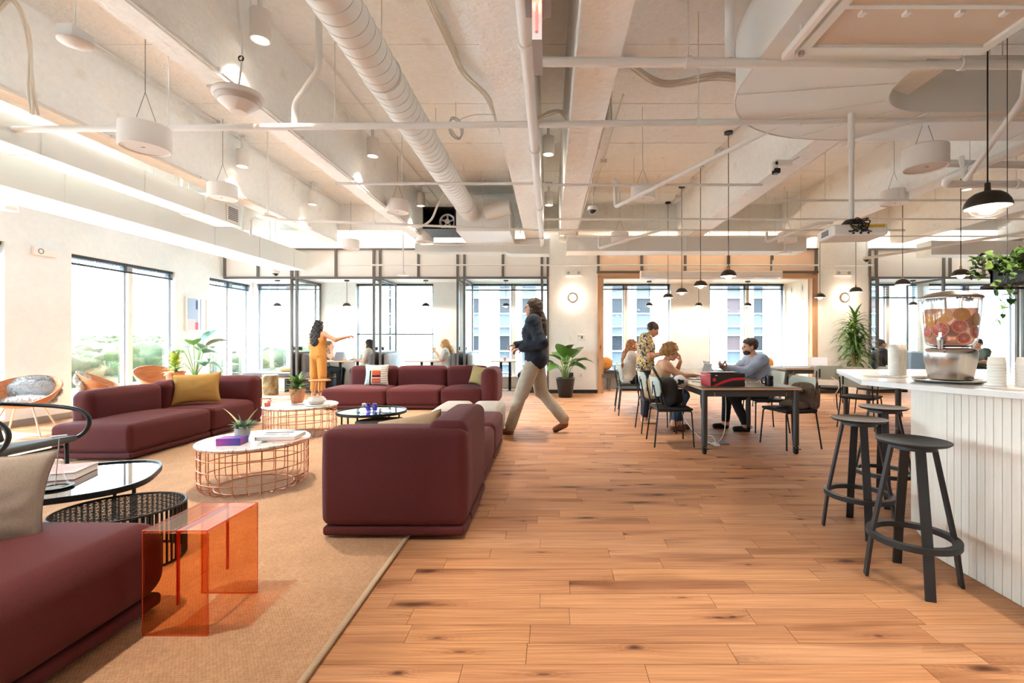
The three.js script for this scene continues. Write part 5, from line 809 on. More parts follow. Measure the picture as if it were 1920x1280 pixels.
{
  const t = thing('drink_dispenser', 'glass drink dispenser full of citrus slices on a steel base', 'dispenser', [2.26, CY, 2.68], 0.0);
  obj('base', lathe([[0, 0.012], [0.098, 0.012], [0.1, 0.02], [0.102, 0.03], [0.118, 0.12], [0.122, 0.16], [0.118, 0.18], [0.1, 0.192], [0, 0.192]], 56), mat(0xcfcac4, 0.24, { metalness: 1 }), t);
  obj('jar', lathe([[0, 0.196], [0.085, 0.196], [0.105, 0.206], [0.117, 0.23], [0.128, 0.32], [0.136, 0.43], [0.138, 0.47], [0.134, 0.47], [0.132, 0.43], [0.124, 0.32], [0.113, 0.233], [0.1, 0.209], [0.08, 0.202], [0, 0.202]], 64), phys(0xffffff, 0.0, { transmission: 1, thickness: 0.02, ior: 1.45 }), t);
  obj('juice', lathe([[0, 0.203], [0.076, 0.203], [0.093, 0.2105], [0.104, 0.234], [0.1135, 0.32], [0.1195, 0.41], [0, 0.41]], 64), phys(0xefb9a2, 0.15, { transmission: 0.4, thickness: 0, ior: 1.33 }), t);
  obj('lid', lathe([[0.144, 0.466], [0.146, 0.474], [0.138, 0.482], [0.09, 0.503], [0.04, 0.512], [0.0, 0.513]], 64), mat(0xb9b2aa, 0.22, { metalness: 1 }), t);
  const sp = obj('spigot', [new THREE.CylinderGeometry(0.012, 0.012, 0.05, 16).rotateX(H).translate(0, 0.225, 0.14), new THREE.CylinderGeometry(0.015, 0.011, 0.05, 16).translate(0, 0.212, 0.165), new THREE.CylinderGeometry(0.016, 0.016, 0.014, 16).translate(0, 0.244, 0.165)], M.chrome, t); sp.rotation.y = -0.95; obj('lever', box(0.012, 0.03, 0.01, 0, 0.262, 0.165), M.chrome, sp);
  // citrus slices pressed against the glass: pale rind ring and pulp
  const rind = [mat(0xf0a83c, 0.5), mat(0xf2b48e, 0.5)], pulp = [mat(0xf2a02c, 0.4), mat(0xe0574c, 0.4)], pith = mat(0xf3c994, 0.6);
  const view = Math.atan2(2.26, 2.68);   // the side turned to the room
  [[-0.95, 0.345, 0.036, 0], [-0.38, 0.37, 0.04, 0], [0.26, 0.375, 0.036, 0], [-1.18, 0.285, 0.036, 1], [-0.52, 0.295, 0.042, 1], [0.2, 0.31, 0.037, 1], [0.38, 0.245, 0.034, 1], [-1.6, 0.365, 0.036, 0], [1.0, 0.35, 0.036, 0], [0.95, 0.28, 0.036, 1], [2.2, 0.34, 0.036, 0], [2.9, 0.29, 0.038, 1], [-2.3, 0.3, 0.037, 1]].forEach(([a, y, r, k], i) => {
    const R0 = mix(0.1065, 0.1185, (y - 0.23) / 0.17) + 0.0018, ang = a - view + 0.15, sl = new THREE.Group();
    const m = obj('citrus_slice', new THREE.CylinderGeometry(r, r, 0.007, 36).rotateX(H), rind[k], t); m.position.set(Math.sin(ang) * R0, y, Math.cos(ang) * R0); m.rotation.y = ang;
    obj('pith', new THREE.CylinderGeometry(r * 0.9, r * 0.9, 0.0076, 36).rotateX(H), pith, m);
    for (let q = 0; q < 9; q++) { const s = new THREE.Shape(); s.moveTo(0.1 * r, 0); s.lineTo(r * 0.84 * Math.cos(0.33), -r * 0.84 * Math.sin(0.33)); s.lineTo(r * 0.84 * Math.cos(0.1), -r * 0.84 * Math.sin(0.1)); s.lineTo(r * 0.84 * Math.cos(0.1), r * 0.84 * Math.sin(0.1)); s.lineTo(r * 0.84 * Math.cos(0.33), r * 0.84 * Math.sin(0.33)); s.closePath(); obj('segment', extr(s, 0.0084, 0, 5).translate(0, 0, -0.0042).rotateZ(q * 0.698), pulp[k], m); }
  });
  for (let k = 0; k < 8; k++) { const q = rng(k + 9), a = q() * 6.28, rad = 0.03 + 0.04 * q(); obj('ice_cube', rbox(0.03, 0.028, 0.03, 0.006, Math.sin(a) * rad, 0.222 + 0.03 * (k % 3), Math.cos(a) * rad), phys(0xffffff, 0.1, { transmission: 0.9, thickness: 0.03, ior: 1.31 }), t); }
}
{ const t = thing('round_tray', 'polished round steel tray under the drink dispenser', 'tray', [2.23, CY, 2.66]); obj('plate', lathe([[0, 0.002], [0.15, 0.002], [0.176, 0.014], [0.178, 0.016], [0.172, 0.017], [0.15, 0.008], [0, 0.008]], 64), mat(0xd8d5d0, 0.08, { metalness: 1 }), t); obj('rim_bead', new THREE.TorusGeometry(0.176, 0.0028, 6, 64).rotateX(H).translate(0, 0.016, 0), mat(0xd8d5d0, 0.08, { metalness: 1 }), t); }
const cupM = mat(0xf8f2e7, 0.5);
function cupStack(x, d, n, label) {
  for (let k = 0; k < n; k++) { const t = thing('paper_cup', label, 'cup', [x, CY + 0.008 + k * (0.0155 - 0.00008 * k), d], 0, 'stacked cups on the counter'); obj('cup_wall', lathe([[0.037, 0.0], [0.0395, 0.0015], [0.037, 0.004], [0.032, 0.038], [0, 0.0385]], 24), cupM, t); }
}
function napkinTray(x, d, w, l, turn, label) { const t = thing('serving_board', label, 'tray', [x, CY, d], turn); obj('board', rbox(w, 0.007, l, 0.003, 0, 0.0035, 0), mat(0xf2f0ec, 0.4), t); obj('edge', rbox(w + 0.012, 0.004, l + 0.012, 0.002, 0, 0.002, 0), mat(0xdedbd6, 0.4), t); }
napkinTray(2.24, 3.08, 0.3, 0.2, 0.4, 'white board under the cup stacks beyond the dispenser'); napkinTray(2.3, 2.34, 0.26, 0.17, 0.5, 'white board under the cup stacks beside the dispenser');
cupStack(2.195, 3.02, 12, 'paper cup in the stack nearer the worktop corner'); cupStack(2.285, 3.1, 12, 'paper cup in the second stack beyond the dispenser'); cupStack(2.24, 2.38, 8, 'paper cup in the stack next to the steel tray'); cupStack(2.345, 2.34, 8, 'paper cup in the stack at the counter middle');
// ================================================================ booths, alcove, wall piers
const panelM = mat(0xeeeae4, 0.8), boothGrey = mat(0x83868a, 0.85, { map: rep(fabricMap, 3, 3), bumpMap: rep(weaveTex, 8, 8), bumpScale: 0.001 }), boothDark = mat(0x3b3d40, 0.8), timberTex = woodPaint(1024, 512, 4, 3, [212, 174, 136], [164, 120, 86], 1.2, 777);
const timber = mat(0xffffff, 0.6, { map: timberTex }), paleTimber = mat(0xffffff, 0.6, { map: woodPaint(512, 512, 4, 3, [246, 234, 216], [226, 206, 178], 0.8, 778) });
const tw = (g, sx = 1 / 3, sy = 1 / 0.52) => { const q = metric(g), uv = q.attributes.uv; for (let i = 0; i < uv.count; i++) uv.setXY(i, uv.getX(i) * sx, uv.getY(i) * sy); return q; };
const vert = (g) => { const q = metric(g), uv = q.attributes.uv; for (let i = 0; i < uv.count; i++) { const u = uv.getX(i), v = uv.getY(i); uv.setXY(i, v / 3, u / 0.52); } return q; };
structMesh('booth_ceiling', [bx(XL, 0.0, 2.765, 2.82, ZP + 0.05, ZB), bx(1.1, 6.35, 2.765, 2.82, ZP + 0.1, ZB), bx(7.55, XR, 2.765, 2.82, ZP + 0.05, ZB)], panelM);
// partition front: dark frame with white panels above the openings
function partition(label, posts, full, yTop, x0, x1, panelMat) {
  const t = thing('booth_partition', label, 'partition', [0, 0, 0]);
  obj('rail', bx(x0, x1, 2.715, 2.765, ZP - 0.03, ZP + 0.03), M.darkFrame, t); obj('rail', bx(x0, x1, yTop - 0.04, yTop, ZP - 0.03, ZP + 0.03), M.darkFrame, t);
  const all = [...new Set([x0 + 0.02, ...posts, x1 - 0.02])].sort((a, b) => a - b);
  for (const x of all) obj('upper_post', bx(x - 0.028, x + 0.028, 2.765, yTop - 0.04, ZP - 0.03, ZP + 0.03), M.darkFrame, t);
  for (let i = 0; i + 1 < all.length; i++) if (all[i + 1] - all[i] > 0.08) obj('panel', bx(all[i] + 0.028, all[i + 1] - 0.028, 2.765, yTop - 0.04, ZP + 0.005, ZP + 0.02), panelMat, t);
  for (const x of full) obj('post', bx(x - 0.025, x + 0.025, 0, 2.715, ZP - 0.03, ZP + 0.03), M.darkFrame, t);
  return t;
}
partition('dark-framed glazed booth front with white upper panels along the windows', [-6.93, -6.13, -6.01, -5.08, -4.18, -4.03, -3.12, -2.19, -2.03, -1.115, -0.19], [-6.13, -6.01, -4.18, -4.03, -2.19, -2.03, -0.19, -0.05], 3.44, -7.74, -0.03, panelM);
partition('dark-framed glazed booth front beyond the drinks counter', [7.75, 9.35, 9.5, 10.3, 11.1, 11.25], [7.6, 7.78, 9.35, 11.1, 11.25], 3.44, 7.57, 12.45, panelM);
// glazed side screens of the booths
for (const [x, lab] of [[-6.13, 'glass booth screen on the corner bench side'], [-6.01, 'glass booth screen behind the woman in orange'], [-4.18, 'glass booth screen behind the dark-haired woman'], [-4.03, 'glass booth screen opposite the phone reader'], [-2.19, 'glass booth screen behind the phone reader'], [-2.03, 'glass booth screen of the empty booth'], [-0.19, 'glass booth screen next to the plastered pier'], [7.78, 'glass booth screen beside the dracaena'], [9.35, 'glass booth screen beyond the drink dispenser']]) {
  const t = thing('glass_screen', lab, 'glass screen', [x, 0, 0]);
  obj('pane', bx(-0.005, 0.005, 0.98, 2.69, ZP + 0.05, ZB - 0.06), M.tintGlass, t);
  obj('frame', [bx(-0.02, 0.02, 2.69, 2.74, ZP + 0.03, ZB - 0.02), bx(-0.02, 0.02, 0.94, 0.98, ZP + 0.03, ZB - 0.02), bx(-0.02, 0.02, 0.94, 2.74, ZB - 0.06, ZB - 0.02)], M.darkFrame, t);
  obj('lower_panel', bx(-0.02, 0.02, 0, 0.94, ZP + 0.03, ZB - 0.02), boothDark, t); obj('power_outlet', bx(-0.028, 0.028, 1.02, 1.1, ZP + 0.12, ZP + 0.2), M.black, t);
}
function bench(label, x0, x1, back, d0 = ZP + 0.06, d1 = ZB - 0.08, m = boothGrey, hb = 0.93) { // back: +1 backrest on the larger-x side
  const t = thing('booth_bench', label, 'bench', [0, 0, 0]), cd = (d0 + d1) / 2, l = d1 - d0;
  obj('seat', soft(x1 - x0 - 0.01, 0.14, l, 0.05, [0, 0.012, 0], 12).translate((x0 + x1) / 2, 0.42, -cd), m, t);
  const bxx = back > 0 ? x1 - 0.07 : x0 + 0.07; obj('backrest', soft(0.13, hb - 0.4, l, 0.055, [0.012, 0, 0], 12).translate(bxx, (hb + 0.42) / 2, -cd), m, t);
  obj('wood_rail', bx(x0, x1, 0.325, 0.35, d0, d1), topEdge, t); obj('plinth', bx(x0 + 0.03, x1 - 0.03, 0, 0.325, d0 + 0.03, d1 - 0.02), boothDark, t);
}
bench('grey booth bench behind the woman in orange overalls', -5.97, -5.42, -1); bench('grey booth bench carrying the dark-haired woman', -4.76, -4.21, 1);
bench('pale grey booth bench facing the phone reader', -3.99, -3.44, -1, undefined, undefined, mat(0xa9b4bd, 0.85)); bench('grey booth bench carrying the phone reader', -2.78, -2.22, 1);
bench('pale grey booth bench in the empty booth', -1.99, -1.46, -1, undefined, undefined, mat(0xa9b4bd, 0.85)); bench('dark booth bench against the plastered pier', -0.78, -0.22, 1, undefined, undefined, boothDark);
bench('dark booth bench carrying the person in grey beyond the dracaena', 7.82, 8.35, -1, undefined, undefined, boothDark);
{ // corner window bench
  const t = thing('window_bench', 'long low grey bench under the corner windows', 'bench', [0, 0, 0]); obj('seat', soft(1.2, 0.12, 0.6, 0.04, [0, 0.01, 0], 12).translate(-6.85, 0.42, -11.75), boothGrey, t); obj('seat_board', bx(-7.45, -6.22, 0.33, 0.36, 11.45, 12.05), topEdge, t); for (const x of [-7.3, -6.4]) obj('leg', bx(x - 0.03, x + 0.03, 0, 0.33, 11.5, 12.0), boothDark, t);
  const p = thing('bolster', 'small yellow cushion on the corner window bench', 'cushion', [-6.45, 0.485, 11.7]); obj('cover', soft(0.34, 0.12, 0.22, 0.055, [0.01, 0.01, 0.01], 12).translate(0, 0.06, 0), linen(0xe3b77a), p); obj('button', new THREE.SphereGeometry(0.012, 10, 8).scale(1, 0.5, 1).translate(0, 0.122, 0), linen(0xc99a5a), p);
}
function boothTable(label, x, d, w, l, legs, h = 0.76) { const t = thing('booth_table', label, 'table', [x, 0, d]); obj('tabletop', rbox(w, 0.03, l, 0.012, 0, h - 0.015, 0), mat(0xd6b48f, 0.5), t); for (const q of legs) { obj('leg', rod(P3(q, 0.02, 0), P3(q, h - 0.03, 0), 0.035, 0.035, 18), M.blackMetal, t); obj('base', lathe([[0, 0.02], [0.14, 0.014], [0.15, 0]], 28).translate(q, 0, 0), M.blackMetal, t); } return t; }
boothTable('booth table with laptops in front of the dark-haired woman', -5.08, 11.85, 0.72, 0.85, [-0.15, 0.28]); boothTable('booth table with papers in front of the phone reader', -3.1, 11.85, 0.8, 0.85, [-0.1, 0.15]); boothTable('booth table with a pink cup in the empty booth', -1.12, 11.85, 0.62, 0.8, [-0.1, 0.12]);
boothTable('pale booth table beyond the drink dispenser', 9.92, 11.85, 1.0, 0.7, [-0.3, 0.3]);
laptop('laptop with pale blue lid on the booth table by the standing woman', -5.3, 0.76, 11.7, -1.9, 0xc9cfe2, 0xaab4d8); laptop('laptop with pale green lid on the booth table', -4.98, 0.76, 12.05, 1.5, 0xbfd8c4, 0xaab4b8); laptop('laptop with sky blue lid in front of the dark-haired woman', -4.86, 0.76, 11.7, 1.8, 0xbcd2ea, 0xaab4b8); laptop('slim laptop on the pale table beyond the dispenser', 9.9, 0.76, 11.8, 0.5, 0x707378, 0x8a93a0);
{ const t = thing('cup', 'pink cup on the empty booth table', 'cup', [-1.1, 0.76, 11.6]); obj('cup_body', lathe([[0, 0], [0.03, 0], [0.038, 0.09], [0.036, 0.09], [0.028, 0.006], [0, 0.006]], 24), mat(0xd79a92, 0.5), t); obj('lid', lathe([[0, 0.096], [0.038, 0.094], [0.04, 0.086]], 24), M.white, t); }
{ const t = thing('magazine', 'open papers on the booth table of the phone reader', 'papers', [-3.0, 0.76, 11.7], 0.3); obj('sheet', box(0.21, 0.004, 0.29, -0.11, 0.002, 0), mat(0xe9e6e0, 0.7), t); obj('sheet', box(0.21, 0.004, 0.29, 0.11, 0.002, 0), mat(0x9aa3ad, 0.7), t); }
// stump stool and round wooden table
{ const t = thing('stump_stool', 'rough birch stump stool beside the window bench', 'stool', [-6.48, 0, 11.0]); const g = new THREE.CylinderGeometry(0.165, 0.175, 0.45, 40, 10), p = g.attributes.position; for (let i = 0; i < p.count; i++) { const a = Math.atan2(p.getZ(i), p.getX(i)), k = 1 + 0.07 * (fbm(a / 6.2832 + 0.5, p.getY(i) + 0.5, 9, 6, 3, 41) - 0.5) * 2; p.setX(i, p.getX(i) * k); p.setZ(i, p.getZ(i) * k); } g.computeVertexNormals(); obj('trunk', g.translate(0, 0.225, 0), mat(0xffffff, 0.95, { map: tex(256, 128, (u, v) => { const n = fbm(u, v, 14, 4, 4, 44); return [mix(196, 74, n), mix(180, 66, n), mix(140, 44, n)]; }), bumpMap: rep(noiseTex, 2, 1), bumpScale: 0.03 }), t); obj('cut_top', new THREE.CylinderGeometry(0.155, 0.16, 0.012, 40).translate(0, 0.455, 0), mat(0xd8c7a8, 0.8), t); }
{ const t = thing('round_side_table', 'small round wooden table in front of the woman in orange', 'side table', [-4.72, 0, 9.75]); obj('tabletop', lathe([[0, 0.45], [0.21, 0.45], [0.215, 0.44], [0.2, 0.425], [0, 0.425]], 48), plyM, t); for (let k = 0; k < 3; k++) obj('leg', rod(P3(Math.cos(k * 2.09) * 0.16, 0, Math.sin(k * 2.09) * 0.16), P3(Math.cos(k * 2.09) * 0.07, 0.43, Math.sin(k * 2.09) * 0.07), 0.014), plyM, t); }
// ---- plastered pier with fittings
structMesh('wall_pier_001', bx(-0.03, 1.13, 0, CEIL, ZP, ZB), M.wall); structMesh('wall_pier_002', bx(6.34, 7.57, 0, CEIL, ZP, ZB), M.wall);
structMesh('baseboard_pier', [bx(-0.03, 1.13, 0, 0.085, ZP - 0.015, ZP), bx(6.34, 7.57, 0, 0.085, ZP - 0.015, ZP)], skirtDark);
function sconce(x, y, label) { const t = thing('wall_sconce', label, 'lamp', [x, y, ZP]); obj('backplate', new THREE.CylinderGeometry(0.085, 0.085, 0.03, 36).rotateX(H).translate(0, 0, 0.015), mat(0xc79a78, 0.35, { metalness: 0.7 }), t); obj('bulb', new THREE.SphereGeometry(0.045, 24, 16).translate(0, 0, 0.07), globeM, t); const l = new THREE.PointLight(new THREE.Color(1, 0.78, 0.58), 0.9); l.position.set(0, 0, 0.07); l.castShadow = true; t.add(l); }
sconce(0.545, 2.27, 'round brass wall sconce on the pier above the paddle-leaf plant'); sconce(7.0, 2.27, 'round brass wall sconce on the pier above the dracaena');
function exitLight(x, label) { const t = thing('emergency_light', label, 'light fitting', [x, 2.85, ZP]); obj('case', rbox(0.4, 0.13, 0.06, 0.012, 0, 0, 0.03), M.white, t); for (const s of [-1, 1]) obj('lens', new THREE.CylinderGeometry(0.035, 0.035, 0.02, 20).rotateX(H).translate(s * 0.12, 0, 0.065), M.steel, t); }
exitLight(0.56, 'white twin-lens emergency light on the pier by the alcove'); exitLight(6.95, 'white twin-lens emergency light on the pier by the dracaena');
{ const t = thing('thermostat', 'white wall control panel with small dark screen', 'control panel', [0.76, 1.33, ZP]); obj('case', rbox(0.2, 0.14, 0.025, 0.008, 0, 0, 0.012), M.white, t); obj('screen', box(0.05, 0.07, 0.002, 0.0, 0, 0.026), mat(0x5b6f86, 0.3), t); obj('button', box(0.02, 0.025, 0.003, -0.07, 0.03, 0.026), M.black, t); }
{ const t = thing('light_switch', 'white light switch plate beside the control panel', 'switch', [0.5, 1.33, ZP]); obj('plate', rbox(0.08, 0.12, 0.01, 0.004, 0, 0, 0.005), M.white, t); obj('rocker', rbox(0.035, 0.07, 0.006, 0.002, 0, 0, 0.012), M.white, t); }
{ const t = thing('power_socket', 'white double wall socket above the skirting', 'socket', [0.74, 0.44, ZP]); obj('plate', rbox(0.11, 0.1, 0.01, 0.004, 0, 0, 0.005), M.white, t); for (const s of [-1, 1]) obj('outlet', box(0.02, 0.02, 0.003, 0.0, s * 0.022, 0.011), M.black, t); const u = thing('network_socket', 'black wall socket behind the plant pot', 'socket', [0.5, 0.44, ZP]); obj('plate', rbox(0.11, 0.1, 0.03, 0.004, 0, 0, 0.015), M.black, u); obj('port', box(0.03, 0.02, 0.004, 0, 0, 0.031), M.grey, u); }
// ---- timber alcove
{
  const t = thing('timber_portal', 'oak portal framing the window alcove with black trim on top', 'portal', [0, 0, 0]);
  obj('jamb', vert(bx(1.13, 1.27, 0, 2.72, ZP - 0.05, ZP + 0.12)), timber, t); obj('jamb', vert(bx(6.21, 6.34, 0, 2.72, ZP - 0.05, ZP + 0.12)), timber, t);
  obj('header', tw(bx(1.13, 6.34, 2.72, 2.84, ZP - 0.05, ZP + 0.12)), timber, t);
  obj('lining', vert(bx(1.235, 1.27, 0, 2.765, ZP + 0.12, ZB)), paleTimber, t); obj('lining', vert(bx(6.2, 6.235, 0, 2.765, ZP + 0.12, ZB)), paleTimber, t); obj('soffit', tw(bx(1.27, 6.2, 2.74, 2.765, ZP + 0.12, ZB)), paleTimber, t);
  obj('trim', bx(1.11, 6.36, 2.84, 2.9, ZP - 0.05, ZP), M.darkFrame, t);
  for (const x of [1.15, 2.18, 3.21, 4.24, 5.27, 6.32]) obj('upper_post', bx(x - 0.03, x + 0.03, 2.9, 3.44, ZP - 0.04, ZP + 0.02), M.darkFrame, t);
  for (let i = 0; i < 5; i++) obj('upper_panel', tw(bx(1.18 + i * 1.03, 2.15 + i * 1.035, 2.9, 3.44, ZP + 0.0, ZP + 0.02)), mat(0xecd2bc, 0.7), t);
  obj('rail', bx(1.11, 6.36, 3.4, 3.44, ZP - 0.04, ZP + 0.02), M.darkFrame, t);
}
{ const t = thing('alcove_bench', 'long dark window bench across the timber alcove', 'bench', [0, 0, 0]); obj('seat', bx(1.3, 6.18, 0.42, 0.5, 11.9, ZB - 0.06), boothDark, t); obj('board', bx(1.3, 6.18, 0.3, 0.42, 11.94, 12.0), M.darkFrame, t); for (const x of [1.5, 3.7, 6.0]) obj('support', bx(x - 0.03, x + 0.03, 0, 0.3, 11.95, 12.3), M.darkFrame, t); }
for (const [x, lab] of [[1.42, 'orange round cushion at the pier end of the alcove bench'], [5.5, 'orange round cushion at the laptop end of the alcove bench']]) { const t = thing('floor_cushion', lab, 'cushion', [x, 0.5, 12.05]); const g = new THREE.SphereGeometry(0.18, 28, 18).scale(1, 0.95, 0.55); obj('cover', g.translate(0, 0.17, 0), linen(0xdf9a4e), t); obj('button', new THREE.SphereGeometry(0.02, 12, 8).translate(0, 0.17, 0.1), linen(0xb8742e), t); }
{ const t = thing('projection_screen', 'white roller projection screen case in front of the alcove header', 'screen', [0, 0, 0]); obj('case', rbox(3.3, 0.16, 0.14, 0.03, 3.75, 2.79, -(ZP - 0.22)), M.white, t); for (const x of [2.12, 5.38]) obj('end_cap', rbox(0.03, 0.17, 0.15, 0.02, x, 2.79, -(ZP - 0.22)), M.white, t); for (const x of [2.3, 5.2]) obj('bracket', bx(x - 0.015, x + 0.015, 2.86, 3.12, ZP - 0.24, ZP - 0.21), M.white, t); obj('slot', bx(2.2, 5.3, 2.707, 2.713, ZP - 0.25, ZP - 0.2), M.grey, t); }
// ================================================================ plants
const leafM = (c, tr = 0.25) => phys(c, 0.45, { transmission: tr, thickness: 0, side: THREE.DoubleSide });
const gDark = leafM(0x3a5f2c), gMid = leafM(0x517f35), gLite = leafM(0x7fa548), gYel = leafM(0xc9cb5e), gGrey = leafM(0x7f9a82, 0.1), gBlue = leafM(0x466b52);
function leafGeo(len, w, arch, fold, shape, n = 10, m = 4) {      // leaf from the origin along +z, drooping; shape(t) = half width
  const pos = [], idx = [];
  for (let i = 0; i <= n; i++) { const t = i / n, z = Math.sin(t * arch) / Math.max(arch, 1e-3) * len, y = (Math.cos(t * arch) - 1) / Math.max(arch, 1e-3) * len, hw = w / 2 * shape(t); for (let j = 0; j <= m; j++) { const s = j / m * 2 - 1; pos.push(s * hw, y + Math.abs(s) * fold * hw + 0.02 * hw * Math.sin(t * 22 + s * 2), z); } }
  for (let i = 0; i < n; i++) for (let j = 0; j < m; j++) { const a = i * (m + 1) + j, b = a + m + 1; idx.push(a, b, b + 1, a, b + 1, a + 1); }
  const g = new THREE.BufferGeometry(); g.setAttribute('position', new THREE.Float32BufferAttribute(pos, 3)); g.setIndex(idx); g.computeVertexNormals(); return g;
}
const strap = (t) => Math.min(1, t * 5 + 0.35) * Math.pow(1 - t, 0.55), oval = (t) => Math.pow(Math.sin(Math.PI * Math.pow(t, 0.85)), 0.75), spear = (t) => Math.pow(Math.sin(Math.PI * (0.12 + 0.88 * Math.pow(t, 0.8))), 0.9);
function putLeaf(parent, geo, m, at, az, tilt, s = 1, roll = 0) { const o = obj('leaf', geo, m, parent); o.position.copy(at); o.rotation.set(-tilt, az, roll, 'YXZ'); o.scale.setScalar(s); return o; }
function pot(parent, r0, r1, h, m, rim = 0.012) { obj('pot', lathe([[0, 0], [r0, 0], [r1, h - 0.02], [r1 + rim, h - 0.02], [r1 + rim, h], [r1 - 0.012, h], [r1 - 0.016, h - 0.06], [0, h - 0.06]], 40), m, parent); obj('soil', lathe([[0, h - 0.04], [r1 - 0.014, h - 0.045]], 32), mat(0x3a2c22, 1), parent); }
const terra = mat(0xc98562, 0.8, { bumpMap: rep(noiseTex, 2, 2), bumpScale: 0.003 });
{ // paddle-leaf plant on the pier
  const t = thing('potted_paddle_plant', 'broad paddle-leaf plant in a black pot against the pier', 'plant', [0.345, 0, 10.55]); pot(t, 0.15, 0.21, 0.43, mat(0x25272a, 0.45), 0.006);
  const L = [leafGeo(0.5, 0.3, 0.7, 0.25, oval), leafGeo(0.44, 0.27, 1.1, 0.3, oval), leafGeo(0.36, 0.2, 0.5, 0.2, oval)], q = rng(21);
  [[2.4, 0.82, 0.9, 0, 0.55], [3.6, 0.72, 0.75, 0, 0.35], [0.6, 0.9, 0.95, 1, 0.3], [1.3, 0.68, 0.5, 1, 0.55], [5.2, 0.75, 0.6, 0, 0.2], [4.3, 0.55, 0.55, 1, 0.5], [0.1, 0.6, 0.45, 2, 0.25], [2.9, 0.42, 0.3, 2, 0.15], [5.9, 0.86, 1.05, 0, 0.15], [1.8, 0.55, 0.3, 1, 0.2], [3.1, 0.62, 0.95, 0, 0.6], [4.8, 0.4, 0.35, 2, 0.2], [0.9, 0.5, 0.4, 1, 0.2], [2.2, 0.6, 0.55, 0, 0.3], [5.6, 0.5, 0.3, 1, 0.35], [0.3, 1.0, 1.1, 1, 0.1]].forEach(([a, h, tilt, k, out], i) => { const b = P3(Math.sin(a) * 0.05, 0.38, Math.cos(a) * 0.05), e = P3(Math.sin(a) * (0.05 + out * 0.35), 0.4 + h * 0.55, Math.cos(a) * (0.05 + out * 0.35)); obj('stalk', tube([b, b.clone().lerp(e, 0.5).add(P3(-Math.sin(a) * 0.03, 0.03, 0)), e], 0.009, 10, 6), gLite, t); putLeaf(t, L[k], i % 3 ? gMid : gDark, e, a, tilt, 1, (q() - 0.5) * 0.8); });
}
{ // tall dracaena
  const t = thing('potted_dracaena', 'tall dracaena with arching strap leaves in a white planter', 'plant', [6.88, 0, 10.7]); pot(t, 0.2, 0.24, 0.62, M.white);
  const L = [leafGeo(0.46, 0.075, 1.2, 0.35, strap), leafGeo(0.4, 0.07, 0.8, 0.35, strap), leafGeo(0.5, 0.075, 1.7, 0.3, strap)], q = rng(33);
  const canes = [[0, 0, 1.72], [-0.08, 0.05, 1.45], [0.09, 0.02, 1.15], [0.02, -0.06, 0.95], [-0.05, -0.04, 1.3]];
  for (const [x, z, h] of canes) { obj('cane', rod(P3(x * 0.5, 0.56, z * 0.5), P3(x, h, z), 0.022, 0.018), mat(0x8a6f55, 0.9), t); for (let k = 0; k < 36; k++) { const a = k * 2.4 + x * 9, y = h - 0.24 + k * 0.0085; putLeaf(t, L[k % 3], [gMid, gLite, gDark, gMid][Math.floor(q() * 4)], P3(x, y, z), a, mix(-0.15, 1.25, k / 36) + 0.3 * (q() - 0.5), 0.85 + 0.35 * q()); } }
}
{ // fern-like plant in terracotta on the far marble table
  const t = thing('potted_fern', 'leafy green plant in a terracotta pot on the marble wire table', 'plant', [-3.43, T1 + 0.006, 6.45]); pot(t, 0.072, 0.1, 0.19, terra, 0.0);
  const L = [leafGeo(0.2, 0.045, 0.9, 0.3, spear), leafGeo(0.16, 0.04, 0.5, 0.3, spear)], q = rng(41);
  for (let k = 0; k < 44; k++) putLeaf(t, L[k % 2], [gMid, gLite, gDark][k % 3], P3(0.03 * (q() - 0.5), 0.15 + 0.0024 * k, 0.03 * (q() - 0.5)), k * 2.4, mix(0.1, 1.35, k / 44) + 0.2 * (q() - 0.5), 0.8 + 0.5 * q());
}
{ // succulents in a concrete pot
  const t = thing('potted_succulent', 'succulent with two curling spikes in a small ribbed concrete pot', 'plant', [-2.72, T1, 4.2]); const g = lathe([[0, 0], [0.05, 0], [0.062, 0.04], [0.062, 0.085], [0.054, 0.085], [0.05, 0.06], [0, 0.06]], 18).toNonIndexed(); g.computeVertexNormals(); obj('pot', g, mat(0xa9a7a3, 0.9), t);
  const spike = leafGeo(0.24, 0.036, 0.5, 0.8, (u) => Math.min(1, 0.5 + u * 2) * Math.pow(1 - u, 0.7)), fat = leafGeo(0.085, 0.024, 0.4, 0.6, spear), q = rng(52), edge = leafM(0xd8dcae, 0.15);
  putLeaf(t, spike, edge, P3(-0.015, 0.06, 0), -1.4, 1.2, 1.05); putLeaf(t, spike, edge, P3(0.02, 0.06, 0), 1.5, 1.25, 1); putLeaf(t, spike, gGrey, P3(0, 0.06, 0.01), 0.2, 1.4, 0.75);
  for (let k = 0; k < 60; k++) { const a = q() * 6.28, r = 0.05 * q(); putLeaf(t, fat, gGrey, P3(Math.sin(a) * r, 0.075 + 0.03 * q(), Math.cos(a) * r), a + q(), 0.1 + 1.0 * q(), 0.7 + 0.5 * q()); }
}
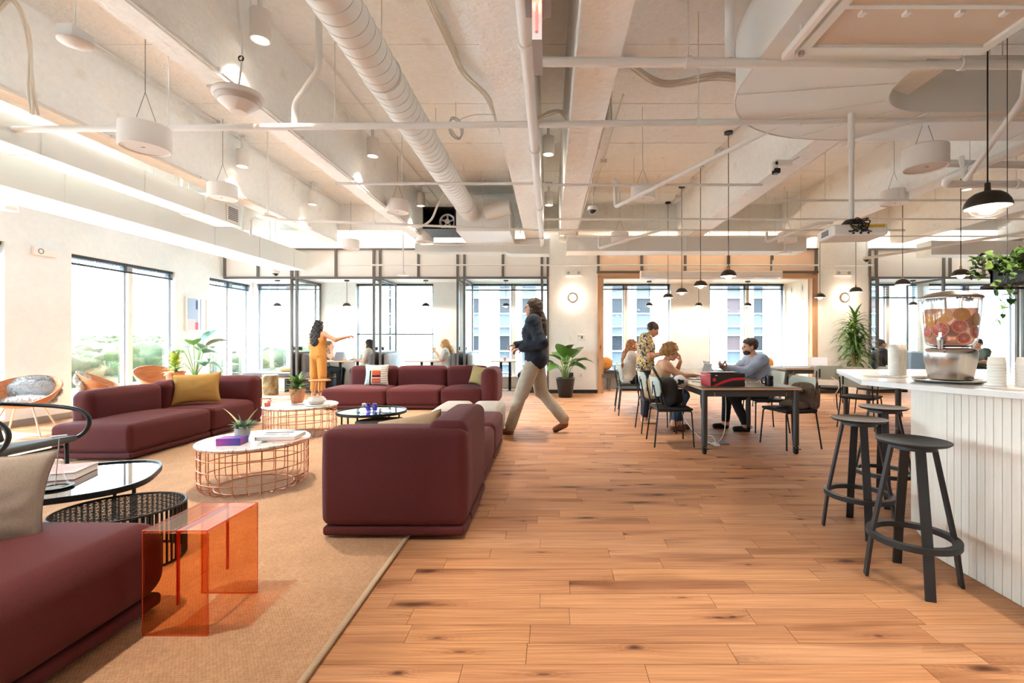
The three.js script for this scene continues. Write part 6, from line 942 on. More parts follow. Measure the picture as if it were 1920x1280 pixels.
{ // croton in terracotta behind the window sofa
  const st = thing('plant_stand', 'round white plant stand behind the window sofa', 'stand', [-6.55, 0, 8.3]); obj('disc', lathe([[0, 0.42], [0.2, 0.42], [0.2, 0.445], [0, 0.445]], 36), M.white, st); for (let k = 0; k < 3; k++) obj('leg', rod(P3(Math.cos(k * 2.09) * 0.16, 0, Math.sin(k * 2.09) * 0.16), P3(Math.cos(k * 2.09) * 0.14, 0.42, Math.sin(k * 2.09) * 0.14), 0.012), M.white, st);
  const t = thing('potted_croton', 'yellow-green leafy plant in a terracotta pot behind the window sofa', 'plant', [-6.55, 0.445, 8.3]); pot(t, 0.1, 0.14, 0.27, terra);
  const L = [leafGeo(0.22, 0.06, 0.8, 0.25, spear), leafGeo(0.18, 0.05, 0.4, 0.25, spear)], q = rng(61);
  for (let k = 0; k < 46; k++) { const y = 0.24 + 0.0055 * k; putLeaf(t, L[k % 2], [gYel, gLite, gYel, gMid][k % 4], P3(0.05 * (q() - 0.5), y, 0.05 * (q() - 0.5)), k * 2.4, mix(0.2, 1.3, k / 46) + 0.3 * (q() - 0.5), 0.8 + 0.5 * q()); } obj('stem', rod(P3(0, 0.2, 0), P3(0, 0.48, 0), 0.01), gMid, t);
}
{ // broad-leaf plant by the window
  const t = thing('potted_broadleaf', 'large broad-leaf plant in a white planter before the window pier', 'plant', [-7.1, 0, 9.5]); pot(t, 0.17, 0.22, 0.55, M.white);
  const L = [leafGeo(0.42, 0.3, 0.8, 0.25, oval), leafGeo(0.36, 0.26, 1.2, 0.3, oval)], q = rng(71);
  [[2.2, 0.62, 0.7], [0.5, 0.66, 0.9], [1.2, 0.6, 0.4], [3.4, 0.55, 0.6], [4.6, 0.6, 0.5], [5.6, 0.5, 0.4], [0.9, 0.36, 0.15], [1.9, 0.3, 0.0], [2.8, 0.72, 1.05], [5.1, 0.28, 0.1], [1.55, 0.5, 0.3]].forEach(([a, h, tilt], i) => { const e = P3(Math.sin(a) * 0.16, 0.5 + h, Math.cos(a) * 0.16); obj('stalk', tube([P3(0, 0.5, 0), e.clone().multiplyScalar(0.5).add(P3(0, 0.28, 0)), e], 0.008, 10, 6), gLite, t); putLeaf(t, L[i % 2], i % 2 ? gMid : gBlue, e, a, tilt, 0.9 + 0.2 * q(), (q() - 0.5) * 0.7); });
}
{ // hanging planter over the counter
  const t = thing('hanging_planter', 'black hanging shelf planter spilling ivy over the counter', 'planter', [3.4, -0.12, 0]), x0 = -0.22, x1 = 0.2;
  const B = (a, b) => obj('frame_bar', bar(V(...a), V(...b), 0.016, 0.016, P3(0.31, 0.7, 0.2)), M.blackMetal, t);
  for (const y of [1.78, 1.95]) { for (const x of [x0, x1]) B([x, y, 0.9], [x, y, 3.5]); for (const d of [0.9, 2.2, 3.5]) B([x0, y, d], [x1, y, d]); }
  for (const x of [x0, x1]) for (const d of [0.95, 2.2, 3.3]) { obj('hanger', rod(V(x, 1.78, d), V(x, CEIL + 0.12, d), 0.0025, 0.0025, 5), M.blackMetal, t); }
  obj('trough', [bx(x0 + 0.02, x1 - 0.02, 1.79, 1.81, 0.95, 3.45), bx(x0 + 0.02, x0 + 0.035, 1.81, 1.9, 0.95, 3.45), bx(x1 - 0.035, x1 - 0.02, 1.81, 1.9, 0.95, 3.45), bx(x0 + 0.02, x1 - 0.02, 1.81, 1.9, 3.43, 3.45)], M.black, t);
  const q = rng(88), N = 4200, heart = leafGeo(0.044, 0.042, 0.7, 0.3, (u) => Math.pow(Math.sin(Math.PI * Math.pow(u, 0.55)), 0.8), 5, 2);
  const pts = []; const vines = 64;
  for (let v = 0; v < vines; v++) { const d = 1.0 + 2.5 * q(), side = q(), x = mix(x0, x1, side), drop = 0.15 + 0.5 * q() * q(), lx = (side - 0.5) * 0.25, p = []; for (let k = 0; k <= 8; k++) { const u = k / 8; p.push(V(x + lx * Math.sin(u * 1.8) + 0.03 * (q() - 0.5), 1.93 + 0.06 * Math.sin(u * 5) - drop * Math.max(0, u - 0.2) * 1.25, d + 0.12 * (q() - 0.5))); } obj('vine', tube(p, 0.0025, 16, 4), gDark, t); const c = new THREE.CatmullRomCurve3(p); for (let k = 0; k < 20; k++) pts.push(c.getPoint(Math.pow(q(), 0.8))); }
  while (pts.length < N) pts.push(V(mix(x0 - 0.08, x1 + 0.08, q()), 1.84 + 0.15 * q() + 0.04 * q(), 0.95 + 2.62 * q()));
  const cols = [0x2b461b, 0x3a5a22, 0x4a6a2b, 0x223a17, 0x66823c]; const im = new THREE.InstancedMesh(heart, phys(0xffffff, 0.5, { transmission: 0.25, thickness: 0, side: THREE.DoubleSide }), N), m4 = new THREE.Matrix4(), e = new THREE.Euler(), c = new THREE.Color();
  pts.forEach((p, i) => { e.set(-0.2 + 1.6 * q(), q() * 6.28, (q() - 0.5)); m4.compose(p, new THREE.Quaternion().setFromEuler(e), P3(1, 1, 1).multiplyScalar(0.7 + 0.7 * q())); im.setMatrixAt(i, m4); im.setColorAt(i, c.set(cols[Math.floor(q() * 5)])); });
  im.name = 'ivy_foliage'; im.userData = { kind: 'stuff' }; shade(im); t.add(im);
}
// ================================================================ people
function isoMesh(fn, lo, hi, cell) {        // surface nets over a signed distance
  const nx = Math.ceil((hi[0] - lo[0]) / cell) + 2, ny = Math.ceil((hi[1] - lo[1]) / cell) + 2, nz = Math.ceil((hi[2] - lo[2]) / cell) + 2, f = new Float32Array(nx * ny * nz);
  for (let k = 0, i = 0; k < nz; k++) for (let j = 0; j < ny; j++) for (let x = 0; x < nx; x++, i++) f[i] = fn(lo[0] + x * cell, lo[1] + j * cell, lo[2] + k * cell);
  const id = new Int32Array(nx * ny * nz).fill(-1), pos = [], idx = [], o = [0, 1, nx, nx + 1, nx * ny, nx * ny + 1, nx * ny + nx, nx * ny + nx + 1], E = [[0, 1], [2, 3], [4, 5], [6, 7], [0, 2], [1, 3], [4, 6], [5, 7], [0, 4], [1, 5], [2, 6], [3, 7]];
  for (let k = 0; k < nz - 1; k++) for (let j = 0; j < ny - 1; j++) for (let x = 0; x < nx - 1; x++) {
    const b = x + nx * (j + ny * k); let mask = 0; for (let c = 0; c < 8; c++) if (f[b + o[c]] < 0) mask |= 1 << c; if (mask === 0 || mask === 255) continue;
    let sx = 0, sy = 0, sz = 0, n = 0; for (const [p, q] of E) { const a = f[b + o[p]], d = f[b + o[q]]; if ((a < 0) === (d < 0)) continue; const t = a / (a - d); sx += mix(p & 1, q & 1, t); sy += mix((p >> 1) & 1, (q >> 1) & 1, t); sz += mix(p >> 2, q >> 2, t); n++; }
    id[b] = pos.length / 3; pos.push(lo[0] + (x + sx / n) * cell, lo[1] + (j + sy / n) * cell, lo[2] + (k + sz / n) * cell);
  }
  const quad = (a, b, c, d, flip) => { if (a < 0 || b < 0 || c < 0 || d < 0) return; flip ? idx.push(a, c, b, b, c, d) : idx.push(a, b, c, b, d, c); };
  for (let k = 1; k < nz - 1; k++) for (let j = 1; j < ny - 1; j++) for (let x = 1; x < nx - 1; x++) {
    const b = x + nx * (j + ny * k), s = f[b] < 0;
    if (s !== (f[b + 1] < 0)) quad(id[b - nx - nx * ny], id[b - nx * ny], id[b - nx], id[b], !s);
    if (s !== (f[b + nx] < 0)) quad(id[b - 1 - nx * ny], id[b - 1], id[b - nx * ny], id[b], !s);
    if (s !== (f[b + nx * ny] < 0)) quad(id[b - 1 - nx], id[b - nx], id[b - 1], id[b], !s);
  }
  const g = new THREE.BufferGeometry(); g.setAttribute('position', new THREE.Float32BufferAttribute(pos, 3)); g.setIndex(idx); g.computeVertexNormals(); return g;
}
const smin = (a, b, k) => { const h = Math.max(k - Math.abs(a - b), 0) / k; return Math.min(a, b) - h * h * k * 0.25; };
function bonesSDF(bones, k, grow = 0) {       // tapered capsules [a, b, ra, rb]
  const B = bones.map(([a, b, ra, rb]) => { const dx = b.x - a.x, dy = b.y - a.y, dz = b.z - a.z; return [a.x, a.y, a.z, dx, dy, dz, 1 / (dx * dx + dy * dy + dz * dz || 1e-9), ra + grow, rb + grow]; });
  return (x, y, z) => { let d = 9; for (const b of B) { const px = x - b[0], py = y - b[1], pz = z - b[2]; let t = (px * b[3] + py * b[4] + pz * b[5]) * b[6]; t = t < 0 ? 0 : t > 1 ? 1 : t; const ex = px - t * b[3], ey = py - t * b[4], ez = pz - t * b[5], e = Math.sqrt(ex * ex + ey * ey + ez * ez) - (b[7] + (b[8] - b[7]) * t); d = e > d + k ? d : smin(d, e, k); } return d; };
}
function bonesBox(bones, pad) { const lo = [9, 9, 9], hi = [-9, -9, -9]; for (const [a, b, ra, rb] of bones) for (const [p, r] of [[a, ra], [b, rb]]) ['x', 'y', 'z'].forEach((c, i) => { lo[i] = Math.min(lo[i], p[c] - r - pad); hi[i] = Math.max(hi[i], p[c] + r + pad); }); return [lo, hi]; }
function meshBones(bones, k, grow, cell, extra) { const f = bonesSDF(bones, k, grow), [lo, hi] = bonesBox(bones, grow + 2 * cell); return isoMesh(extra ? (x, y, z) => extra(x, y, z, f(x, y, z)) : f, lo, hi, cell); }
const clothGeo = (...a) => metric(meshBones(...a));
const vv = (a) => (a.isVector3 ? a : P3(...a)), lerp3 = (a, b, t) => a.clone().lerp(b, t);
const SIT = { pelvis: [0, 0.55, 0], chest: [0, 0.86, 0.03], neck: [0, 1.02, 0.05], head: [0, 1.16, 0.09], shL: [0.165, 0.98, 0.04], shR: [-0.165, 0.98, 0.04], elL: [0.2, 0.74, 0.12], elR: [-0.2, 0.74, 0.12], wrL: [0.12, 0.72, 0.34], wrR: [-0.12, 0.72, 0.34], hipL: [0.09, 0.53, 0.02], hipR: [-0.09, 0.53, 0.02], knL: [0.1, 0.5, 0.44], knR: [-0.1, 0.5, 0.44], anL: [0.1, 0.09, 0.42], anR: [-0.1, 0.09, 0.42], toL: [0.11, 0.035, 0.57], toR: [-0.11, 0.035, 0.57] };
const STAND = { pelvis: [0, 0.95, 0], chest: [0, 1.26, 0], neck: [0, 1.43, 0], head: [0, 1.57, 0.03], shL: [0.165, 1.38, 0], shR: [-0.165, 1.38, 0], elL: [0.21, 1.12, -0.02], elR: [-0.21, 1.12, -0.02], wrL: [0.2, 0.88, 0.08], wrR: [-0.2, 0.88, 0.08], hipL: [0.09, 0.92, 0], hipR: [-0.09, 0.92, 0], knL: [0.1, 0.5, 0.02], knR: [-0.1, 0.5, 0.02], anL: [0.1, 0.09, -0.02], anR: [-0.1, 0.09, -0.02], toL: [0.12, 0.035, 0.14], toR: [-0.12, 0.035, 0.14] };
function handBones(w, dir, pal, side, curl) {   // palm, four unequal fingers, thumb from the side of the palm
  const z = dir.clone().normalize(), n = pal.clone().addScaledVector(z, -pal.dot(z)).normalize(), x = new THREE.Vector3().crossVectors(n, z).multiplyScalar(side), out = [], at = (a, b, c) => w.clone().addScaledVector(x, a).addScaledVector(z, b).addScaledVector(n, c);
  for (const o of [-0.026, -0.009, 0.009, 0.026]) out.push([at(o * 0.6, 0.0, 0), at(o, 0.085, 0), 0.015, 0.0125]);
  [[-0.03, 0.06], [-0.0105, 0.074], [0.0105, 0.08], [0.031, 0.07]].forEach(([o, L], i) => { let p = at(o, 0.088, 0), a = 0; [0.44, 0.32, 0.24].forEach((s, k) => { a += curl * (k ? 0.9 : 0.7); const q = p.clone().addScaledVector(z, Math.cos(a) * L * s).addScaledVector(n, Math.sin(a) * L * s); out.push([p, q, 0.0095 - k * 0.0008, 0.0087 - k * 0.0008]); p = q; }); });
  let p = at(0.026, 0.025, 0.004); [[0.035, 0.9], [0.03, 0.5], [0.024, 0.25]].forEach(([L, s], k) => { const q = p.clone().addScaledVector(x, L * s * 0.8).addScaledVector(z, L * 0.75).addScaledVector(n, L * 0.5 * (0.4 + curl)); out.push([p, q, 0.0125 - k * 0.0015, 0.011 - k * 0.0015]); p = q; });
  return out;
}
function person(label, pos, yaw, base, over, o) {
  const t = thing('person', label, 'person', pos, yaw), J = {}; for (const [k, v] of Object.entries({ ...base, ...over })) if (k.length > 2) J[k] = vv(v);
  const s = o.size ?? 1, bulk = o.bulk ?? 1; t.scale.setScalar(s);
  const across = J.shL.clone().sub(J.shR).normalize(), hip = J.hipL.clone().sub(J.hipR).normalize(), off = (p, ax, a) => p.clone().addScaledVector(ax, a);
  const waist = lerp3(J.pelvis, J.chest, 0.5);
  const torso = [[off(J.pelvis, hip, 0.06), off(waist, across, 0.045), 0.115 * bulk, 0.095 * bulk], [off(J.pelvis, hip, -0.06), off(waist, across, -0.045), 0.115 * bulk, 0.095 * bulk], [off(waist, across, 0.045), off(J.chest, across, 0.065), 0.095 * bulk, 0.105 * bulk], [off(waist, across, -0.045), off(J.chest, across, -0.065), 0.095 * bulk, 0.105 * bulk], [off(J.chest, across, 0.05), lerp3(J.shL, J.neck, 0.2), 0.095, 0.06], [off(J.chest, across, -0.05), lerp3(J.shR, J.neck, 0.2), 0.095, 0.06], [J.shL, J.shR, 0.057 * bulk, 0.057 * bulk]];
  const neck = [[lerp3(J.chest, J.neck, 0.7), lerp3(J.neck, J.head, 0.55), 0.055, 0.048]];
  const arm = (q, to = 1) => { const A = [[J['sh' + q], J['el' + q], 0.052 * bulk, 0.04 * bulk]]; A.push([J['el' + q], J['wr' + q], 0.04 * bulk, 0.026]); if (to < 1) { const e = lerp3(J['sh' + q], J['el' + q], to); return [[J['sh' + q], e, 0.054 * bulk, 0.052 * bulk]]; } return A; };
  const leg = (q, to = 1) => { const k = J['kn' + q], a = J['an' + q], e = lerp3(k, a, to); return [[J['hip' + q], k, 0.085 * bulk, 0.058 * bulk], [k, e, 0.056 * bulk, mix(0.056, 0.038, to) * bulk]]; };
  const foot = (q) => [[J['an' + q], off(J['an' + q], P3(0, 1, 0), -0.045), 0.036, 0.034], [off(J['an' + q], P3(0, 1, 0), -0.05), J['to' + q], 0.034, 0.026]];
  // ---- body: one continuous surface, finer at head and hands
  const skin = mat(o.skin ?? 0xd9a888, 0.6);
  const parts = [meshBones([...torso, ...neck, ...arm('L'), ...arm('R'), ...leg('L'), ...leg('R'), ...foot('L'), ...foot('R')], 0.045, 0, 0.016)];
  for (const [q, sd] of [['L', 1], ['R', -1]]) { const h = o['hand' + q] ?? {}, w = J['wr' + q], dir = h.dir ? vv(h.dir) : w.clone().sub(J['el' + q]), hb = handBones(w, dir, vv(h.palm ?? [0, -1, 0]), h.side ?? sd, h.curl ?? 0.45); parts.push(meshBones([[lerp3(J['el' + q], w, 0.85), w, 0.027, 0.024], ...hb], 0.008, 0, 0.0045)); }
  const face = vv(o.face ?? [0, 0, 1]).normalize(), up = vv(o.up ?? [0, 1, 0]), fx = new THREE.Vector3().crossVectors(up, face).normalize(), fy = new THREE.Vector3().crossVectors(face, fx).normalize(), hw = (x, y, z) => J.head.clone().addScaledVector(fx, x).addScaledVector(fy, y).addScaledVector(face, z);
  const el = (x, y, z, c, r) => { const a = (x - c[0]) / r[0], b = (y - c[1]) / r[1], d = (z - c[2]) / r[2]; return (Math.sqrt(a * a + b * b + d * d) - 1) * Math.min(...r); };
  const headSDF = (x, y, z) => { let d = el(x, y, z, [0, 0.022, -0.012], [0.074, 0.09, 0.092]); d = smin(d, el(x, y, z, [0, -0.045, 0.03], [0.052, 0.06, 0.055]), 0.04); d = smin(d, el(x, y, z, [0, -0.08, 0.055], [0.026, 0.022, 0.024]), 0.03); d = smin(d, el(x, y, z, [0, 0.02, 0.072], [0.045, 0.012, 0.012]), 0.015); d = smin(d, el(x, y, z, [0, -0.018, 0.096], [0.0125, 0.024, 0.017]), 0.014); d = smin(d, el(x, y, z, [0, -0.052, 0.083], [0.024, 0.008, 0.008]), 0.01); for (const q of [-1, 1]) { d = Math.max(d, -el(x, y, z, [q * 0.03, 0.004, 0.094], [0.016, 0.011, 0.014])); d = smin(d, el(x, y, z, [q * 0.077, -0.005, -0.008], [0.009, 0.03, 0.018]), 0.008); } return d; };
  const basis = new THREE.Matrix4().makeBasis(fx, fy, face).setPosition(J.head);
  parts.push(isoMesh(headSDF, [-0.1, -0.12, -0.12], [0.1, 0.125, 0.13], 0.0055).applyMatrix4(basis));
  obj('body', parts.map((g) => metric(g)), skin, t);
  for (const q of [-1, 1]) obj('eye', new THREE.SphereGeometry(0.0105, 12, 8).translate(q * 0.03, 0.004, 0.08).applyMatrix4(basis), mat(0x3a2c26, 0.3), t);
  obj('mouth', new THREE.SphereGeometry(1, 12, 8).scale(0.02, 0.0045, 0.006).translate(0, -0.053, 0.089).applyMatrix4(basis), mat(0xa8625a, 0.6), t);
  // ---- clothes
  if (o.top) { const sl = o.top.sleeve ?? 1, A = sl > 0 ? [...arm('L', sl), ...arm('R', sl)] : [], low = off(J.pelvis, lerp3(J.pelvis, J.chest, 1).sub(J.pelvis).normalize(), -0.02), tb = torso.slice(); if (sl === 0) { tb.length = 4; tb.push([off(J.chest, across, 0.06), lerp3(J.shL, J.neck, 0.45), 0.09, 0.045], [off(J.chest, across, -0.06), lerp3(J.shR, J.neck, 0.45), 0.09, 0.045]); } const nk = J.neck, wr = ['L', 'R'].map((q) => J['wr' + q]); obj(o.top.name ?? 'shirt', clothGeo([...tb, ...A], 0.04, o.top.loose ?? 0.014, 0.013, (x, y, z, d) => { const e = 0.062 + 0.02 - Math.hypot(x - nk.x, y - nk.y - 0.045, z - nk.z - 0.02); let v = Math.max(d, e); if (sl === 1) for (const w of wr) v = Math.max(v, 0.03 - Math.hypot(x - w.x, y - w.y, z - w.z)); return v + 0.004 * Math.sin(x * 60 + y * 45) * Math.sin(y * 70 + z * 50); }), o.top.mat ?? linen(o.top.color), t); }
  if (o.pants) { const hips = [[off(J.pelvis, hip, 0.055), off(lerp3(J.pelvis, J.chest, 0.22), hip, 0.05), 0.112 * bulk, 0.1 * bulk], [off(J.pelvis, hip, -0.055), off(lerp3(J.pelvis, J.chest, 0.22), hip, -0.05), 0.112 * bulk, 0.1 * bulk]], to = o.pants.to ?? 0.92; let L = [...leg('L', to), ...leg('R', to)]; if (o.pants.wide) L = L.map(([a, b, ra, rb]) => [a, b, ra * 1.08, rb + o.pants.wide]); obj('trousers', clothGeo([...hips, ...L], o.pants.k ?? 0.03, o.pants.loose ?? 0.012, 0.014, (x, y, z, d) => d + 0.003 * Math.sin(x * 50 + y * 38) * Math.sin(y * 52 + z * 40)), o.pants.mat ?? linen(o.pants.color), t); }
  if (o.shoes) for (const q of ['L', 'R']) { const a = J['an' + q], e = J['to' + q]; const sh = obj('shoe', meshBones([[off(a, P3(0, 1, 0), -0.035), off(a, P3(0, 1, 0), -0.055), 0.04, 0.04], [off(a, P3(0, 1, 0), -0.055), e, 0.04, 0.031]], 0.02, 0.004, 0.009), mat(o.shoes, 0.55), t); obj('sole', meshBones([[off(a, P3(0, 1, 0), -0.078), off(e, P3(0, 1, 0), -0.022), 0.016, 0.013]], 0.01, 0.012, 0.009), mat(o.sole ?? 0x2a2522, 0.8), sh); }
  // ---- hair
  if (o.hair) {
    const hr = o.hair, hm = mat(hr.color, 0.7, { bumpMap: rep(fineTex, 3, 3), bumpScale: 0.004 }), blobs = hr.blobs, curl = hr.curl ?? 0.004;
    const f = (x, y, z) => { let d = el(x, y, z, [0, 0.032, -0.022], [0.083, 0.095, 0.097]); d = Math.max(d, el(x, y, z, [0, -0.04, 0.09], [0.072, 0.088, 0.075]) * -1); d = Math.max(d, -(y + (hr.cut ?? 0.045)) - Math.max(0, (z + 0.02)) * -1.0); for (const [cx, cy, cz, rx, ry, rz] of blobs) d = smin(d, el(x, y, z, [cx, cy, cz], [rx, ry, rz]), 0.03); return d + curl * (0.6 * Math.sin(x * 118 + y * 47 + 3 * Math.sin(z * 43 + y * 21)) * Math.sin(y * 83 + z * 97 + 3 * Math.sin(x * 57)) + 0.6 * Math.sin(x * 61 - z * 74 + 2.5 * Math.sin(y * 51))); };
    let lo = [-0.14, -0.1, -0.15], hi = [0.14, 0.17, 0.12]; for (const b of blobs) for (let i = 0; i < 3; i++) { lo[i] = Math.min(lo[i], b[i] - b[i + 3] - 0.02); hi[i] = Math.max(hi[i], b[i] + b[i + 3] + 0.02); }
    obj('hair', metric(isoMesh(f, lo, hi, 0.007).applyMatrix4(basis)), hm, t);
  }
  if (o.beard) obj('beard', isoMesh((x, y, z) => Math.max(smin(el(x, y, z, [0, -0.062, 0.035], [0.0555, 0.052, 0.0555]), el(x, y, z, [0, -0.084, 0.055], [0.028, 0.022, 0.026]), 0.02), -el(x, y, z, [0, -0.02, 0.1], [0.05, 0.045, 0.04])) , [-0.08, -0.13, -0.04], [0.08, 0.01, 0.11], 0.006).applyMatrix4(basis), mat(o.beard, 0.9), t);
  return { t, J, basis };
}
const LONG = (l, w = 0.085, zb = -0.13) => [[0, -0.05 - l * 0.2, -0.075, w, 0.1 + l * 0.25, 0.06], [0, -0.1 - l * 0.5, mix(-0.07, zb, 0.8), w * 1.02, 0.07 + l * 0.3, 0.06], [0, -0.13 - l * 0.85, zb, w * 0.85, 0.05 + l * 0.2, 0.055], [0.06, -0.06 - l * 0.25, -0.01, 0.03, 0.08 + l * 0.3, 0.045], [-0.06, -0.06 - l * 0.25, -0.01, 0.03, 0.08 + l * 0.3, 0.045]];
const orangeM = linen(0xe8a24e);
person('woman in orange overalls with long dark curls, standing with one arm raised', [-4.98, 0, 10.2], Math.PI - 0.3, STAND, { elR: [-0.38, 1.27, 0.08], wrR: [-0.5, 1.33, 0.28], elL: [0.22, 1.12, 0.02], wrL: [0.14, 1.02, 0.22], knL: [0.12, 0.5, 0.02], anL: [0.14, 0.09, 0.02], toL: [0.16, 0.035, 0.17], anR: [-0.14, 0.09, -0.06], knR: [-0.12, 0.5, -0.01], toR: [-0.17, 0.035, 0.09] }, { skin: 0xc98f70, size: 1.0, bulk: 1.02, top: { mat: orangeM, sleeve: 0, loose: 0.014, name: 'bib_top' }, pants: { mat: orangeM, to: 0.72, wide: 0.02, loose: 0.01, k: 0.012 }, shoes: 0xd8b59c, handR: { palm: [0, -1, 0], curl: 0.6 }, hair: { color: 0x221c1c, curl: 0.009, blobs: LONG(0.26, 0.125) } });
person('woman in navy sweater and beige trousers striding past the sofas', [-0.2, 0, 6.47], -H - 0.12, STAND, { pelvis: [0, 0.94, -0.02], chest: [0, 1.25, 0.02], elL: [0.25, 1.13, -0.12], wrL: [0.2, 1.07, 0.12], elR: [-0.25, 1.12, 0.02], wrR: [-0.16, 1.1, 0.26], knL: [0.09, 0.5, 0.16], anL: [0.09, 0.085, 0.3], toL: [0.1, 0.035, 0.45], knR: [-0.09, 0.52, -0.06], anR: [-0.09, 0.16, -0.36], toR: [-0.1, 0.04, -0.24] }, { skin: 0xcf9c80, size: 1.09, top: { color: 0x27303f, sleeve: 1, loose: 0.03, name: 'sweater' }, pants: { color: 0xd2c3ae, to: 0.95, wide: 0.02, k: 0.015 }, shoes: 0x7a4a30, handR: { curl: 0.9 }, handL: { curl: 0.5 }, hair: { color: 0x4a3a30, blobs: LONG(0.2) } });
person('dark-haired woman in white top and jeans seated in the booth', [-4.42, 0, 11.8], -H, SIT, { wrL: [0.1, 0.78, 0.36], wrR: [-0.1, 0.78, 0.36] }, { skin: 0xd8ab8d, top: { color: 0xe9e0d4, sleeve: 0.8, loose: 0.02 }, pants: { color: 0x3f4d63 }, shoes: 0x7a4a35, hair: { color: 0x1d1b1c, blobs: LONG(0.22, 0.085, -0.16) } });
person('person in grey vest leaning on one hand in the booth', [-5.68, 0, 11.9], H, SIT, { elR: [-0.2, 0.82, 0.3], wrR: [-0.07, 1.0, 0.24], head: [0, 1.12, 0.16], neck: [0, 1.0, 0.09] }, { skin: 0xd3a080, top: { color: 0x8b97a1, sleeve: 0 }, pants: { color: 0x2f343b }, shoes: 0x404448, handR: { dir: [0.1, 1, -0.1], palm: [1, 0, 0] }, hair: { color: 0x6a513e, blobs: [[0, 0.03, -0.06, 0.07, 0.07, 0.06]] } });
{
  const p = person('blonde woman in white tee reading her phone in the booth', [-2.52, 0, 11.75], -H, SIT, { elL: [0.2, 0.78, 0.12], wrL: [0.12, 0.96, 0.27], elR: [-0.2, 0.76, 0.1], wrR: [-0.1, 1.05, 0.14] }, { skin: 0xd9ab8e, face: [0, -0.2, 1], top: { color: 0xf0ede8, sleeve: 0.7, loose: 0.02 }, pants: { color: 0x222326 }, shoes: 0x2a2a2c, handL: { dir: [-0.2, 0.5, 0.8], palm: [-0.3, 0.5, -0.8], curl: 0.7 }, handR: { dir: [0.2, 1, 0.2], palm: [0, 0, -1], curl: 0.8 }, hair: { color: 0xb98a52, curl: 0.006, blobs: LONG(0.16, 0.1, -0.15) } });
  const f = thing('phone', 'phone held up by the blonde woman in the booth', 'phone', [-2.85, 1.0, 11.66], -H); obj('slab', rbox(0.07, 0.14, 0.008, 0.003).rotateX(-0.5), M.black, f); obj('screen', box(0.062, 0.12, 0.001, 0, 0, -0.005).rotateX(-0.5), mat(0x5a6470, 0.2), f);
}
person('red-haired woman in cream sweater seated with hands at her face', [1.47, 0, 8.92], H, SIT, { elR: [-0.18, 0.88, 0.26], wrR: [-0.04, 1.08, 0.2], elL: [0.18, 0.84, 0.28], wrL: [0.06, 1.0, 0.3], knL: [0.08, 0.53, 0.44], anL: [0.07, 0.12, 0.56], toL: [0.07, 0.06, 0.7], anR: [-0.1, 0.09, 0.36], toR: [-0.1, 0.035, 0.51] }, { skin: 0xe0b49a, top: { color: 0xe9ded0, sleeve: 1, loose: 0.02, name: 'sweater' }, pants: { color: 0x1f2430 }, shoes: 0xcbb9a4, handR: { dir: [0.2, 1, -0.2], palm: [0.5, 0, -0.6], curl: 0.6 }, handL: { dir: [-0.4, 0.6, 0.3], palm: [-0.5, 0, -0.5], curl: 0.8 }, hair: { color: 0xa26a44, curl: 0.01, blobs: LONG(0.26, 0.1, -0.17) } });
const floral = mat(0xffffff, 0.9, { map: rep(tex(256, 256, (u, v) => { const a = fbm(u, v, 12, 12, 2, 6), b = fbm(u, v, 15, 15, 2, 19), c = fbm(u, v, 10, 10, 2, 33); return a > 0.6 ? [214, 176, 92] : b > 0.6 ? [226, 214, 200] : c > 0.6 ? [120, 140, 92] : [48, 54, 74]; }), 3.2, 3.2) });
{
  person('short-haired woman in floral top standing at the table with a tablet', [1.47, 0, 7.32], H - 0.1, STAND, { head: [0, 1.53, 0.13], neck: [0, 1.42, 0.05], chest: [0, 1.25, 0.02], elR: [-0.23, 1.1, 0.06], wrR: [-0.1, 1.14, 0.28], elL: [0.23, 1.1, 0.06], wrL: [0.1, 1.14, 0.28] }, { size: 0.93, bulk: 1.04, skin: 0xd0987a, face: [0, -0.55, 0.83], up: [0, 0.83, 0.55], top: { mat: floral, sleeve: 0.55, loose: 0.03, name: 'blouse' }, pants: { color: 0x2b3346, to: 0.9 }, shoes: 0xd8c0a6, handR: { dir: [0.1, 0.1, 1], palm: [0, 1, 0], curl: 0.5 }, handL: { dir: [-0.1, 0.1, 1], palm: [0, 1, 0], curl: 0.5 }, hair: { color: 0x4a3a30, cut: 0.03, blobs: [[0, 0.04, -0.04, 0.08, 0.08, 0.08]] } });
  const f = thing('tablet', 'tablet held by the woman in the floral top', 'tablet', [1.8, 1.1, 7.29], H - 0.1); obj('slab', rbox(0.17, 0.23, 0.009, 0.004).rotateX(-0.9), M.black, f); obj('screen', box(0.15, 0.2, 0.001, 0, 0, -0.0052).rotateX(-0.9), mat(0x7d8894, 0.2), f);
}
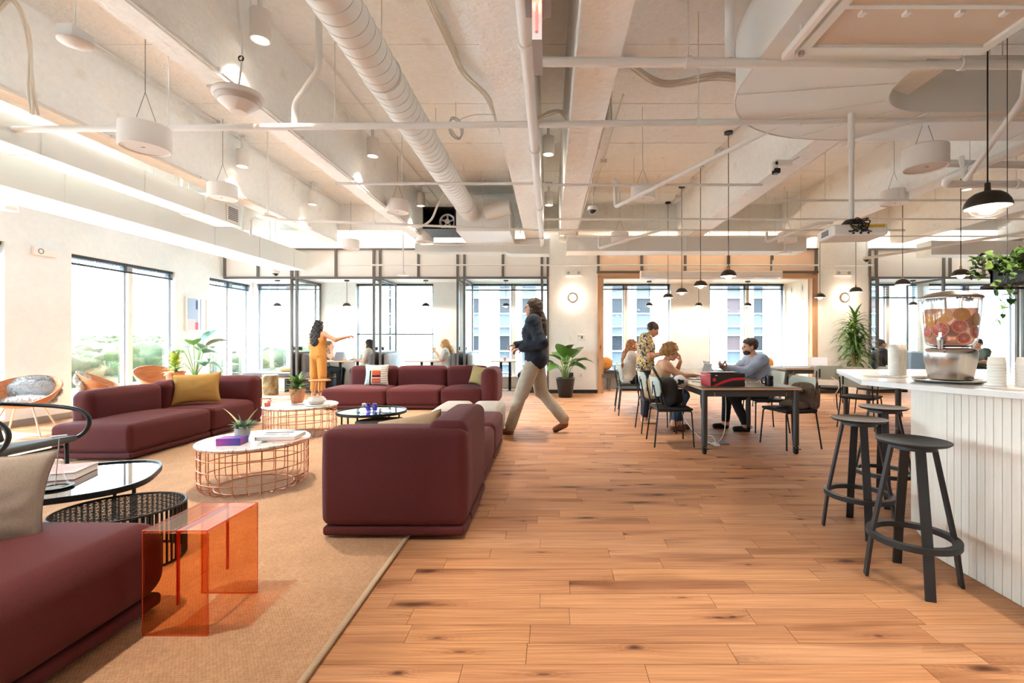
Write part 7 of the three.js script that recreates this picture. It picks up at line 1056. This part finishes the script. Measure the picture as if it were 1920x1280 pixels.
person('curly blonde woman in peach tank top leaning on the work table', [1.46, 0, 6.66], H, SIT, { pelvis: [0, 0.55, -0.02], chest: [0, 0.82, 0.1], neck: [0, 0.96, 0.16], head: [0, 1.1, 0.24], shL: [0.165, 0.92, 0.14], shR: [-0.165, 0.92, 0.14], elR: [-0.19, 0.79, 0.33], wrR: [-0.07, 0.785, 0.56], elL: [0.19, 0.79, 0.36], wrL: [0.03, 0.97, 0.38], knR: [-0.1, 0.5, 0.4], anR: [-0.11, 0.13, 0.25], toR: [-0.12, 0.05, 0.38], anL: [0.1, 0.09, 0.36], toL: [0.1, 0.035, 0.51] }, { skin: 0xd39f7e, face: [0, -0.3, 0.95], up: [0, 0.95, 0.3], top: { color: 0xe4bf95, sleeve: 0, loose: 0.012, name: 'tank_top' }, pants: { color: 0x4a6384, to: 0.85 }, shoes: 0x7a4a33, sole: 0x3a2a22, handR: { palm: [0, -1, 0], curl: 0.35 }, handL: { dir: [-0.1, 1, -0.2], palm: [0, 0, -1], curl: 0.9 }, hair: { color: 0xb58a58, curl: 0.012, cut: 0.045, blobs: [[0, -0.01, -0.1, 0.085, 0.075, 0.06], [0, 0.07, -0.03, 0.098, 0.068, 0.1], [0.07, 0.02, -0.03, 0.03, 0.06, 0.06], [-0.07, 0.02, -0.03, 0.03, 0.06, 0.06]] } });
{
  person('bearded man in light blue shirt leaning on the table with a phone', [3.0, 0, 6.72], -H, SIT, { pelvis: [0, 0.56, -0.02], chest: [0, 0.86, 0.06], neck: [0, 1.01, 0.1], head: [0, 1.15, 0.17], shL: [0.19, 0.97, 0.08], shR: [-0.19, 0.97, 0.08], elL: [0.21, 0.815, 0.3], wrL: [0.08, 0.86, 0.5], elR: [-0.2, 0.81, 0.3], wrR: [-0.02, 0.83, 0.46], anL: [0.1, 0.09, 0.26], toL: [0.1, 0.035, 0.41], anR: [-0.12, 0.09, 0.46], toR: [-0.12, 0.035, 0.61] }, { size: 1.02, bulk: 1.1, skin: 0xcf9a7e, top: { color: 0xb2c2de, sleeve: 1, loose: 0.02 }, pants: { color: 0x23252c }, shoes: 0x1b1b1d, handL: { dir: [-0.1, 0.35, 0.9], palm: [-0.4, 0.7, -0.5], curl: 0.6 }, handR: { dir: [0.4, 0.1, 0.9], palm: [0.3, 0.9, 0], curl: 0.5 }, beard: 0x4d3a2f, hair: { color: 0x3d2f28, cut: 0.035, blobs: [[0, 0.075, -0.005, 0.075, 0.04, 0.085]] } });
  for (const z of [0]) { const s = thing('phone', 'black phone in the hand of the man in the blue shirt', 'phone', [2.42, 0.93, 6.65], -H); obj('slab', rbox(0.072, 0.145, 0.009, 0.003).rotateX(-0.8), M.black, s); obj('screen', box(0.064, 0.125, 0.001, 0, 0, -0.0052).rotateX(-0.8), mat(0x5a6470, 0.2), s); }
}
person('person in dark grey hooded top seated in the booth by the dracaena', [8.12, 0, 11.75], H - 0.2, SIT, {}, { skin: 0xc99a80, top: { color: 0x54585c, sleeve: 1, loose: 0.03, name: 'hooded_top' }, pants: { color: 0x2a2c30 }, shoes: 0x333333, hair: { color: 0x4a3a32, blobs: [[0, 0.04, -0.05, 0.08, 0.08, 0.07]] } });
person('person with hair bun in sage top seated beyond the drink dispenser', [10.62, 0, 11.7], -H + 0.2, { ...SIT, elR: [-0.2, 0.85, 0.25], wrR: [-0.06, 1.04, 0.2] }, {}, { skin: 0xc99a80, top: { color: 0x5f6a62, sleeve: 0.7, loose: 0.02 }, pants: { color: 0x2a2c30 }, shoes: 0x333333, handR: { dir: [0.2, 1, 0], palm: [0.6, 0, 0] }, hair: { color: 0x2a2422, cut: 0.03, blobs: [[0, 0.1, -0.07, 0.045, 0.04, 0.045]] } });
{ const t = thing('booth_stool', 'round grey stool under the person with the hair bun', 'stool', [10.62, 0, 11.72]); obj('seat', new THREE.CylinderGeometry(0.2, 0.2, 0.06, 32).translate(0, 0.42, 0), boothGrey, t); obj('column', new THREE.CylinderGeometry(0.03, 0.03, 0.39, 16).translate(0, 0.2, 0), M.blackMetal, t); obj('base', lathe([[0, 0.02], [0.18, 0.012], [0.19, 0]], 28), M.blackMetal, t); }
renderer.render(scene, camera);
